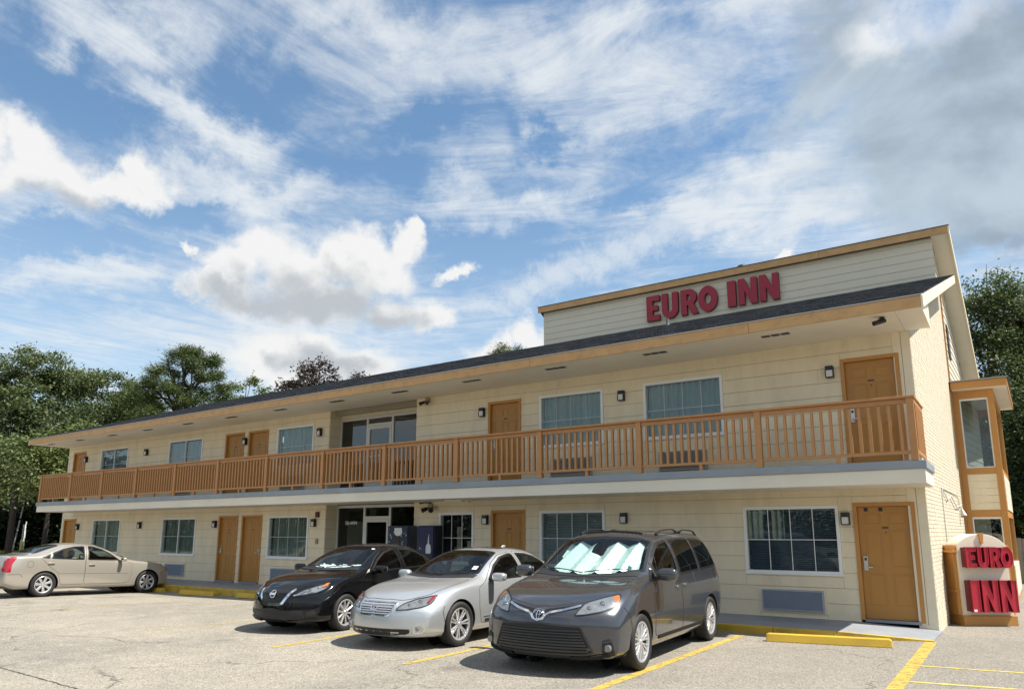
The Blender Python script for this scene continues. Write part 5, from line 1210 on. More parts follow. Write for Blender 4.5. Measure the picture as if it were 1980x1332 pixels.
    mb = MB(); ring3(car, F, ell(0, .715, .075, .056), .0075, .014, mb); ring3(car, F, ell(0, .733, .052, .0185), .005, .014, mb); ring3(car, F, ell(0, .7105, .0225, .048), .005, .014, mb); car.put(mb, 'emblem_rings', M['chrome'], bd, fix=True)
    mb = MB(); ring3(car, F, [(-.085, .72), (-.06, .665), (0, .645), (.06, .665), (.085, .72)], .008, .012, mb, closed=False); car.put(mb, 'emblem_surround', M['chrome'], bd, fix=True)
    for sg in (1, -1):
        hl = [(.465, .718), (.505, .80), (.545, .862), (.69, .914), (.83, .950), (.867, .905), (.867, .841), (.838, .804), (.755, .763), (.60, .732)]
        am = [(.838, .858), (.79, .918), (.83, .944), (.862, .895)]
        if sg < 0: hl, am = mir(hl), mir(am)
        lamp(car, hl, 1, base='lampwhite', projector=[(sg * .600, .795, .040), (sg * .715, .842, .048)], amber=am)
        fp = [(.765, .30), (.775, .44), (.845, .462), (.88, .39), (.885, .26), (.82, .25)]
        if sg < 0: fp = mir(fp)
        fr_ = car.put(car.patch(fp, F, off=.003, th=.004, res=.03), 'fog_lamp_recess', M['matt'])
        h, n = car.cast(F, sg * .828, .35); mb = MB(); mb.cyl(h + Vector((0, .01, 0)), h + Vector((0, -.022, 0)), .045, .040, n=18); car.put(mb, 'fog_lamp', M['lamp_bulb'], fr_, fix=True)
        car.put(car.ribbon([(sg * .78, .415), (sg * .87, .43)], F, .014, off=.014, th=.014, res=.03), 'fog_lamp_trim', M['van_slat'], fr_)
        ln = [(sg * .40, .235), (sg * .66, .245), (sg * .83, .275)]
        car.put(car.ribbon(ln, F, .035, off=.018, th=.02, res=.04), 'bumper_lip', pm)
        # wheel arch lips, bumper seam, sill
        sm = car.put(car.ribbon(Y([(.66, .52), (.62, .70), (.53, .80)]), 'side', .008, off=.002, sg=sg, th=.002), 'bumper_gap', M['black'])
        # roof rail on two feet each
        mb = MB()
        for (da, db, e0, e1) in ((2.55, 3.50, 0, 0), (3.62, 4.55, 0, 0)):
            pts = []
            for t in np.linspace(0, 1, 13):
                dd = da + (db - da) * t; h, n = car.cast('top', sg * .62, dd - L2); lift = .048 * min(1, 5 * min(t, 1 - t)); pts.append(h + Vector((0, 0, .006 + lift)))
            mb.tube(pts, [.012 + .012 * (1 - min(1, 4 * min(t, 1 - t))) for t in np.linspace(0, 1, 13)], 8)
        car.put(mb, 'roof_rail', M['van_rail'], fix=True)
        # rear lamp (wraps the corner)
        car.put(car.patch(Y([(4.62, 1.08), (4.66, 1.20), (4.80, 1.18), (4.90, .90), (4.80, .92)]), 'side', off=.006, th=.01, sg=sg, res=.04), 'tail_light', M['redlens'])
        # mud flap
        mb = MB(); mb.box(sg * .72, sg * .93, 1.0 + .40 - L2, 1.0 + .415 - L2, .17, .30); mb.box(sg * .72, sg * .93, 4.03 + .385 - L2, 4.03 + .40 - L2, .16, .32); car.put(mb, 'mud_flap', M['matt'], smooth=False, fix=True)
    sr = car.put(car.patch([(-.44, 2.42 - L2), (.44, 2.42 - L2), (.44, 2.95 - L2), (-.44, 2.95 - L2)], 'top', off=.004, th=.006), 'sunroof', M['tintglass_op'])
    mb = MB(); car.ribbon([(-.46, 2.40 - L2), (.46, 2.40 - L2)], 'top', .03, off=.02, th=.02, mb=mb); car.put(mb, 'sunroof_deflector', M['matt'], sr)
    st = car.put(car.patch([(.60, 1.60 - L2), (.665, 1.62 - L2), (.65, 1.70 - L2), (.585, 1.68 - L2)], 'top', off=.0025, th=0, res=.03), 'windscreen_sticker', M['sticker'])
    return car
M['van_slat'] = mat('charcoal_grille_plastic', (.035, .035, .037), .38, var=.1); M['van_rail'] = mat('dark_roof_rail', (.03, .03, .032), .3, .3, var=.1); M['tintglass_op'] = mat('black_roof_glass', (.008, .009, .010), .05, var=.05, coat=1.)
van = make_van((-5.13, -4.53, 0), .055)
def sunshade(car):
    L2 = car.L / 2; org = car.root.location + Vector((0, 1.7 - L2, 1.35)); mb = MB(); nx, nz = 64, 24; vs = []
    r = random.Random(4)
    for j in range(nz + 1):
        t = j / nz
        for i in range(nx + 1):
            u = -1 + 2 * i / nx
            dd = 1.40 + .16 * abs(u) ** 2 + t * .60; hw = .72 - .10 * t; x_ = u * hw
            h, n = car.cast('top', x_, dd - L2)
            ph = (u * 2.05 - t * .42 + .15) % 1.0; zig = abs(ph * 2 - 1)                      # slanting concertina folds
            p = h - n * (.035 + .11 * zig * (1 - .35 * t)); p = p + Vector((0, 0, 0))
            q_ = Matrix.Rotation(car.root.rotation_euler.z, 3, 'Z') @ p; vs.append((q_.x + car.root.location.x, q_.y + car.root.location.y, q_.z))
    fs = []
    for j in range(nz):
        for i in range(nx):
            u = -1 + 2 * (i + .5) / nx; t = (j + .5) / nz
            if abs(u + .02) < .15 and t > .62: continue                                   # cut-out round the inside mirror
            if u < -.86 and t < .5 + .4 * (u + 1): continue
            fs.append((j * (nx + 1) + i, j * (nx + 1) + i + 1, (j + 1) * (nx + 1) + i + 1, (j + 1) * (nx + 1) + i))
    mb.add(vs, fs)
    mb.build('sunshade', M['foil'], None, wloc=tuple(org), smooth=False, fix=False, label='silver foil windscreen sunshade in slanting folds inside the grey minivan', cat='sunshade')
sunshade(van)
# ---- silver sedan
def stalk_common(car, pm):
    pass
sil_spec = dict(L=4.855, W=.91, nose=(.40, 2.4, 1.05, [(.1, .10), (.22, .02), (.36, 0), (.50, .01), (.62, .05), (.72, .12), (2, .2)]), tail=(.22, 3, .7, [(.1, .12), (.35, .0), (.62, 0), (.85, .03), (1.05, .10), (2, .2)]), round=(.08, .08), crown=.80,
    k=dict(zb=[(0, .19), (.5, .17), (4.4, .18), (4.855, .26)], wb=[(0, .70), (.6, .78), (4.3, .78), (4.855, .70)], zk=[(0, .27), (1, .27), (4., .27), (4.855, .35)], wk=[(0, .80), (.6, .875), (4.3, .875), (4.855, .80)],
           zw=[(0, .46), (.6, .54), (4.2, .60), (4.855, .60)], ww=[(0, .83), (.4, .885), (.8, .91), (4.1, .91), (4.855, .84)],
           zs=[(0, .55), (.3, .68), (.8, .80), (1.4, .88), (2.5, .915), (3.6, .95), (4.3, .965), (4.855, .93)], ws=[(0, .79), (.5, .845), (1., .87), (2, .872), (3.6, .868), (4.3, .84), (4.855, .77)],
           ze=[(0, .61), (.3, .755), (.8, .865), (1.3, .94), (1.6, 1.0), (2.0, 1.20), (2.4, 1.345), (2.9, 1.385), (3.3, 1.35), (3.7, 1.225), (4.1, 1.06), (4.4, 1.01), (4.855, .97)],
           we=[(0, .62), (.5, .72), (1., .77), (1.45, .765), (1.9, .68), (2.4, .595), (3., .58), (3.6, .60), (4.1, .68), (4.4, .71), (4.855, .66)],
           zt=[(0, .655), (.1, .725), (.45, .835), (.9, .915), (1.32, .965), (1.45, 1.0), (1.9, 1.235), (2.25, 1.385), (2.45, 1.425), (2.9, 1.45), (3.3, 1.43), (3.65, 1.355), (4.05, 1.185), (4.27, 1.085), (4.4, 1.06), (4.855, 1.025)]))
def make_silver(loc, rot):
    root = thing('sedan', 'silver sedan with chrome oval badge, between the black car and the grey minivan', 'car', loc, None); root.rotation_euler = (0, 0, rot)
    car = Car(sil_spec, root); L2 = car.L / 2; pm = paint('silver_metallic_paint', (.50, .52, .535), .55, .30); F = 'front'; Y = lambda p: [(a - L2, b_) for a, b_ in p]
    def sp(q, r, h):
        q.lathe([(.03, h * .74), (.058, h * .70), (.066, h * .5)], n=24)
        for k in range(7):
            a = 2 * math.pi * k / 7
            for sd in (-1, 1): spoke(q, a + sd * .11, .045, r, .024, .024, h * .70, h * .80, th=.026, tw=sd * .03)
    wm = wheel_meshes(.332, .225, .242, sp)
    cfg = dict(axles=(.97, 3.745), r=.332, arch=.372, zcut=.90, track=(.795, .795), wheel=wm, mirror=(1.80, .995, .125, .07, .07),
        side_windows=[[(1.74, .935), (2.03, 1.155), (2.30, 1.285), (2.56, 1.335), (2.68, 1.345), (2.72, .955)], [(2.83, .958), (2.79, 1.345), (3.1, 1.335), (3.36, 1.28), (3.60, 1.185), (3.66, .99)], [(3.72, .995), (3.67, 1.15), (3.80, 1.09), (3.94, 1.015)]],
        side_glass=('sideglass', 'sideglass', 'sideglass'), side_own=(0, 1, None),
        windscreen=[(-.70, 1.66), (-.42, 1.50), (0, 1.43), (.42, 1.50), (.70, 1.66), (.545, 2.39), (.3, 2.33), (0, 2.31), (-.3, 2.33), (-.545, 2.39)],
        rear_glass=[(-.60, 4.05), (0, 4.20), (.60, 4.05), (.52, 3.46), (0, 3.50), (-.52, 3.46)],
        doors=[dict(poly=[(1.52, .30), (1.44, .55), (1.46, .84), (1.68, .935), (2.02, 1.19), (2.32, 1.325), (2.72, 1.375), (2.775, .93), (2.775, .30)], handle=(2.60, .80, pm)), dict(poly=[(2.795, .30), (2.795, .93), (2.745, 1.375), (3.1, 1.365), (3.40, 1.30), (3.66, 1.205), (3.72, .94), (3.62, .74), (3.40, .58), (3.33, .30)], handle=(3.52, .84, pm))],
        bonnet=[(-.72, 1.42), (-.4, 1.335), (0, 1.30), (.4, 1.335), (.72, 1.42), (.73, .80), (.66, .50), (.47, .30), (.36, .225), (0, .185), (-.36, .225), (-.47, .30), (-.66, .50), (-.73, .80)],
        cowl=[(-.72, 1.50), (-.42, 1.40), (0, 1.345), (.42, 1.40), (.72, 1.50), (.71, 1.635), (.42, 1.515), (0, 1.445), (-.42, 1.515), (-.71, 1.635)],
        wipers=[(.58, 1.58, .0, 1.45), (-.05, 1.45, -.58, 1.56)],
        cabin=dict(half=.72, dash=1.85, end=3.7, zdash=.90, zseat=.45, rows=(2.75, 3.55), mirror_d=2.28, seatm='seat'),
        side_trim=[([(1.60, .335), (3.30, .335)], .045, pm, 'rocker_trim'), ([(1.56, .395), (2.76, .40)], .012, 'chrome', 'chrome_strip'), ([(2.80, .40), (3.36, .405)], .012, 'chrome', 'chrome_strip')])
    common(car, root, pm, cfg)
    gp = [(-.345, .672), (.345, .672), (.30, .515), (.26, .495), (-.26, .495), (-.30, .515)]
    gr = car.put(car.patch(rounded(gp, .02), F, off=.003, th=.005, res=.05), 'grille', M['trim'])
    for i, z in enumerate(np.linspace(.525, .645, 5)): hw = .29 + .045 * (z - .50) / .17; car.put(car.ribbon([(-hw, z), (hw, z)], F, .016, off=.020, th=.018, res=.04), 'grille_slat', M['alloy'], gr)
    car.put(car.ribbon(rounded(gp, .02), F, .016, off=.016, closed=True, th=.014, res=.03), 'grille_frame', M['chrome'], gr)
    mb = MB(); ring3(car, F, ell(0, .588, .060, .044), .007, .030, mb); ring3(car, F, [(.018, .620), (-.02, .580), (-.032, .567), (.045, .567)], .0065, .030, mb, closed=False); car.put(mb, 'emblem', M['chrome'], gr, fix=True)
    ip = [(-.60, .315), (.60, .315), (.585, .25), (.30, .215), (-.30, .215), (-.585, .25)]
    ik = car.put(car.patch(rounded(ip, .03), F, off=.003, th=.005, res=.05), 'lower_intake', M['black'])
    for z in (.245, .28): car.put(car.ribbon([(-.54, z), (.54, z)], F, .008, off=.010, th=.01, res=.06), 'intake_slat', M['trim'], ik)
    for sg in (1, -1):
        hl = [(.372, .578), (.44, .665), (.545, .725), (.66, .752), (.765, .778), (.775, .72), (.762, .655), (.70, .618), (.55, .590)]
        am = [(.745, .715), (.765, .742), (.785, .73), (.765, .69)]
        if sg < 0: hl, am = mir(hl), mir(am)
        lamp(car, hl, 1, base='lampwhite', projector=[(sg * .53, .645, .034), (sg * .625, .685, .042)], amber=None)
        sm = [(.715, .675), (.735, .762), (.762, .768), (.74, .67)]
        if sg < 0: sm = mir(sm)
        car.put(car.patch(sm, F, off=.021, th=.006, res=.03), 'side_marker', M['redlens'])
        fp = rounded([(.645, .262), (.648, .362), (.74, .372), (.78, .318), (.74, .262)], .02)
        if sg < 0: fp = mir(fp)
        fr_ = car.put(car.patch(fp, F, off=.004, th=.006, res=.03), 'fog_lamp', M['alloy'])
        h, n = car.cast(F, sg * .70, .318); mb = MB(); mb.cyl(h, h + Vector((0, -.026, 0)), .032, .030, n=16); car.put(mb, 'fog_lamp_glass', M['lamp_bulb'], fr_, fix=True)
        car.put(car.ribbon(fp, F, .012, off=.012, closed=True, th=.01, res=.03), 'fog_lamp_ring', M['chrome'], fr_)
        car.put(car.ribbon(Y([(.60, .40), (.56, .55), (.60, .62)]), 'side', .008, off=.002, sg=sg, th=.002), 'bumper_gap', M['black'])
        car.put(car.patch(Y([(4.40, .72), (4.45, .93), (4.62, .95), (4.70, .75)]), 'side', off=.006, th=.01, sg=sg, res=.04), 'tail_light', M['redlens'])
    sr = car.put(car.patch([(-.40, 2.62 - L2), (.40, 2.62 - L2), (.40, 3.05 - L2), (-.40, 3.05 - L2)], 'top', off=.004, th=.006), 'sunroof', M['tintglass_op'])
    car.put(car.patch([(.52, 1.72 - L2), (.60, 1.75 - L2), (.585, 1.84 - L2), (.505, 1.81 - L2)], 'top', off=.0025, th=0, res=.03), 'windscreen_sticker', M['sticker'])
    h, n = car.cast('top', 0, 3.38 - L2); mb = MB(); superell(mb, (0, h.y, h.z + .025), .018, .06, .03, .8, 10, 6, shear=.9); car.put(mb, 'roof_aerial', pm, fix=True)
    return car
silver = make_silver((-8.10, -4.33, 0), 0.0)
# ---- black compact sedan
blk_spec = dict(L=4.625, W=.88, nose=(.42, 2.3, 1.05, [(.1, .12), (.22, .03), (.36, 0), (.52, .01), (.66, .04), (.80, .13), (2, .2)]), tail=(.22, 3, .7, [(.1, .12), (.35, .0), (.62, 0), (.85, .03), (1.05, .10), (2, .2)]), round=(.08, .08), crown=.80,
    k=dict(zb=[(0, .20), (.5, .18), (4.2, .19), (4.625, .28)], wb=[(0, .68), (.6, .76), (4.1, .76), (4.625, .68)], zk=[(0, .28), (1, .28), (3.9, .28), (4.625, .37)], wk=[(0, .78), (.6, .845), (4.1, .845), (4.625, .77)],
           zw=[(0, .48), (.6, .57), (4.0, .63), (4.625, .63)], ww=[(0, .80), (.4, .86), (.8, .88), (3.9, .88), (4.625, .81)],
           zs=[(0, .60), (.3, .73), (.8, .85), (1.3, .92), (2.4, .965), (3.4, 1.0), (4.1, 1.02), (4.625, .98)], ws=[(0, .76), (.5, .82), (1., .842), (2, .842), (3.4, .838), (4.1, .81), (4.625, .74)],
           ze=[(0, .66), (.3, .80), (.8, .91), (1.2, .97), (1.5, 1.05), (1.9, 1.25), (2.3, 1.39), (2.8, 1.43), (3.2, 1.395), (3.6, 1.27), (3.95, 1.11), (4.2, 1.06), (4.625, 1.02)],
           we=[(0, .60), (.5, .70), (1., .75), (1.35, .745), (1.8, .665), (2.3, .585), (2.9, .57), (3.5, .59), (3.9, .66), (4.2, .69), (4.625, .64)],
           zt=[(0, .71), (.1, .78), (.45, .89), (.85, .965), (1.2, 1.01), (1.33, 1.045), (1.8, 1.29), (2.15, 1.435), (2.35, 1.47), (2.8, 1.495), (3.2, 1.475), (3.55, 1.40), (3.9, 1.235), (4.1, 1.135), (4.25, 1.11), (4.625, 1.075)]))
def make_black(loc, rot):
    root = thing('sedan', 'glossy black sedan with chrome V grille and white cloth on its dashboard', 'car', loc, None); root.rotation_euler = (0, 0, rot)
    car = Car(blk_spec, root); L2 = car.L / 2; pm = paint('black_gloss_paint', (.0045, .0047, .0055), 0., .07, coat=0.); F = 'front'; Y = lambda p: [(a - L2, b_) for a, b_ in p]
    def sp(q, r, h):
        q.lathe([(.03, h * .74), (.058, h * .70), (.066, h * .5)], n=24)
        for k in range(10): spoke(q, 2 * math.pi * k / 10, .045, r, .026, .040, h * .68, h * .80, th=.026)
    wm = wheel_meshes(.318, .205, .228, sp)
    cfg = dict(gap='black', axles=(.93, 3.63), r=.318, arch=.358, zcut=.94, track=(.77, .77), wheel=wm, mirror=(1.70, 1.035, .125, .07, .072),
        side_windows=[[(1.64, .985), (1.93, 1.20), (2.20, 1.33), (2.45, 1.385), (2.56, 1.39), (2.60, 1.005)], [(2.71, 1.01), (2.67, 1.39), (2.98, 1.38), (3.24, 1.325), (3.47, 1.235), (3.53, 1.035)], [(3.59, 1.04), (3.54, 1.20), (3.66, 1.14), (3.78, 1.065)]],
        side_glass=('tintside', 'tintside', 'tintside'), side_own=(0, 1, None),
        windscreen=[(-.68, 1.53), (-.42, 1.385), (0, 1.31), (.42, 1.385), (.68, 1.53), (.535, 2.29), (.3, 2.225), (0, 2.205), (-.3, 2.225), (-.535, 2.29)],
        rear_glass=[(-.58, 3.90), (0, 4.03), (.58, 3.90), (.50, 3.36), (0, 3.40), (-.50, 3.36)],
        doors=[dict(poly=[(1.42, .31), (1.34, .58), (1.36, .89), (1.58, .985), (1.92, 1.235), (2.2, 1.365), (2.62, 1.42), (2.66, .98), (2.66, .31)], handle=(2.49, .85, pm)), dict(poly=[(2.68, .31), (2.68, .98), (2.64, 1.42), (2.98, 1.41), (3.28, 1.345), (3.53, 1.25), (3.59, .99), (3.50, .78), (3.28, .61), (3.21, .31)], handle=(3.40, .89, pm))],
        bonnet=[(-.70, 1.31), (-.4, 1.23), (0, 1.19), (.4, 1.23), (.70, 1.31), (.70, .75), (.62, .44), (.36, .28), (0, .23), (-.36, .28), (-.62, .44), (-.70, .75)],
        cowl=[(-.70, 1.38), (-.42, 1.285), (0, 1.225), (.42, 1.285), (.70, 1.38), (.69, 1.505), (.42, 1.395), (0, 1.325), (-.42, 1.395), (-.69, 1.505)],
        wipers=[(.56, 1.46, .0, 1.33), (-.05, 1.33, -.56, 1.44)],
        cabin=dict(half=.70, dash=1.75, end=3.55, zdash=.94, zseat=.48, rows=(2.62, 3.42), mirror_d=2.18, seatm='seat'), side_trim=[([(1.50, .345), (3.18, .345)], .045, pm, 'rocker_trim')])
    common(car, root, pm, cfg)
    # grille with a broad chrome V
    gp = [(-.36, .74), (.36, .74), (.20, .52), (.16, .505), (-.16, .505), (-.20, .52)]
    gr = car.put(car.patch(rounded(gp, .02), F, off=.003, th=.005, res=.05), 'grille', M['black'])
    for z in (.56, .60, .64, .68): car.put(car.ribbon([(-.20 - .12 * (z - .52) / .2, z), (.20 + .12 * (z - .52) / .2, z)], F, .008, off=.010, th=.01, res=.05), 'grille_slat', M['trim'], gr)
    car.put(car.ribbon([(-.37, .735), (-.225, .525), (-.17, .495), (.17, .495), (.225, .525), (.37, .735)], F, .044, off=.022, th=.022, res=.03), 'chrome_v', M['chrome'], gr)
    mb = MB(); ring3(car, F, ell(0, .655, .052, .052), .0085, .030, mb); bg_ = car.put(mb, 'emblem_ring', M['chrome'], gr, fix=True)
    car.put(car.ribbon([(-.068, .655), (.068, .655)], F, .024, off=.042, th=.016, res=.03), 'emblem_bar', M['chrome'], gr)
    ip = [(-.56, .40), (.56, .40), (.60, .25), (-.60, .25)]
    car.put(car.patch(rounded(ip, .03), F, off=.003, th=.005, res=.05), 'lower_intake', M['matt'])
    for sg in (1, -1):
        hl = [(.375, .625), (.50, .735), (.62, .795), (.735, .835), (.765, .80), (.755, .735), (.69, .685), (.55, .645)]
        am = [(.70, .77), (.715, .822), (.75, .83), (.745, .785)]
        if sg < 0: hl, am = mir(hl), mir(am)
        lamp(car, hl, 1, base='lampwhite', dark=[[(sg * .42, .64), (sg * .52, .715), (sg * .60, .72), (sg * .52, .65)][::sg]], projector=[(sg * .575, .725, .034), (sg * .66, .76, .028)])
        car.put(car.patch(am, F, off=.021, th=.005, res=.03), 'side_marker', M['amber'])
        car.put(car.ribbon([(sg * .40, .645), (sg * .55, .668), (sg * .66, .70)], F, .014, off=.022, th=.02, res=.03), 'lamp_strip', M['chrome'])
        fp = rounded([(.62, .30), (.61, .37), (.72, .41), (.75, .34)], .02)
        if sg < 0: fp = mir(fp)
        car.put(car.patch(fp, F, off=.004, th=.006, res=.03), 'fog_lamp_cover', M['matt'])
        car.put(car.ribbon([(sg * .30, .225), (sg * .55, .235), (sg * .72, .26)], F, .03, off=.018, th=.02, res=.04), 'bumper_lip', M['trim'])
        car.put(car.patch(Y([(4.15, .78), (4.2, .98), (4.42, 1.0), (4.48, .82)]), 'side', off=.006, th=.01, sg=sg, res=.04), 'tail_light', M['redlens'])
        # chrome sail panel ahead of the mirror
        car.put(car.patch(Y([(1.50, .965), (1.60, .99), (1.64, 1.04), (1.58, 1.02)]), 'side', off=.006, th=.008, sg=sg, res=.03), 'sail_panel', M['alloy'])
    car.put(car.patch([(.44, 2.10 - L2), (.50, 2.115 - L2), (.49, 2.17 - L2), (.43, 2.155 - L2)], 'top', off=.0025, th=0, res=.03), 'windscreen_sticker', M['sticker'])
    h, n = car.cast('top', -.15, 3.25 - L2)
    return car
M['tintside'] = glass('smoked_side_glass', (.14, .16, .17), ior=1.5)
black = make_black((-11.04, -4.22, -.005), 0.115)
def dash_cloth(car):
    L2 = car.L / 2; r = random.Random(9); mb = MB(); nx, ny = 40, 9; vs = []; org = car.root.location + Vector((0, 1.62 - L2, .97))
    for j in range(ny + 1):
        for i in range(nx + 1):
            u = -1 + 2 * i / nx; t = j / ny; x_ = u * .52; dd = 1.40 + .12 * abs(u) ** 2 + t * .26
            h, n = car.cast('top', x_, dd - L2)
            z = min(1.03 + .022 * math.sin(u * 17 + j) * math.sin(t * 6 + u * 5) + .06 * t + r.uniform(-.010, .010), h.z - .02); q_ = Matrix.Rotation(car.root.rotation_euler.z, 3, 'Z') @ Vector((x_, dd - L2, z)); vs.append((q_.x + car.root.location.x, q_.y + car.root.location.y, q_.z))
    mb.add(vs, [(j * (nx + 1) + i, j * (nx + 1) + i + 1, (j + 1) * (nx + 1) + i + 1, (j + 1) * (nx + 1) + i) for j in range(ny) for i in range(nx)])
    mb.build('cloth', M['white_cloth'], None, wloc=tuple(org), smooth=False, fix=False, label='crumpled white cloth lying on the dashboard of the black sedan', cat='cloth')
M['white_cloth'] = mat('white_crumpled_cloth', (.82, .84, .83), .8, var=.05)
dash_cloth(black)
# ---- beige saloon at the far left
bei_spec = dict(L=4.83, W=.897, nose=(.26, 2.6, .9, [(.1, .12), (.24, .02), (.38, 0), (.55, .0), (.70, .03), (.80, .10), (2, .2)]), tail=(.17, 3, .6, [(.1, .14), (.32, .02), (.5, 0), (.75, .01), (1.0, .05), (1.2, .10), (2, .2)]), round=(.06, .05), crown=.78,
    k=dict(zb=[(0, .22), (.5, .19), (4.4, .20), (4.83, .30)], wb=[(0, .72), (.6, .78), (4.3, .78), (4.83, .74)], zk=[(0, .28), (1, .28), (4., .28), (4.83, .38)], wk=[(0, .82), (.6, .87), (4.3, .87), (4.83, .83)],
           zw=[(0, .52), (.6, .60), (4.2, .64), (4.83, .64)], ww=[(0, .83), (.4, .88), (.8, .897), (4.2, .897), (4.83, .85)],
           zs=[(0, .66), (.3, .78), (.8, .86), (1.4, .91), (2.5, .955), (3.6, 1.0), (4.3, 1.04), (4.83, 1.02)], ws=[(0, .80), (.5, .85), (1., .868), (2, .868), (3.6, .865), (4.3, .855), (4.83, .80)],
           ze=[(0, .70), (.3, .83), (.8, .905), (1.3, .955), (1.6, 1.02), (2.0, 1.21), (2.35, 1.335), (2.8, 1.385), (3.2, 1.36), (3.6, 1.265), (4.0, 1.135), (4.3, 1.085), (4.83, 1.05)],
           we=[(0, .64), (.5, .73), (1., .77), (1.4, .765), (1.9, .68), (2.4, .60), (3., .59), (3.6, .62), (4.1, .71), (4.4, .75), (4.83, .70)],
           zt=[(0, .74), (.1, .81), (.45, .89), (.9, .945), (1.3, .985), (1.42, 1.015), (1.9, 1.26), (2.2, 1.385), (2.45, 1.425), (2.8, 1.44), (3.2, 1.42), (3.55, 1.35), (3.95, 1.205), (4.2, 1.125), (4.3, 1.11), (4.83, 1.08)]))
def make_beige(loc, rot):
    root = thing('sedan', 'champagne beige sedan parked nose in at the far left, red tail light towards the road', 'car', loc, None); root.rotation_euler = (.027, 0, rot)
    car = Car(bei_spec, root); L2 = car.L / 2; pm = paint('champagne_metallic_paint', (.44, .41, .355), .5, .26); F = 'front'; Y = lambda p: [(a - L2, b_) for a, b_ in p]
    wm = wheel_meshes(.322, .225, .220, sp_wide(7, .050, .074))
    cfg = dict(axles=(.875, 3.755), r=.322, arch=.368, zcut=.95, track=(.785, .785), wheel=wm, mirror=(1.72, .985, .10, .055, .058),
        side_windows=[[(1.76, .958), (2.01, 1.145), (2.25, 1.275), (2.48, 1.335), (2.62, 1.345), (2.66, .975)], [(2.77, .98), (2.73, 1.345), (3.0, 1.33), (3.30, 1.265), (3.58, 1.155), (3.62, 1.01)], [(3.67, 1.012), (3.63, 1.13), (3.72, 1.095), (3.86, 1.03)]],
        side_glass=('windscreen', 'windscreen', 'windscreen'), side_own=(0, 1, 1),
        windscreen=[(-.69, 1.56), (-.42, 1.46), (0, 1.41), (.42, 1.46), (.69, 1.56), (.545, 2.33), (.3, 2.28), (0, 2.26), (-.3, 2.28), (-.545, 2.33)],
        rear_glass=[(-.66, 4.02), (0, 4.13), (.66, 4.02), (.54, 3.36), (0, 3.40), (-.54, 3.36)],
        doors=[dict(poly=[(1.46, .31), (1.38, .60), (1.40, .88), (1.60, .95), (1.95, 1.185), (2.24, 1.32), (2.66, 1.375), (2.715, .95), (2.715, .31)], handle=(2.54, .845, pm)), dict(poly=[(2.735, .31), (2.735, .95), (2.685, 1.375), (3.02, 1.36), (3.34, 1.295), (3.64, 1.175), (3.90, 1.025), (3.83, .98), (3.66, .80), (3.42, .62), (3.33, .31)], handle=(3.62, .89, pm))],
        bonnet=[(-.70, 1.40), (-.4, 1.34), (0, 1.315), (.4, 1.34), (.70, 1.40), (.72, .75), (.66, .36), (.36, .20), (0, .16), (-.36, .20), (-.66, .36), (-.72, .75)],
        cowl=[(-.70, 1.45), (-.42, 1.385), (0, 1.345), (.42, 1.385), (.70, 1.45), (.70, 1.54), (.42, 1.455), (0, 1.405), (-.42, 1.455), (-.70, 1.54)],
        wipers=[(-.56, 1.52, .0, 1.44), (.05, 1.43, .56, 1.52)],
        cabin=dict(half=.71, dash=1.80, end=3.6, zdash=.92, zseat=.40, rows=(2.70, 3.45), mirror_d=2.22, seatm='seat_tan'),
        side_trim=[([(1.46, .60), (2.70, .615)], .022, pm, 'rubbing_strip'), ([(2.75, .615), (3.40, .625)], .022, pm, 'rubbing_strip'), ([(1.5, .345), (3.32, .345)], .035, pm, 'rocker_trim')])
    common(car, root, pm, cfg)
    gp = [(-.33, .74), (.33, .74), (.28, .50), (-.28, .50)]
    car.put(car.patch(gp, F, off=.003, th=.005, res=.05), 'grille', M['alloy_dark'])
    car.put(car.patch([(-.5, .40), (.5, .40), (.5, .28), (-.5, .28)], F, off=.003, th=.005, res=.05), 'lower_intake', M['black'])
    for sg in (1, -1):
        hl = [(.50, .60), (.50, .78), (.62, .82), (.74, .84), (.77, .66), (.70, .60)]
        if sg < 0: hl = mir(hl)
        lamp(car, hl, 1, projector=[(sg * .60, .70, .05)], base='alloy_dark')
        car.put(car.patch(Y([(.23, .60), (.22, .80), (.33, .835), (.36, .80), (.32, .62)]), 'side', off=.004, th=.008, sg=sg, res=.03), 'side_lamp', M['lamp_bulb'])
        # tall tail lamp wrapping the rear corner
        tl = car.put(car.patch(rounded(Y([(4.585, .655), (4.57, .87), (4.46, 1.045), (4.58, 1.05), (4.68, 1.0), (4.72, .655)]), .03), 'side', off=.006, th=.012, sg=sg, res=.03), 'tail_light', M['redlens'])
        rp = [(.71, .68), (.71, .96), (.76, .96), (.78, .68)]
        if sg < 0: rp = mir(rp)
        car.put(car.patch(rp, 'rear', off=.006, th=.01, res=.04), 'tail_light_face', M['redlens'], tl)
        car.put(car.ribbon(Y([(4.30, .52), (4.36, .60), (4.75, .60)]), 'side', .008, off=.002, sg=sg, th=.002), 'bumper_gap', M['black'])
        car.put(car.ribbon(Y([(.48, .50), (.44, .60), (.34, .63)]), 'side', .008, off=.002, sg=sg, th=.002), 'bumper_gap', M['black'])
        if sg < 0: car.put(car.ribbon(ell(4.14 - L2, .86, .075, .085), 'side', .006, off=.002, sg=sg, closed=True, th=.002), 'fuel_flap', M['black'])
    tk = [(-.70, 4.32 - L2), (.70, 4.32 - L2), (.68, 4.72 - L2), (-.68, 4.72 - L2)]
    car.put(car.patch(tk, 'top', off=.0035, th=.004, res=.07), 'boot_lid', pm)
    return car
beige = make_beige((-22.80, -3.98, -.035), math.pi)
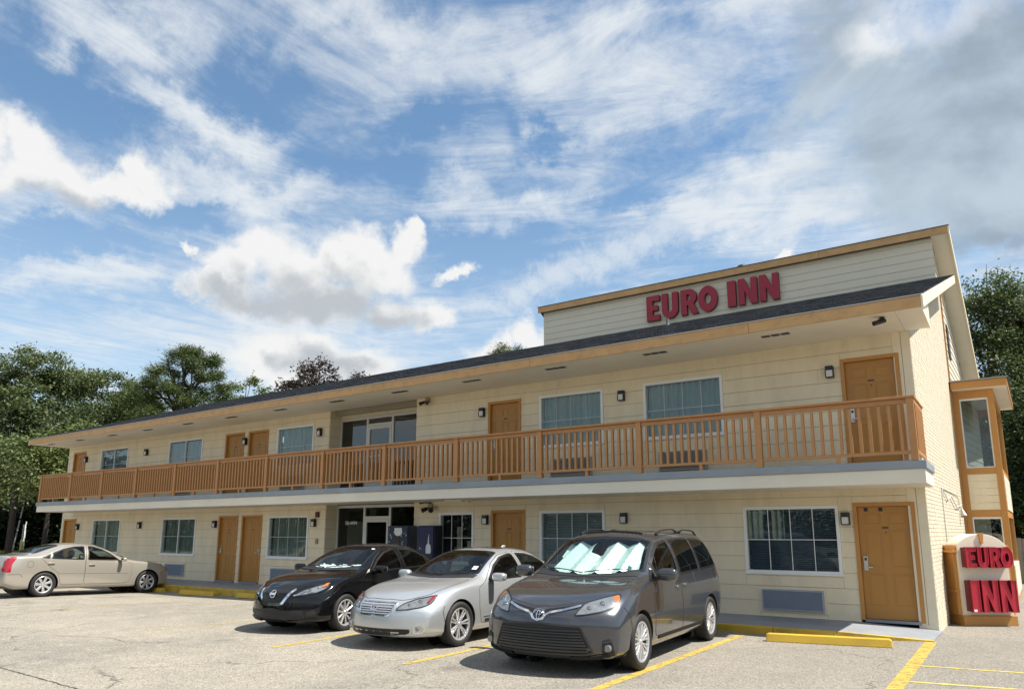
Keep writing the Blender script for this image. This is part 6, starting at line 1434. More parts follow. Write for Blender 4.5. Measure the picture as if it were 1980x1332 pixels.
# ------------------------------------------------------------------ wall lamps
lamp_root = None
def wall_lamp(x, z, label, y=-.017):
    global lamp_root
    if lamp_root is None:
        t = thing('wall_lamp', label, 'wall lamp', (x, y, z), 'black wall lamps along both floors')
        b = MB(); b.box(x - .075, x + .075, y - .018, y, z - .115, z + .115); b.box(x - .07, x + .07, y - .105, y - .0185, z + .03, z + .115); b.box(x - .07, x + .07, y - .105, y - .0185, z - .115, z - .098)
        for s in (-1, 1): b.box(x + s * .07 - .007, x + s * .07 + .007, y - .105, y - .0185, z - .0975, z + .0295)
        part(b, 'lamp_body', M['black'], t, bevel=.003)
        b = MB(); b.box(x - .058, x + .058, y - .098, y - .03, z - .097, z + .029); part(b, 'lamp_glass', M['lampglass'], t)
        lamp_root = t
    else:
        t = copy_tree(lamp_root, (x, y, z)); t['label'] = label; WLOC[t.name] = Vector((x, y, z))
    return t
for x, z, lb in ((-31.45, 4.66, 'black wall lamp right of the leftmost upper floor door'), (-26.91, 4.68, 'black wall lamp between the two leftmost upper floor windows'), (-20.93, 4.68, 'black wall lamp squeezed between the paired upper floor doors'),
                 (-17.28, 4.71, 'black wall lamp just left of the glazed upper landing'), (-11.11, 4.75, 'black wall lamp left of the upper door beside the glazed landing'), (-7.15, 4.77, 'black wall lamp between the two upper windows with teal curtains'), (-2.69, 4.77, 'black wall lamp left of the rightmost upper floor door'),
                 (-31.56, 1.93, 'black wall lamp right of the leftmost ground floor door'), (-26.92, 1.97, 'black wall lamp between the two ground floor windows behind the beige sedan'), (-22.27, 1.98, 'black wall lamp left of the paired ground floor doors'), (-17.35, 1.99, 'black wall lamp left of the glazed ground floor entrance'),
                 (-10.98, 2.02, 'black wall lamp left of the door behind the silver sedan'), (-7.17, 2.02, 'black wall lamp on the siding above the grey minivan'), (-2.62, 1.96, 'black wall lamp left of the rightmost ground floor door')):
    wall_lamp(x, z, lb)
# ------------------------------------------------------------------ air conditioners set through the wall
def ac_unit(x0, x1, z0, z1, m, label, group, tilt_=0.):
    c = ((x0 + x1) / 2, 0, z0); t = thing('air_conditioner', label, 'air conditioner', c, group)
    b = MB(); f = .022; y0, y1 = -.085, .02
    b.box(x0, x1, y0, y1, z0, z0 + f); b.box(x0, x1, y0, y1, z1 - f, z1); b.box(x0, x0 + f, y0, y1, z0 + f, z1 - f); b.box(x1 - f, x1, y0, y1, z0 + f, z1 - f); part(b, 'sleeve', m, t, bevel=.003)
    b = MB(); b.box(x0 + f, x1 - f, -.04, .0, z0 + f, z1 - f); part(b, 'coil', m, t)
    b = MB(); z = z0 + f + .006
    while z < z1 - f - .012: b.hexa([(x0 + f, -.084, z), (x1 - f, -.084, z), (x1 - f, -.079, z), (x0 + f, -.079, z), (x0 + f, -.060, z + .018), (x1 - f, -.060, z + .018), (x1 - f, -.055, z + .018), (x0 + f, -.055, z + .018)]); z += .0185
    part(b, 'louvres', m, t, kind='stuff')
    b = MB()
    for (a, c_, d, e) in ((x0 - .055, x0 - .002, z0 - .05, z1 + .05), (x1 + .002, x1 + .055, z0 - .05, z1 + .05), (x0 - .002, x1 + .002, z1 + .002, z1 + .05), (x0 - .002, x1 + .002, z0 - .05, z0 - .002)): b.box(a, c_, -.026, -.0005, d, e)
    part(b, 'surround', M['siding'], t)
for (a, c), lb in zip(acL, ('blue grey air conditioner grille low on the wall, beyond the nose of the beige sedan', 'blue grey air conditioner grille under the window left of the ground floor entrance', 'blue grey air conditioner grille under the large window near the right end')):
    ac_unit(a, c, .245, .625, M['ac_blue'], lb, 'ground floor air conditioners')
for (a, c), lb in zip(acU, ('dark air conditioner grille under the second upper window from the left', 'dark air conditioner grille under the upper window left of the glazed landing', 'dark grey air conditioner grille under the left upper window with teal curtains', 'dark grey air conditioner grille under the right upper window with teal curtains')):
    ac_unit(a, c, 3.02, 3.43, M['ac_dark2'], lb, 'upper floor air conditioners')
# ------------------------------------------------------------------ lettering
def arc(cx_, cy, rx, ry, a0, a1, n=14): return [(cx_ + rx * math.cos(R(a0 + (a1 - a0) * i / n)), cy + ry * math.sin(R(a0 + (a1 - a0) * i / n))) for i in range(n + 1)]
def glyph(ch):
    """heavy sans capitals in a unit box: outline and counters"""
    if ch == 'E': return [(0, 0), (1, .0), (.97, .22), (.46, .22), (.46, .40), (.86, .40), (.84, .60), (.46, .60), (.46, .78), (1., .78), (1, 1), (0, 1)], []
    if ch == 'I': return [(0, 0), (1, 0), (1, 1), (0, 1)], []
    if ch == 'U': return [(0, 1), (0, .36)] + arc(.5, .36, .5, .37, 180, 360, 18)[1:] + [(1, 1), (.64, 1), (.64, .38)] + arc(.5, .37, .14, .13, 0, -180, 10)[1:] + [(.36, 1)], []
    if ch == 'R': return [(0, 0), (.36, 0), (.36, .36), (.44, .36), (.64, 0), (1.04, 0), (.76, .42)] + arc(.55, .69, .41, .31, -52, 90, 14) + [(0, 1)], [[(.36, .56), (.46, .56)] + arc(.47, .675, .13, .115, -90, 90, 10)[1:] + [(.36, .79)]]
    if ch == 'O': return arc(.5, .5, .5, .51, 0, 348.75, 31), [arc(.5, .5, .17, .21, 0, 345, 23)]
    if ch == 'N': return [(0, 0), (.33, 0), (.33, .52), (.66, 0), (1, 0), (1, 1), (.67, 1), (.67, .47), (.34, 1), (0, 1)], []
def letter_solid(ch, w_, h_, d, bevel=.0):
    """letter with front at -d (local y), back at 0; width along x, height along z"""
    out, holes = glyph(ch); S = lambda p: (p[0] * w_, p[1] * h_)
    out = [S(p) for p in out]; holes = [[S(p) for p in h] for h in holes]
    pts, edges = [], []
    for lp in [out] + holes:
        k = len(pts); pts += [Vector(p) for p in lp]; edges += [(k + i, k + (i + 1) % len(lp)) for i in range(len(lp))]
    vs, es, fs, *_ = delaunay_2d_cdt(pts, edges, [], 1, 1e-6)
    keep = []
    for f in fs:
        c = np.mean([tuple(vs[i]) for i in f], axis=0)[None]
        if inpoly(c, out)[0] and not any(inpoly(c, h)[0] for h in holes): keep.append(f)
    b = MB(); n = len(vs)
    b.add([(v.x, -d, v.y) for v in vs], [tuple(f) for f in keep], 0); b.add([(v.x, 0, v.y) for v in vs], [tuple(reversed(f)) for f in keep], 1)
    for li, lp in enumerate([out] + holes):
        k = len(lp); b.add([(p[0], -d, p[1]) for p in lp] + [(p[0], 0, p[1]) for p in lp], [(i, (i + 1) % k, (i + 1) % k + k, i + k) for i in range(k)], 1)
    # a raised rim round the face
    return b, [out] + holes
def rimmed(b, loops, d, wd=.014, pr=.010):
    for li, lp in enumerate(loops):
        k = len(lp); inn = offset_poly(lp, wd if li == 0 else -wd)
        b.add([(p[0], -d - .001, p[1]) for p in lp] + [(p[0], -d - pr, p[1]) for p in lp] + [(p[0], -d - pr, p[1]) for p in inn] + [(p[0], -d - .001, p[1]) for p in inn], [(i + a * k, (i + 1) % k + a * k, (i + 1) % k + (a + 1) * k, i + (a + 1) * k) for a in range(3) for i in range(k)], 2)
rs_ = thing('rooftop_sign', 'row of big wine red capital letters mounted on the siding above the roof', 'sign', (-7.3, 6.99, 8.6))
for ch, x0, x1, z0, z1 in (('E', -9.47, -9.01, 8.60, 9.45), ('U', -8.93, -8.37, 8.60, 9.45), ('R', -8.27, -7.72, 8.61, 9.45), ('O', -7.69, -7.06, 8.61, 9.44), ('I', -6.74, -6.48, 8.62, 9.45), ('N', -6.40, -5.82, 8.62, 9.45), ('N', -5.75, -5.17, 8.62, 9.45)):
    b, lp = letter_solid(ch, x1 - x0, z1 - z0, .13); b.v = [(x + x0, y + 6.995, z + z0) for x, y, z in b.v]; part(b, 'letter', [M['red_flat'], M['red_side']], rs_)
# ------------------------------------------------------------------ monument sign at the corner
th_ = R(33); SO = Vector((-.97, 1.5, 0)); su = Vector((math.cos(th_), math.sin(th_), 0)); sn = Vector((math.sin(th_), -math.cos(th_), 0)); SW, SD = .93, .40
ms = thing('monument_sign', 'cream arched ground sign with ochre base and deep crimson letters at the building corner', 'sign', tuple(SO + su * .46 - sn * .2))
def sb(mb): mb.v = [tuple(SO + su * x - sn * y + Vector((0, 0, z))) for x, y, z in mb.v]; return mb
top = arc(SW / 2, 1.28, .52, .40, 155, 25, 20)
prof = [(0, .18), (SW, .18), (SW, 1.40)] + [(max(0, min(SW, x)), z) for x, z in reversed(top)] + [(0, 1.40)]
b = MB(); b.prism(prof, 1, 0, SD); part(sb(b), 'panel', M['cream_sign'], ms, bevel=.006)
b = MB(); b.box(-.03, SW + .03, -.05, SD + .03, 0, .18); part(sb(b), 'plinth', M['ochre'], ms, bevel=.006)
for x0, x1 in ((-.06, -.001), (SW + .001, SW + .06)):
    b = MB(); b.box(x0, x1, .05, SD - .02, .181, 1.33); b.box(x0 + (-.03 if x0 < 0 else 0), x1 + (0 if x0 < 0 else .03), .04, SD - .0, .60, .64); part(sb(b), 'pilaster', M['ochre'], ms, bevel=.004)
    b = MB(); b.box(x0 - (.05 if x0 < 0 else 0), x1 + (0 if x0 < 0 else .05), .0, SD + .03, 1.331, 1.375); b.box(x0, x1, .03, SD, 1.376, 1.47); part(sb(b), 'pilaster_cap', M['ochre'], ms, bevel=.004)
b = MB(); b.prism([(SW / 2 - .022, 1.50), (SW / 2 + .022, 1.50), (SW / 2 + .045, 1.70), (SW / 2 - .045, 1.70)], 1, -.03, .06); part(sb(b), 'keystone', M['ochre'], ms)
for word, z0, h_, d, spans in (('EURO', 1.055, .385, .16, ((.06, .25), (.275, .475), (.50, .70), (.70, .93))), ('INN', .255, .58, .20, ((.065, .22), (.265, .56), (.60, .905)))):
    bb = MB(); bb.box(spans[0][0], spans[-1][1] - (.05 if word == 'EURO' else 0), -d + .06, -.001, z0 + .01, z0 + h_ - .01); part(sb(bb), 'letter_box', M['red_dark'], ms)
    for ch, (a, c) in zip(word, spans):
        b, lp = letter_solid(ch, c - a, h_, .058); rimmed(b, lp, .058, .011, .012); b.v = [(x + a, y - d + .059, z + z0) for x, y, z in b.v]; part(sb(b), 'letter', [M['red'], M['red_dark'], M['red']], ms)
b = MB(); b.box(.07, .14, -.204, -.2, .262, .31); part(sb(b), 'maker_plate', M['white'], ms)
# ------------------------------------------------------------------ vending machines beside the entrance
def poly_print(parent, pts, y, z0, x0, sx, sz, m, name, th=.004):
    b = MB(); b.prism([(x0 + a * sx, z0 + c * sz) for a, c in pts], 1, y - th, y); part(b, name, m, parent)
bottle = [(.30, .0), (.72, .0), (.74, .42), (.66, .55), (.60, .66), (.585, .86), (.435, .86), (.42, .66), (.36, .55), (.28, .42)]
def vending(x0, x1, body, front, label, big):
    t = thing('vending_machine', label, 'vending machine', ((x0 + x1) / 2, -.2, .121)); W_ = x1 - x0
    b = MB(); b.box(x0, x1, -.37, -.05, .14, 1.885); part(b, 'cabinet', body, t, bevel=.012)
    b = MB(); b.box(x0 + .03, x1 - .03, -.34, -.08, .121, .139); part(b, 'feet', M['black'], t)
    b = MB(); b.box(x0 + .01, x1 - .01, -.42, -.371, .16, 1.87); part(b, 'front_panel', front, t, bevel=.01)
    b = MB(); b.box(x1 - .17, x1 - .03, -.427, -.421, .75, 1.25); part(b, 'coin_panel', M['matt'], t)
    y = -.421; r = random.Random(int(-x0 * 100))
    if big:
        poly_print(t, bottle, y, .35, x0 + .08, .62, 1.45, M['cola'], 'bottle_print'); poly_print(t, [(.30, .86)] + [(.5 + .23 * math.cos(a), .86 + .09 * math.sin(a)) for a in np.linspace(math.pi * 1.05, math.pi * 1.95, 9)] + [(.70, .865), (.70, .915), (.30, .915)], y - .001, .50, x0 + .06, .66, 1.45, M['sticker'], 'cap_print')
        for k in range(46):
            a = r.choice((r.uniform(.02, .22), r.uniform(.66, .94))); z = r.uniform(.45, 1.8); s = r.uniform(.008, .028); poly_print(t, [(math.cos(q) * r.uniform(.6, 1.2), math.sin(q) * r.uniform(.8, 1.9)) for q in np.linspace(0, 5.4, 7)], y - .0005, z, x0 + a * W_, s, s, M['splash'], 'splash_print', .003)
    else:
        poly_print(t, bottle, y, .20, x0 + .18, .46, 1.1, M['cola'], 'bottle_print'); poly_print(t, [(.38, 0), (.72, 0), (.74, .10), (.70, .22), (.60, .26), (.585, .52), (.53, .40), (.50, .26), (.40, .22), (.36, .1)], y - .004, 1.18, x0 + .13, .46, .95, M['sticker'], 'label_print')
        for k in range(30):
            a = r.choice((r.uniform(.05, .35), r.uniform(.7, .92))); z = r.uniform(.5, 1.35); s = r.uniform(.008, .024); poly_print(t, [(math.cos(q) * r.uniform(.6, 1.2), math.sin(q) * r.uniform(.8, 1.9)) for q in np.linspace(0, 5.4, 7)], y - .0005, z, x0 + a * W_, s, s, M['splash'], 'splash_print', .003)
M['cola'] = mat('dark_cola_print', (.022, .012, .008), .25, var=.4, vscale=5); M['splash'] = mat('pale_splash_print', (.22, .27, .33), .4, var=.3, vscale=20)
vending(-13.97, -13.24, mat('slate_blue_cabinet', (.035, .05, .085), .4, var=.15), mat('blue_black_front', (.018, .026, .05), .2, var=.3, vscale=3), 'blue black drinks machine with a big bottle picture, next to the entrance glass', True)
vending(-12.90, -12.36, mat('black_cabinet', (.01, .011, .018), .4, var=.15), mat('deep_blue_front', (.012, .017, .075), .2, var=.3, vscale=2), 'deep blue drinks machine with a white bottle label, left of the dark window', False)
# ------------------------------------------------------------------ small fittings
t = thing('security_camera', 'black bullet camera under the roof corner above the rightmost door', 'camera', (-1.56, -1.22, 5.397))
b = MB(); b.cyl((-1.56, -1.22, 5.397), (-1.56, -1.22, 5.375), .045, n=14); b.tube([(-1.56, -1.22, 5.376), (-1.56, -1.22, 5.33), (-1.60, -1.27, 5.305)], .014, 6); part(b, 'bracket', M['black'], t)
b = MB(); b.cyl((-1.52, -1.20, 5.335), (-1.68, -1.36, 5.265), .038, .042, n=14); b.box(-1.62, -1.54, -1.31, -1.2, 5.335, 5.345); part(b, 'camera_body', M['black'], t)
def twin_light(x, z, label, s=1.):
    t = thing('flood_light', label, 'flood light', (x, -.02, z))
    b = MB(); b.box(x - .06 * s, x + .06 * s, -.07, -.017, z - .07, z + .07); part(b, 'back_box', M['tan_box'], t, bevel=.004)
    for sg in (-1, 1):
        b = MB(); b.tube([(x + sg * .03, -.07, z - .02), (x + sg * .08, -.12, z - .06)], .012, 6); b.cyl((x + sg * .07, -.09, z - .05), (x + sg * .13 * s, -.21, z - .11), .035 * s, .055 * s, n=12); part(b, 'lamp_head', M['black'], t)
M['tan_box'] = mat('tan_fitting_box', (.33, .26, .16), .5, var=.1)
twin_light(-12.99, 5.26, 'small twin headed flood light under the eave right of the glazed landing')
twin_light(-12.80, 2.38, 'twin headed black flood light above the drinks machines', 1.2)
b = MB(); b.tube([(-13.2, -.03, 2.47), (-13.0, -.06, 2.49), (-12.8, -.06, 2.48), (-12.78, -.05, 2.42)], .02, 6); props(b.build('conduit', M['black'], None, wloc=(-12.8, -.05, 2.42)), 'black cable conduit bending down to the flood light above the drinks machines', 'conduit')
b = MB(); b.box(-11.75, -11.2, -.75, -.55, 2.455, 2.499); b.box(-11.5, -11.1, -.62, -.5, 2.43, 2.498); props(b.build('junction_box', M['cream'], None, wloc=(-11.45, -.65, 2.43)), 'cream junction box fixed below the balcony above the dark window', 'junction box')
b = MB(); b.box(-17.29, -17.15, -.07, -.018, 2.15, 2.31); o = b.build('alarm_box', mat('maroon_alarm_box', (.07, .008, .012), .4, var=.1), None, wloc=(-17.22, -.02, 2.15), bevel=.006); props(o, 'small maroon alarm box high on the pier left of the entrance', 'alarm box')
b = MB(); b.box(-17.25, -17.16, -.06, -.018, 1.38, 1.52); props(b.build('card_reader', M['tan_box'], None, wloc=(-17.2, -.02, 1.38), bevel=.005), 'small brown box at waist height on the pier left of the entrance', 'box')
t = thing('wall_floodlight', 'bell shaped lamp with loose cables on the sunlit brick end wall', 'lamp', (xe(6.3), 6.3, 2.1))
b = MB(); b.cyl((xe(6.3) + .05, 6.3, 2.28), (xe(6.3) + .09, 6.25, 2.10), .025, .075, n=14); part(b, 'lamp_shade', M['nickel'], t, fix=True)
b = MB(); b.tube([(xe(6.3), 6.3, 2.32), (xe(6.3) + .06, 6.3, 2.33)], .02, 6); b.tube([(xe(2.6) + .015, 2.6, 2.62), (xe(3.4) + .03, 3.4, 2.40), (xe(4.2) + .03, 4.2, 2.52), (xe(5.2) + .04, 5.2, 2.30), (xe(6.2) + .05, 6.2, 2.36)], .012, 5); b.tube([(xe(2.6) + .014, 2.6, 2.62), (xe(5.8) + .02, 5.9, 2.60), (xe(6.3) + .02, 6.3, 2.34)], .010, 5); b.tube([(xe(2.6) + .014, 2.6, 2.62), (xe(2.6) + .014, 2.62, 1.3)], .012, 5); part(b, 'cable', M['alu'], t)
b = MB(); b.lathe([(.0, .16), (.13, .13), (.17, .06), (.17, 0), (.12, -.02), (.12, -.35)], c=(-6.36, 7.3, 9.90), ax=2, n=20); props(b.build('roof_vent', M['black'], None, wloc=(-6.36, 7.3, 9.6), smooth=True, fix=True), 'round black vent poking above the high roof edge', 'roof vent')
b = MB(); b.cyl((-8.2, 5.5, 7.8), (-8.2, 5.5, 8.14), .045, n=12); b.cyl((-8.2, 5.5, 7.8), (-8.2, 5.5, 8.02), .09, .05, n=12); props(b.build('vent_pipe', M['ac_dark'], None, wloc=(-8.2, 5.5, 7.95)), 'short dark pipe standing on the shingles below the big red letters', 'vent pipe')
# phone number lettering on the entrance glass
fc = bpy.data.curves.new('door_numbers', 'FONT'); fc.body = '58-4494'; fc.size = .15; fc.extrude = .0015
fo = bpy.data.objects.new('door_numbers_curve', fc); col.objects.link(fo); bpy.context.view_layer.update()
dme = bpy.data.meshes.new_from_object(fo.evaluated_get(bpy.context.evaluated_depsgraph_get())); bpy.data.objects.remove(fo); dme.name = 'window_lettering'; dme.materials.clear(); dme.materials.append(M['white'])
o = bpy.data.objects.new('window_lettering', dme); link(o, None, (-16.55, RY + .008, 1.93)); o.rotation_euler = (R(90), 0, 0); props(o, 'white numerals stuck on the entrance glass left of the door', 'lettering')
# ------------------------------------------------------------------ wheel stops
def wheel_stop(p0, p1, label, z=0.):
    p0, p1 = Vector((*p0, z)), Vector((*p1, z)); d = p1 - p0; L_ = d.length; c = (p0 + p1) / 2
    b = MB(); h = .125; e = .04
    pr = lambda x, k: [(x, -.085, 0), (x, -.055, h * k), (x, .055, h * k), (x, .085, 0)]
    xs_ = [-L_ / 2, -L_ / 2 + e, L_ / 2 - e, L_ / 2]; vs = []
    for x, k in zip(xs_, (.86, 1, 1, .86)): vs += pr(x, k)
    fs = [(4 * i + j, 4 * i + (j + 1) % 4, 4 * i + 4 + (j + 1) % 4, 4 * i + 4 + j) for i in range(3) for j in range(4)] + [(0, 1, 2, 3), (15, 14, 13, 12)]
    b.add(vs, fs); me = b.mesh('wheel_stop', M['yellow']); o = bpy.data.objects.new('wheel_stop', me); link(o, None, c); o.rotation_euler = (0, 0, math.atan2(d.y, d.x))
    bv = o.modifiers.new('bevel', 'BEVEL'); bv.width = .012; bv.segments = 2
    return props(o, label, 'wheel stop', 'yellow wheel stops in front of the walkway')
wheel_stop((-3.50, -2.56), (-1.73, -2.20), 'yellow wheel stop in the empty bay right of the grey minivan')
wheel_stop((-17.95, -2.06), (-16.4, -2.02), 'yellow wheel stop partly hidden by the black sedan', -.045)
wheel_stop((-20.55, -2.14), (-19.02, -2.04), 'yellow wheel stop lying whole between the beige and the black sedan', -.075)
wheel_stop((-23.4, -2.10), (-21.65, -2.04), 'yellow wheel stop with only its end showing by the front wheel of the beige sedan', -.08)
# ------------------------------------------------------------------ far left: bollard and sign post; far right: fence
t = thing('bollard', 'yellow bollard standing in the grass at the far left edge', 'bollard', (-67.8, 12.8, -.22)); b = MB(); b.cyl((-67.8, 12.8, -.22), (-67.8, 12.8, 1.05), .13, n=14); b.lathe([(.13, 0), (.10, .05), (.0, .07)], c=(-67.8, 12.8, 1.05), ax=2, n=14); part(b, 'post', M['yellow_post'], t, smooth=False)
t = thing('sign_post', 'narrow white sign on a thin post in front of the dark trees', 'sign', (-68.4, 13.2, -.22)); b = MB(); b.cyl((-68.4, 13.2, -.22), (-68.4, 13.2, 2.6), .05, n=8); part(b, 'post', M['alu'], t)
b = MB(); b.box(-68.62, -68.24, 13.08, 13.14, .95, 2.35); part(b, 'board', M['white'], t)
for k in range(5): q = MB(); q.box(-68.50, -68.36, 13.074, 13.0795, 1.2 + .2 * k, 1.3 + .2 * k); part(q, 'sign_mark', M['black'], t)
t = thing('utility_pole', 'slim pale pole rising in front of the trees at the far left', 'pole', (-72.2, 13.9, -.22)); b = MB(); b.cyl((-72.2, 13.9, -.22), (-71.6, 14.2, 4.6), .07, .05, n=10); part(b, 'shaft', M['alu'], t)
M['plank'] = mat('weathered_fence_plank', (.27, .235, .19), .85, var=.2, vscale=3, bump=.5, bscale=30, stretch=(6, 6, .6), dirt=.5, dirtcol=(.12, .11, .09), dscale=2)
t = thing('plank_fence', 'weathered grey plank fence behind the building at the right edge', 'fence', (4, 16, -.2)); x = -.75; rf = random.Random(5)
while x < 14:
    b = MB(); h = 1.50 + rf.uniform(-.03, .03); b.box(x, x + .135, 15.9 + rf.uniform(-.006, .006), 15.925, -.2, h); part(b, 'plank', M['plank'], t); x += .145
b = MB(); b.box(-.75, 14, 15.93, 15.99, .2, .29); b.box(-.75, 14, 15.93, 15.99, 1.1, 1.19); part(b, 'rail', M['plank'], t)
for px_ in (-.7, 2.4, 5.5, 8.6, 11.7): b = MB(); b.box(px_, px_ + .09, 15.995, 16.09, -.2, 1.45); part(b, 'post', M['plank'], t)
# ------------------------------------------------------------------ trees
def leaf_mat(name, a, b_, trans=.35, rough=.5):
    m = bpy.data.materials.new(name); m.use_nodes = True; nt = m.node_tree; N = nt.nodes; L = nt.links; p = N['Principled BSDF']; p.inputs['Roughness'].default_value = rough; p.inputs['Specular IOR Level'].default_value = .35
    g = N.new('ShaderNodeNewGeometry'); tc = N.new('ShaderNodeTexCoord'); n = N.new('ShaderNodeTexNoise'); L.new(tc.outputs['Object'], n.inputs['Vector']); n.inputs['Scale'].default_value = .35; n.inputs['Detail'].default_value = 3
    ad = N.new('ShaderNodeMath'); ad.operation = 'MULTIPLY_ADD'; L.new(g.outputs['Random Per Island'], ad.inputs[0]); ad.inputs[1].default_value = .55
    mr = N.new('ShaderNodeMapRange'); L.new(n.outputs['Fac'], mr.inputs[0]); mr.inputs[1].default_value = .35; mr.inputs[2].default_value = .65; mr.inputs[3].default_value = 0; mr.inputs[4].default_value = .45; L.new(mr.outputs[0], ad.inputs[2])
    mx = N.new('ShaderNodeMix'); mx.data_type = 'RGBA'; L.new(ad.outputs[0], mx.inputs[0]); mx.inputs[6].default_value = (*a, 1); mx.inputs[7].default_value = (*b_, 1)
    L.new(mx.outputs[2], p.inputs['Base Color']); t = N.new('ShaderNodeBsdfTranslucent'); L.new(mx.outputs[2], t.inputs[0]); ms = N.new('ShaderNodeMixShader'); ms.inputs[0].default_value = trans; L.new(p.outputs[0], ms.inputs[1]); L.new(t.outputs[0], ms.inputs[2]); L.new(ms.outputs[0], N['Material Output'].inputs[0])
    return m
M['leaf_dark'] = leaf_mat('dark_evergreen_leaves', (.042, .070, .024), (.105, .135, .055))
M['leaf_mid'] = leaf_mat('mid_green_leaves', (.070, .105, .034), (.140, .170, .068))
M['leaf_light'] = leaf_mat('yellow_green_leaves', (.095, .135, .036), (.180, .210, .075))
M['leaf_pine'] = leaf_mat('pine_needles', (.055, .090, .026), (.125, .155, .05), .25)
M['leaf_purple'] = leaf_mat('dull_purple_leaves', (.040, .027, .026), (.095, .075, .062), .25)
M['leaf_deep'] = leaf_mat('deep_shade_leaves', (.014, .026, .010), (.036, .054, .020), .2)  # shade under the canopy is put into this darker leaf colour
M['bark'] = mat('grey_bark', (.13, .115, .095), .9, var=.3, vscale=4, bump=.6, bscale=14, stretch=(3, 3, .5))
M['bark_dark'] = mat('dark_bark', (.055, .045, .038), .9, var=.3, vscale=4, bump=.6, bscale=14, stretch=(3, 3, .5))
def leaves(centers, n, sig, size, rg, flat=.7, needle=0.):
    C_ = np.repeat(np.asarray(centers), n, 0); N_ = len(C_)
    P = C_ + rg.normal(0, 1, (N_, 3)) * np.array([sig, sig, sig * flat])
    nz = rg.normal(0, 1, (N_, 3)); nz[:, 2] = np.abs(nz[:, 2]) + .5; nz /= np.linalg.norm(nz, axis=1)[:, None]
    t = rg.normal(0, 1, (N_, 3))
    if needle: t = (P - C_) + rg.normal(0, .25 * sig, (N_, 3)) + np.array([0, 0, .25 * sig])
    t -= (t * nz).sum(1)[:, None] * nz; t /= np.linalg.norm(t, axis=1)[:, None] + 1e-9; b_ = np.cross(nz, t)
    s = size * rg.uniform(.6, 1.35, N_)[:, None]; ln = s * (1.9 if not needle else 3.2); wd = s * (.95 if not needle else .55)
    V = np.stack([P - t * ln * .5, P + b_ * wd * .5 - t * ln * .05, P + t * ln * .5, P - b_ * wd * .5 - t * ln * .05], 1)
    return V.reshape(-1, 3)
def mesh_quads(name, V, m):
    me = bpy.data.meshes.new(name); n = len(V) // 4
    me.vertices.add(len(V)); me.vertices.foreach_set('co', V.astype(np.float32).ravel()); me.loops.add(len(V)); me.loops.foreach_set('vertex_index', np.arange(len(V), dtype=np.int32)); me.polygons.add(n); me.polygons.foreach_set('loop_start', np.arange(0, len(V), 4, dtype=np.int32))
    me.materials.append(m); me.update(calc_edges=True); return me
def tree(label, base, H, lobes, nc, nl, sig, size, lm, seed, trunk=.28, bark='bark', group='trees around the building', name='tree', needle=0., shell=.5, bare=0., flat=.7, low=.35, lean=(0, 0)):
    """base (x, y, z); lobes: (dx, dy, z, rx, ry, rz) of the crown; nc leaf clumps of nl leaves each"""
    rg = np.random.default_rng(seed); r = random.Random(seed); bx, by, bz = base
    t = thing(name, label, 'tree', base, group)
    vol = np.array([l[3] * l[4] * l[5] for l in lobes]) ** .8; vol /= vol.sum(); cl = []; own = []
    for i in range(nc):
        k = rg.choice(len(lobes), p=vol); l = lobes[k]; d = rg.normal(0, 1, 3); d /= np.linalg.norm(d); rad = shell + (1 - shell) * rg.random() ** .6; rad *= 1 + .16 * math.sin(7 * d[0] + seed) * math.cos(5 * d[1] + 2 * d[2] + seed)
        if d[2] < -.55: d[2] *= .5
        cl.append((l[0] + d[0] * l[3] * rad, l[1] + d[1] * l[4] * rad, l[2] + d[2] * l[5] * rad)); own.append(k)
    cl = np.array(cl)
    V = leaves(cl, nl, sig, size, rg, flat, needle)
    cr = bpy.data.objects.new('crown', mesh_quads('crown', V, M[lm])); link(cr, t, base)
    # trunk and limbs
    b = MB(); top = max(l[2] + l[5] * .4 for l in lobes); zb = H * low
    tp = [Vector((0, 0, 0)), Vector((r.uniform(-.2, .2) + lean[0] * .3, r.uniform(-.2, .2), zb * .5)), Vector((lean[0] * .6 + r.uniform(-.3, .3), lean[1] * .6, zb)), Vector((lean[0] + r.uniform(-.4, .4), lean[1] + r.uniform(-.4, .4), (zb + top) / 2)), Vector((lean[0], lean[1], top))]
    b.tube(tp, [trunk * 1.25, trunk, trunk * .8, trunk * .5, trunk * .12], 9)
    tr = b.build('trunk', M[bark], t, wloc=base, smooth=True, fix=False) if False else None
    limbs = []; lb = MB()
    for k, l in enumerate(lobes):
        c = Vector(l[:3]); s = tp[2].lerp(tp[3], r.uniform(0, .9)); mid = s.lerp(c, .5) + Vector((r.uniform(-.3, .3), r.uniform(-.3, .3), .12 * (c - s).length)); P_ = [s, s.lerp(mid, .5) + Vector((0, 0, .1)), mid, c, c + (c - mid) * .5]
        limbs.append(P_); lb.tube(P_, [trunk * .45, trunk * .36, trunk * .26, trunk * .15, trunk * .05], 6)
    for i in range(0, nc, 1 if nc < 260 else 2):
        P_ = limbs[own[i]]; c = Vector(cl[i]); q = min(((P_[a].lerp(P_[a + 1], f)) for a in range(1, 4) for f in (0, .5)), key=lambda p: (p - c).length + .6 * max(0, p.z - c.z)); m_ = q.lerp(c, .55) + Vector((r.uniform(-.2, .2), r.uniform(-.2, .2), .08 * (c - q).length))
        lb.tube([q, m_, c], [trunk * .09 + .012, trunk * .06 + .008, .008], 4)
    me = b.mesh('trunk', M[bark], (0, 0, 0), True, False); o = bpy.data.objects.new('trunk', me); link(o, t, base)
    me = lb.mesh('limbs', M[bark], (0, 0, 0), True, False); o = bpy.data.objects.new('limbs', me); link(o, t, base)
    return t
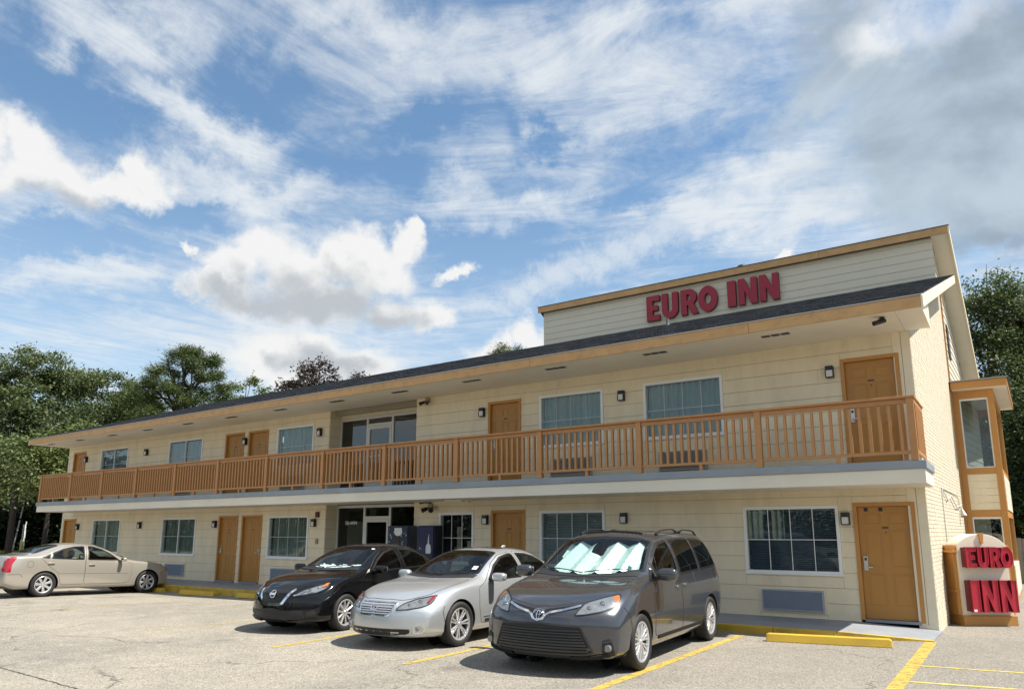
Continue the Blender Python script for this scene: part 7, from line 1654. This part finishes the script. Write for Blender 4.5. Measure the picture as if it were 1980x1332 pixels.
def at(az_px, dist):                                            # (x, y) at a bearing (degrees left of the building's depth axis) and distance from the road side
    a = R(az_px); return (-math.sin(a) * dist, -14.92 + math.cos(a) * dist, -.22)
G1 = 'tall trees beyond the far end of the building'; G2 = 'trees behind the roof'; G3 = 'dark trees beyond the fence at the right'
#TREES#
def grow_tree(label, pos, lobes, **k):
    """lobes: (sideways, deep, z, radius, half height), sideways as seen from the lot"""
    f = Vector((pos[0], pos[1] + 14.92)).normalized(); lat = Vector((f.y, -f.x)); base = (pos[0], pos[1], -.22)
    L_ = [(lat.x * s + f.x * q, lat.y * s + f.y * q, z, rr_, rr_, rz) for s, q, z, rr_, rz in lobes]
    return tree(label, base, max(z + rz for _, _, z, _, rz in lobes), L_, **k)
grow_tree('tall spreading tree with airy yellow green top at the far left', (-59.5, 8.6), [(0, 0, 13.9, 2.5, 2.0), (-2.6, .5, 12.6, 2.2, 1.7), (2.2, 0, 13.0, 1.9, 1.6), (-.6, -1, 11.0, 3.0, 1.8), (-4.6, 1, 11.6, 2.2, 2.2)], nc=135, nl=170, sig=.34, size=.12, lm='leaf_mid', seed=11, trunk=.2, bark='bark_dark', group=G1, low=.45)
grow_tree('broad airy tree whose flat top ends above the far roof corner', (-59.5, 14.0), [(-2.2, 0, 13.2, 2.0, 1.6), (.2, 0, 13.0, 2.0, 1.7), (2.2, .3, 11.9, 1.9, 1.5), (0, -.5, 10.4, 3.3, 1.8), (3.2, 0, 10.3, 1.4, 1.4)], nc=125, nl=170, sig=.34, size=.12, lm='leaf_mid', seed=12, trunk=.2, bark='bark_dark', group=G1, low=.45)
grow_tree('low bright green bushy tree just left of the far roof corner', (-45.5, 8.3), [(-2.4, 0, 6.9, 1.9, 1.4), (-4.2, 0, 6.0, 1.7, 1.4), (-.8, .3, 6.6, 1.7, 1.3), (-2.4, -.2, 4.9, 2.2, 1.5)], nc=110, nl=148, sig=.36, size=.115, lm='leaf_light', seed=13, trunk=.2, group=G1, low=.3)
grow_tree('dark dense evergreen tree behind the bright bushy tree', (-57, 9.8), [(0, 0, 9.0, 3.0, 2.8), (-2.5, 0, 7.6, 2.8, 3.0), (2.5, 1, 8.4, 2.8, 2.6), (0, 1, 6.4, 3.4, 2.2)], nc=170, nl=162, sig=.5, size=.135, lm='leaf_dark', seed=14, trunk=.17, group=G1, bark='bark_dark', low=.3)
grow_tree('mid green tree with drooping branches at the left picture edge', (-47, -1.5), [(1.8, 0, 6.0, 1.9, 1.8), (3.8, .2, 5.4, 1.6, 1.6), (.6, 0, 4.4, 1.8, 1.7), (2.6, .2, 4.0, 1.6, 1.2)], nc=110, nl=148, sig=.40, size=.12, lm='leaf_mid', seed=15, trunk=.2, group=G1, low=.25)
grow_tree('dark bushy tree beside the far end wall of the building', (-52, 10.4), [(0, 0, 6.2, 2.2, 2.0), (1.8, 0, 5.2, 1.8, 1.8), (-1.6, 0, 5.4, 2.0, 1.8)], nc=120, nl=148, sig=.42, size=.12, lm='leaf_dark', seed=16, trunk=.22, group=G1, bark='bark_dark', low=.3)
grow_tree('tall dark tree filling the gap behind the far roof corner', (-70, 18), [(0, 0, 10.8, 3.2, 2.8), (-4, 0, 10.2, 3.2, 3.2), (4, 0, 10.2, 3.0, 2.6), (0, 0, 6.2, 4.5, 3.2), (-5, 0, 6, 3.4, 3.4)], nc=190, nl=148, sig=.55, size=.15, lm='leaf_dark', seed=17, trunk=.32, group=G1, bark='bark_dark', low=.3)
grow_tree('dense dark tree farthest to the left behind the bollard', (-78, 4), [(0, 0, 11, 3.6, 3.4), (-4.5, 0, 9, 3.4, 4), (4, 0, 10, 3.6, 3.4), (0, 0, 5.5, 5, 3.6)], nc=190, nl=135, sig=.6, size=.17, lm='leaf_dark', seed=18, trunk=.34, group=G1, bark='bark_dark', low=.3)
# behind the roof
_tufts = [(-.5, 0, 15.0, .8, .55), (.5, .3, 14.9, .75, .5), (1.5, 0, 14.5, .8, .5), (-1.3, .2, 14.2, .75, .5), (.3, -.5, 14.0, .9, .6), (2.3, 0, 13.6, .75, .5), (-2.1, 0, 13.5, .7, .45), (-.8, .3, 13.3, .8, .5), (1.2, -.4, 13.2, .9, .5), (2.6, .2, 12.7, .8, .5), (-2.4, 0, 12.5, .85, .55), (.2, .5, 12.5, .8, .5), (-1.2, -.5, 12.2, .85, .5), (1.6, 0, 12.1, .9, .55), (2.9, 0, 11.7, .75, .5), (-2.8, .2, 11.5, .8, .5), (.5, -.5, 11.4, 1.0, .55), (-1.0, .3, 11.1, .9, .5), (2.2, -.3, 10.9, .9, .5), (-2.3, -.2, 10.4, 1.0, .55), (.8, .2, 10.3, 1.1, .55), (2.9, .2, 10.1, .9, .5), (-.6, -.4, 9.6, 1.3, .6), (1.9, 0, 9.3, 1.2, .6), (-2.2, .2, 9.2, 1.1, .6)]
grow_tree('tall dense pine with rounded tufts above the roof', (-49.7, 15.), _tufts, nc=300, nl=190, sig=.25, size=.08, lm='leaf_pine', seed=21, trunk=.26, group=G2, needle=1, shell=.35, bark='bark_dark', flat=.8, low=.55)
grow_tree('smaller pine left of the tall rounded pine', (-55.2, 14.4), [(0, 0, 12.4, .9, 1.0), (-.8, 0, 11.2, 1.1, .9), (.9, 0, 11.0, 1.2, .9), (0, 0, 9.8, 1.8, 1.1), (1.6, .2, 9.2, 1.4, 1.0)], nc=130, nl=216, sig=.36, size=.085, lm='leaf_pine', seed=22, trunk=.2, group=G2, needle=1, bark='bark_dark', flat=.85, low=.5)
grow_tree('slender light green tree with gaps right of the tall pine', (-54.5, 23.6), [(.3, 0, 14.9, .9, 1.1), (-1.2, 0, 13.8, .8, .9), (1.1, 0, 13.6, 1.0, .9), (0, 0, 12.6, 1.5, 1.0), (-1.8, 0, 12.2, .8, .8), (1.9, 0, 12.3, .9, .8), (0, 0, 10.8, 2.2, 1.2)], nc=75, nl=69, sig=.30, size=.16, lm='leaf_light', seed=23, trunk=.17, group=G2, shell=.3, low=.5)
grow_tree('dull purple leaved tree with bare twigs above the roof', (-44.5, 22.3), [(.4, 0, 14.4, 1.0, .9), (-.7, 0, 14.2, .7, .9), (1.6, 0, 13.9, .9, .8), (.3, 0, 13.0, 1.9, 1.0), (-2.0, 0, 12.8, .9, 1.0), (2.3, 0, 12.8, .8, .8), (0, 0, 11.4, 2.4, 1.2)], nc=105, nl=48, sig=.30, size=.15, lm='leaf_purple', seed=24, trunk=.2, group=G2, shell=.3, low=.5)
grow_tree('sparse twiggy treetop right of the purple leaved tree', (-43.5, 26.4), [(0, 0, 14.0, .8, .8), (.8, 0, 13.5, .7, .6), (-.8, 0, 13.4, .7, .7), (0, 0, 11.5, 1.2, 1.2)], nc=42, nl=25, sig=.28, size=.13, lm='leaf_purple', seed=25, trunk=.13, group=G2, low=.5)
grow_tree('small round green treetop just left of the parapet', (-35.2, 36.), [(0, 0, 17.3, 1.0, .9), (-.7, 0, 16.8, .7, .7), (.8, 0, 16.8, .8, .7), (0, 0, 15.4, 1.6, 1.2)], nc=60, nl=162, sig=.30, size=.085, lm='leaf_pine', seed=26, trunk=.2, group=G2, needle=1, low=.5)
# right edge
grow_tree('tall leafy evergreen rising behind the high roof at the right', (-.2, 29.5), [(.2, 0, 14.2, 1.3, 1.6), (-.6, 0, 12.2, 1.7, 1.6), (1.1, 0, 12.0, 1.6, 1.5), (0, -.5, 9.6, 2.2, 2.), (1.4, -.5, 7.2, 2.2, 2.2), (-1.4, -.3, 7., 2., 2.2), (.3, -.5, 4.4, 2.4, 2.2)], nc=340, nl=175, sig=.38, size=.095, lm='leaf_mid', seed=31, trunk=.3, group=G3, low=.3)
grow_tree('second leafy evergreen with pointed top at the right picture edge', (2.6, 31.), [(0, 0, 14.3, 1.5, 1.3), (-1.3, 0, 12.6, 1.4, 1.4), (1.4, 0, 12.8, 1.5, 1.5), (0, -.5, 10., 2.4, 2.), (-1., -.5, 7.2, 2.2, 2.2), (1.5, -.3, 6.8, 2.2, 2.4), (.2, -.5, 4.2, 2.4, 2.2)], nc=340, nl=175, sig=.38, size=.095, lm='leaf_mid', seed=32, trunk=.3, group=G3, low=.3)
grow_tree('dark dense evergreen filling the space above the plank fence', (1.0, 23.5), [(-.6, 0, 6.2, 1.5, 2.), (1., 0, 5.6, 1.8, 2.2), (-1.2, 0, 3.4, 1.5, 1.6), (.8, 0, 2.8, 2., 1.6), (3, 0, 4.5, 2.2, 3.)], nc=200, nl=162, sig=.36, size=.105, lm='leaf_dark', seed=33, trunk=.22, group=G3, bark='bark_dark', low=.3)
grow_tree('broad dark tree farther back behind the glazed stair bay', (-3.5, 36.), [(0, 0, 9, 3, 3), (-3, 0, 7.5, 2.6, 3), (3, 0, 8, 3, 3), (0, 0, 4.5, 4, 3)], nc=150, nl=135, sig=.5, size=.135, lm='leaf_dark', seed=34, trunk=.3, group=G3, bark='bark_dark', low=.3)
def wood(name, pts, h, n, size, m, seed):
    rg = np.random.default_rng(seed); k = rg.integers(0, len(pts) - 1, n); f = rg.random(n)[:, None]; a = np.array(pts, float); c = a[k] * (1 - f) + a[k + 1] * f
    hh = h * (.75 + .25 * np.sin(c[:, 0] * .5 + c[:, 1] * .35)) ; z = rg.random(n) ** 1.35 * hh
    C_ = np.stack([c[:, 0] + rg.normal(0, 1.6, n), c[:, 1] + rg.normal(0, 1.6, n), z], 1); V = leaves(C_, 10, .8, size, rg)
    o = bpy.data.objects.new(name, mesh_quads(name, V, M[m])); link(o); o['kind'] = 'stuff'
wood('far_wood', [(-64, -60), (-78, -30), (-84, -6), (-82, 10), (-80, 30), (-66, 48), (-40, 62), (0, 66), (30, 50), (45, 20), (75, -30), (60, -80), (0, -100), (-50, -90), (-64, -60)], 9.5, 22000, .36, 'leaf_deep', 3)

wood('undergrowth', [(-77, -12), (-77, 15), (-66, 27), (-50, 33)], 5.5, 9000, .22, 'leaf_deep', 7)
wood('far_shrubs', [(-6, 34), (4, 33), (14, 30)], 12., 6000, .2, 'leaf_dark', 8)
bpy.context.view_layer.update()
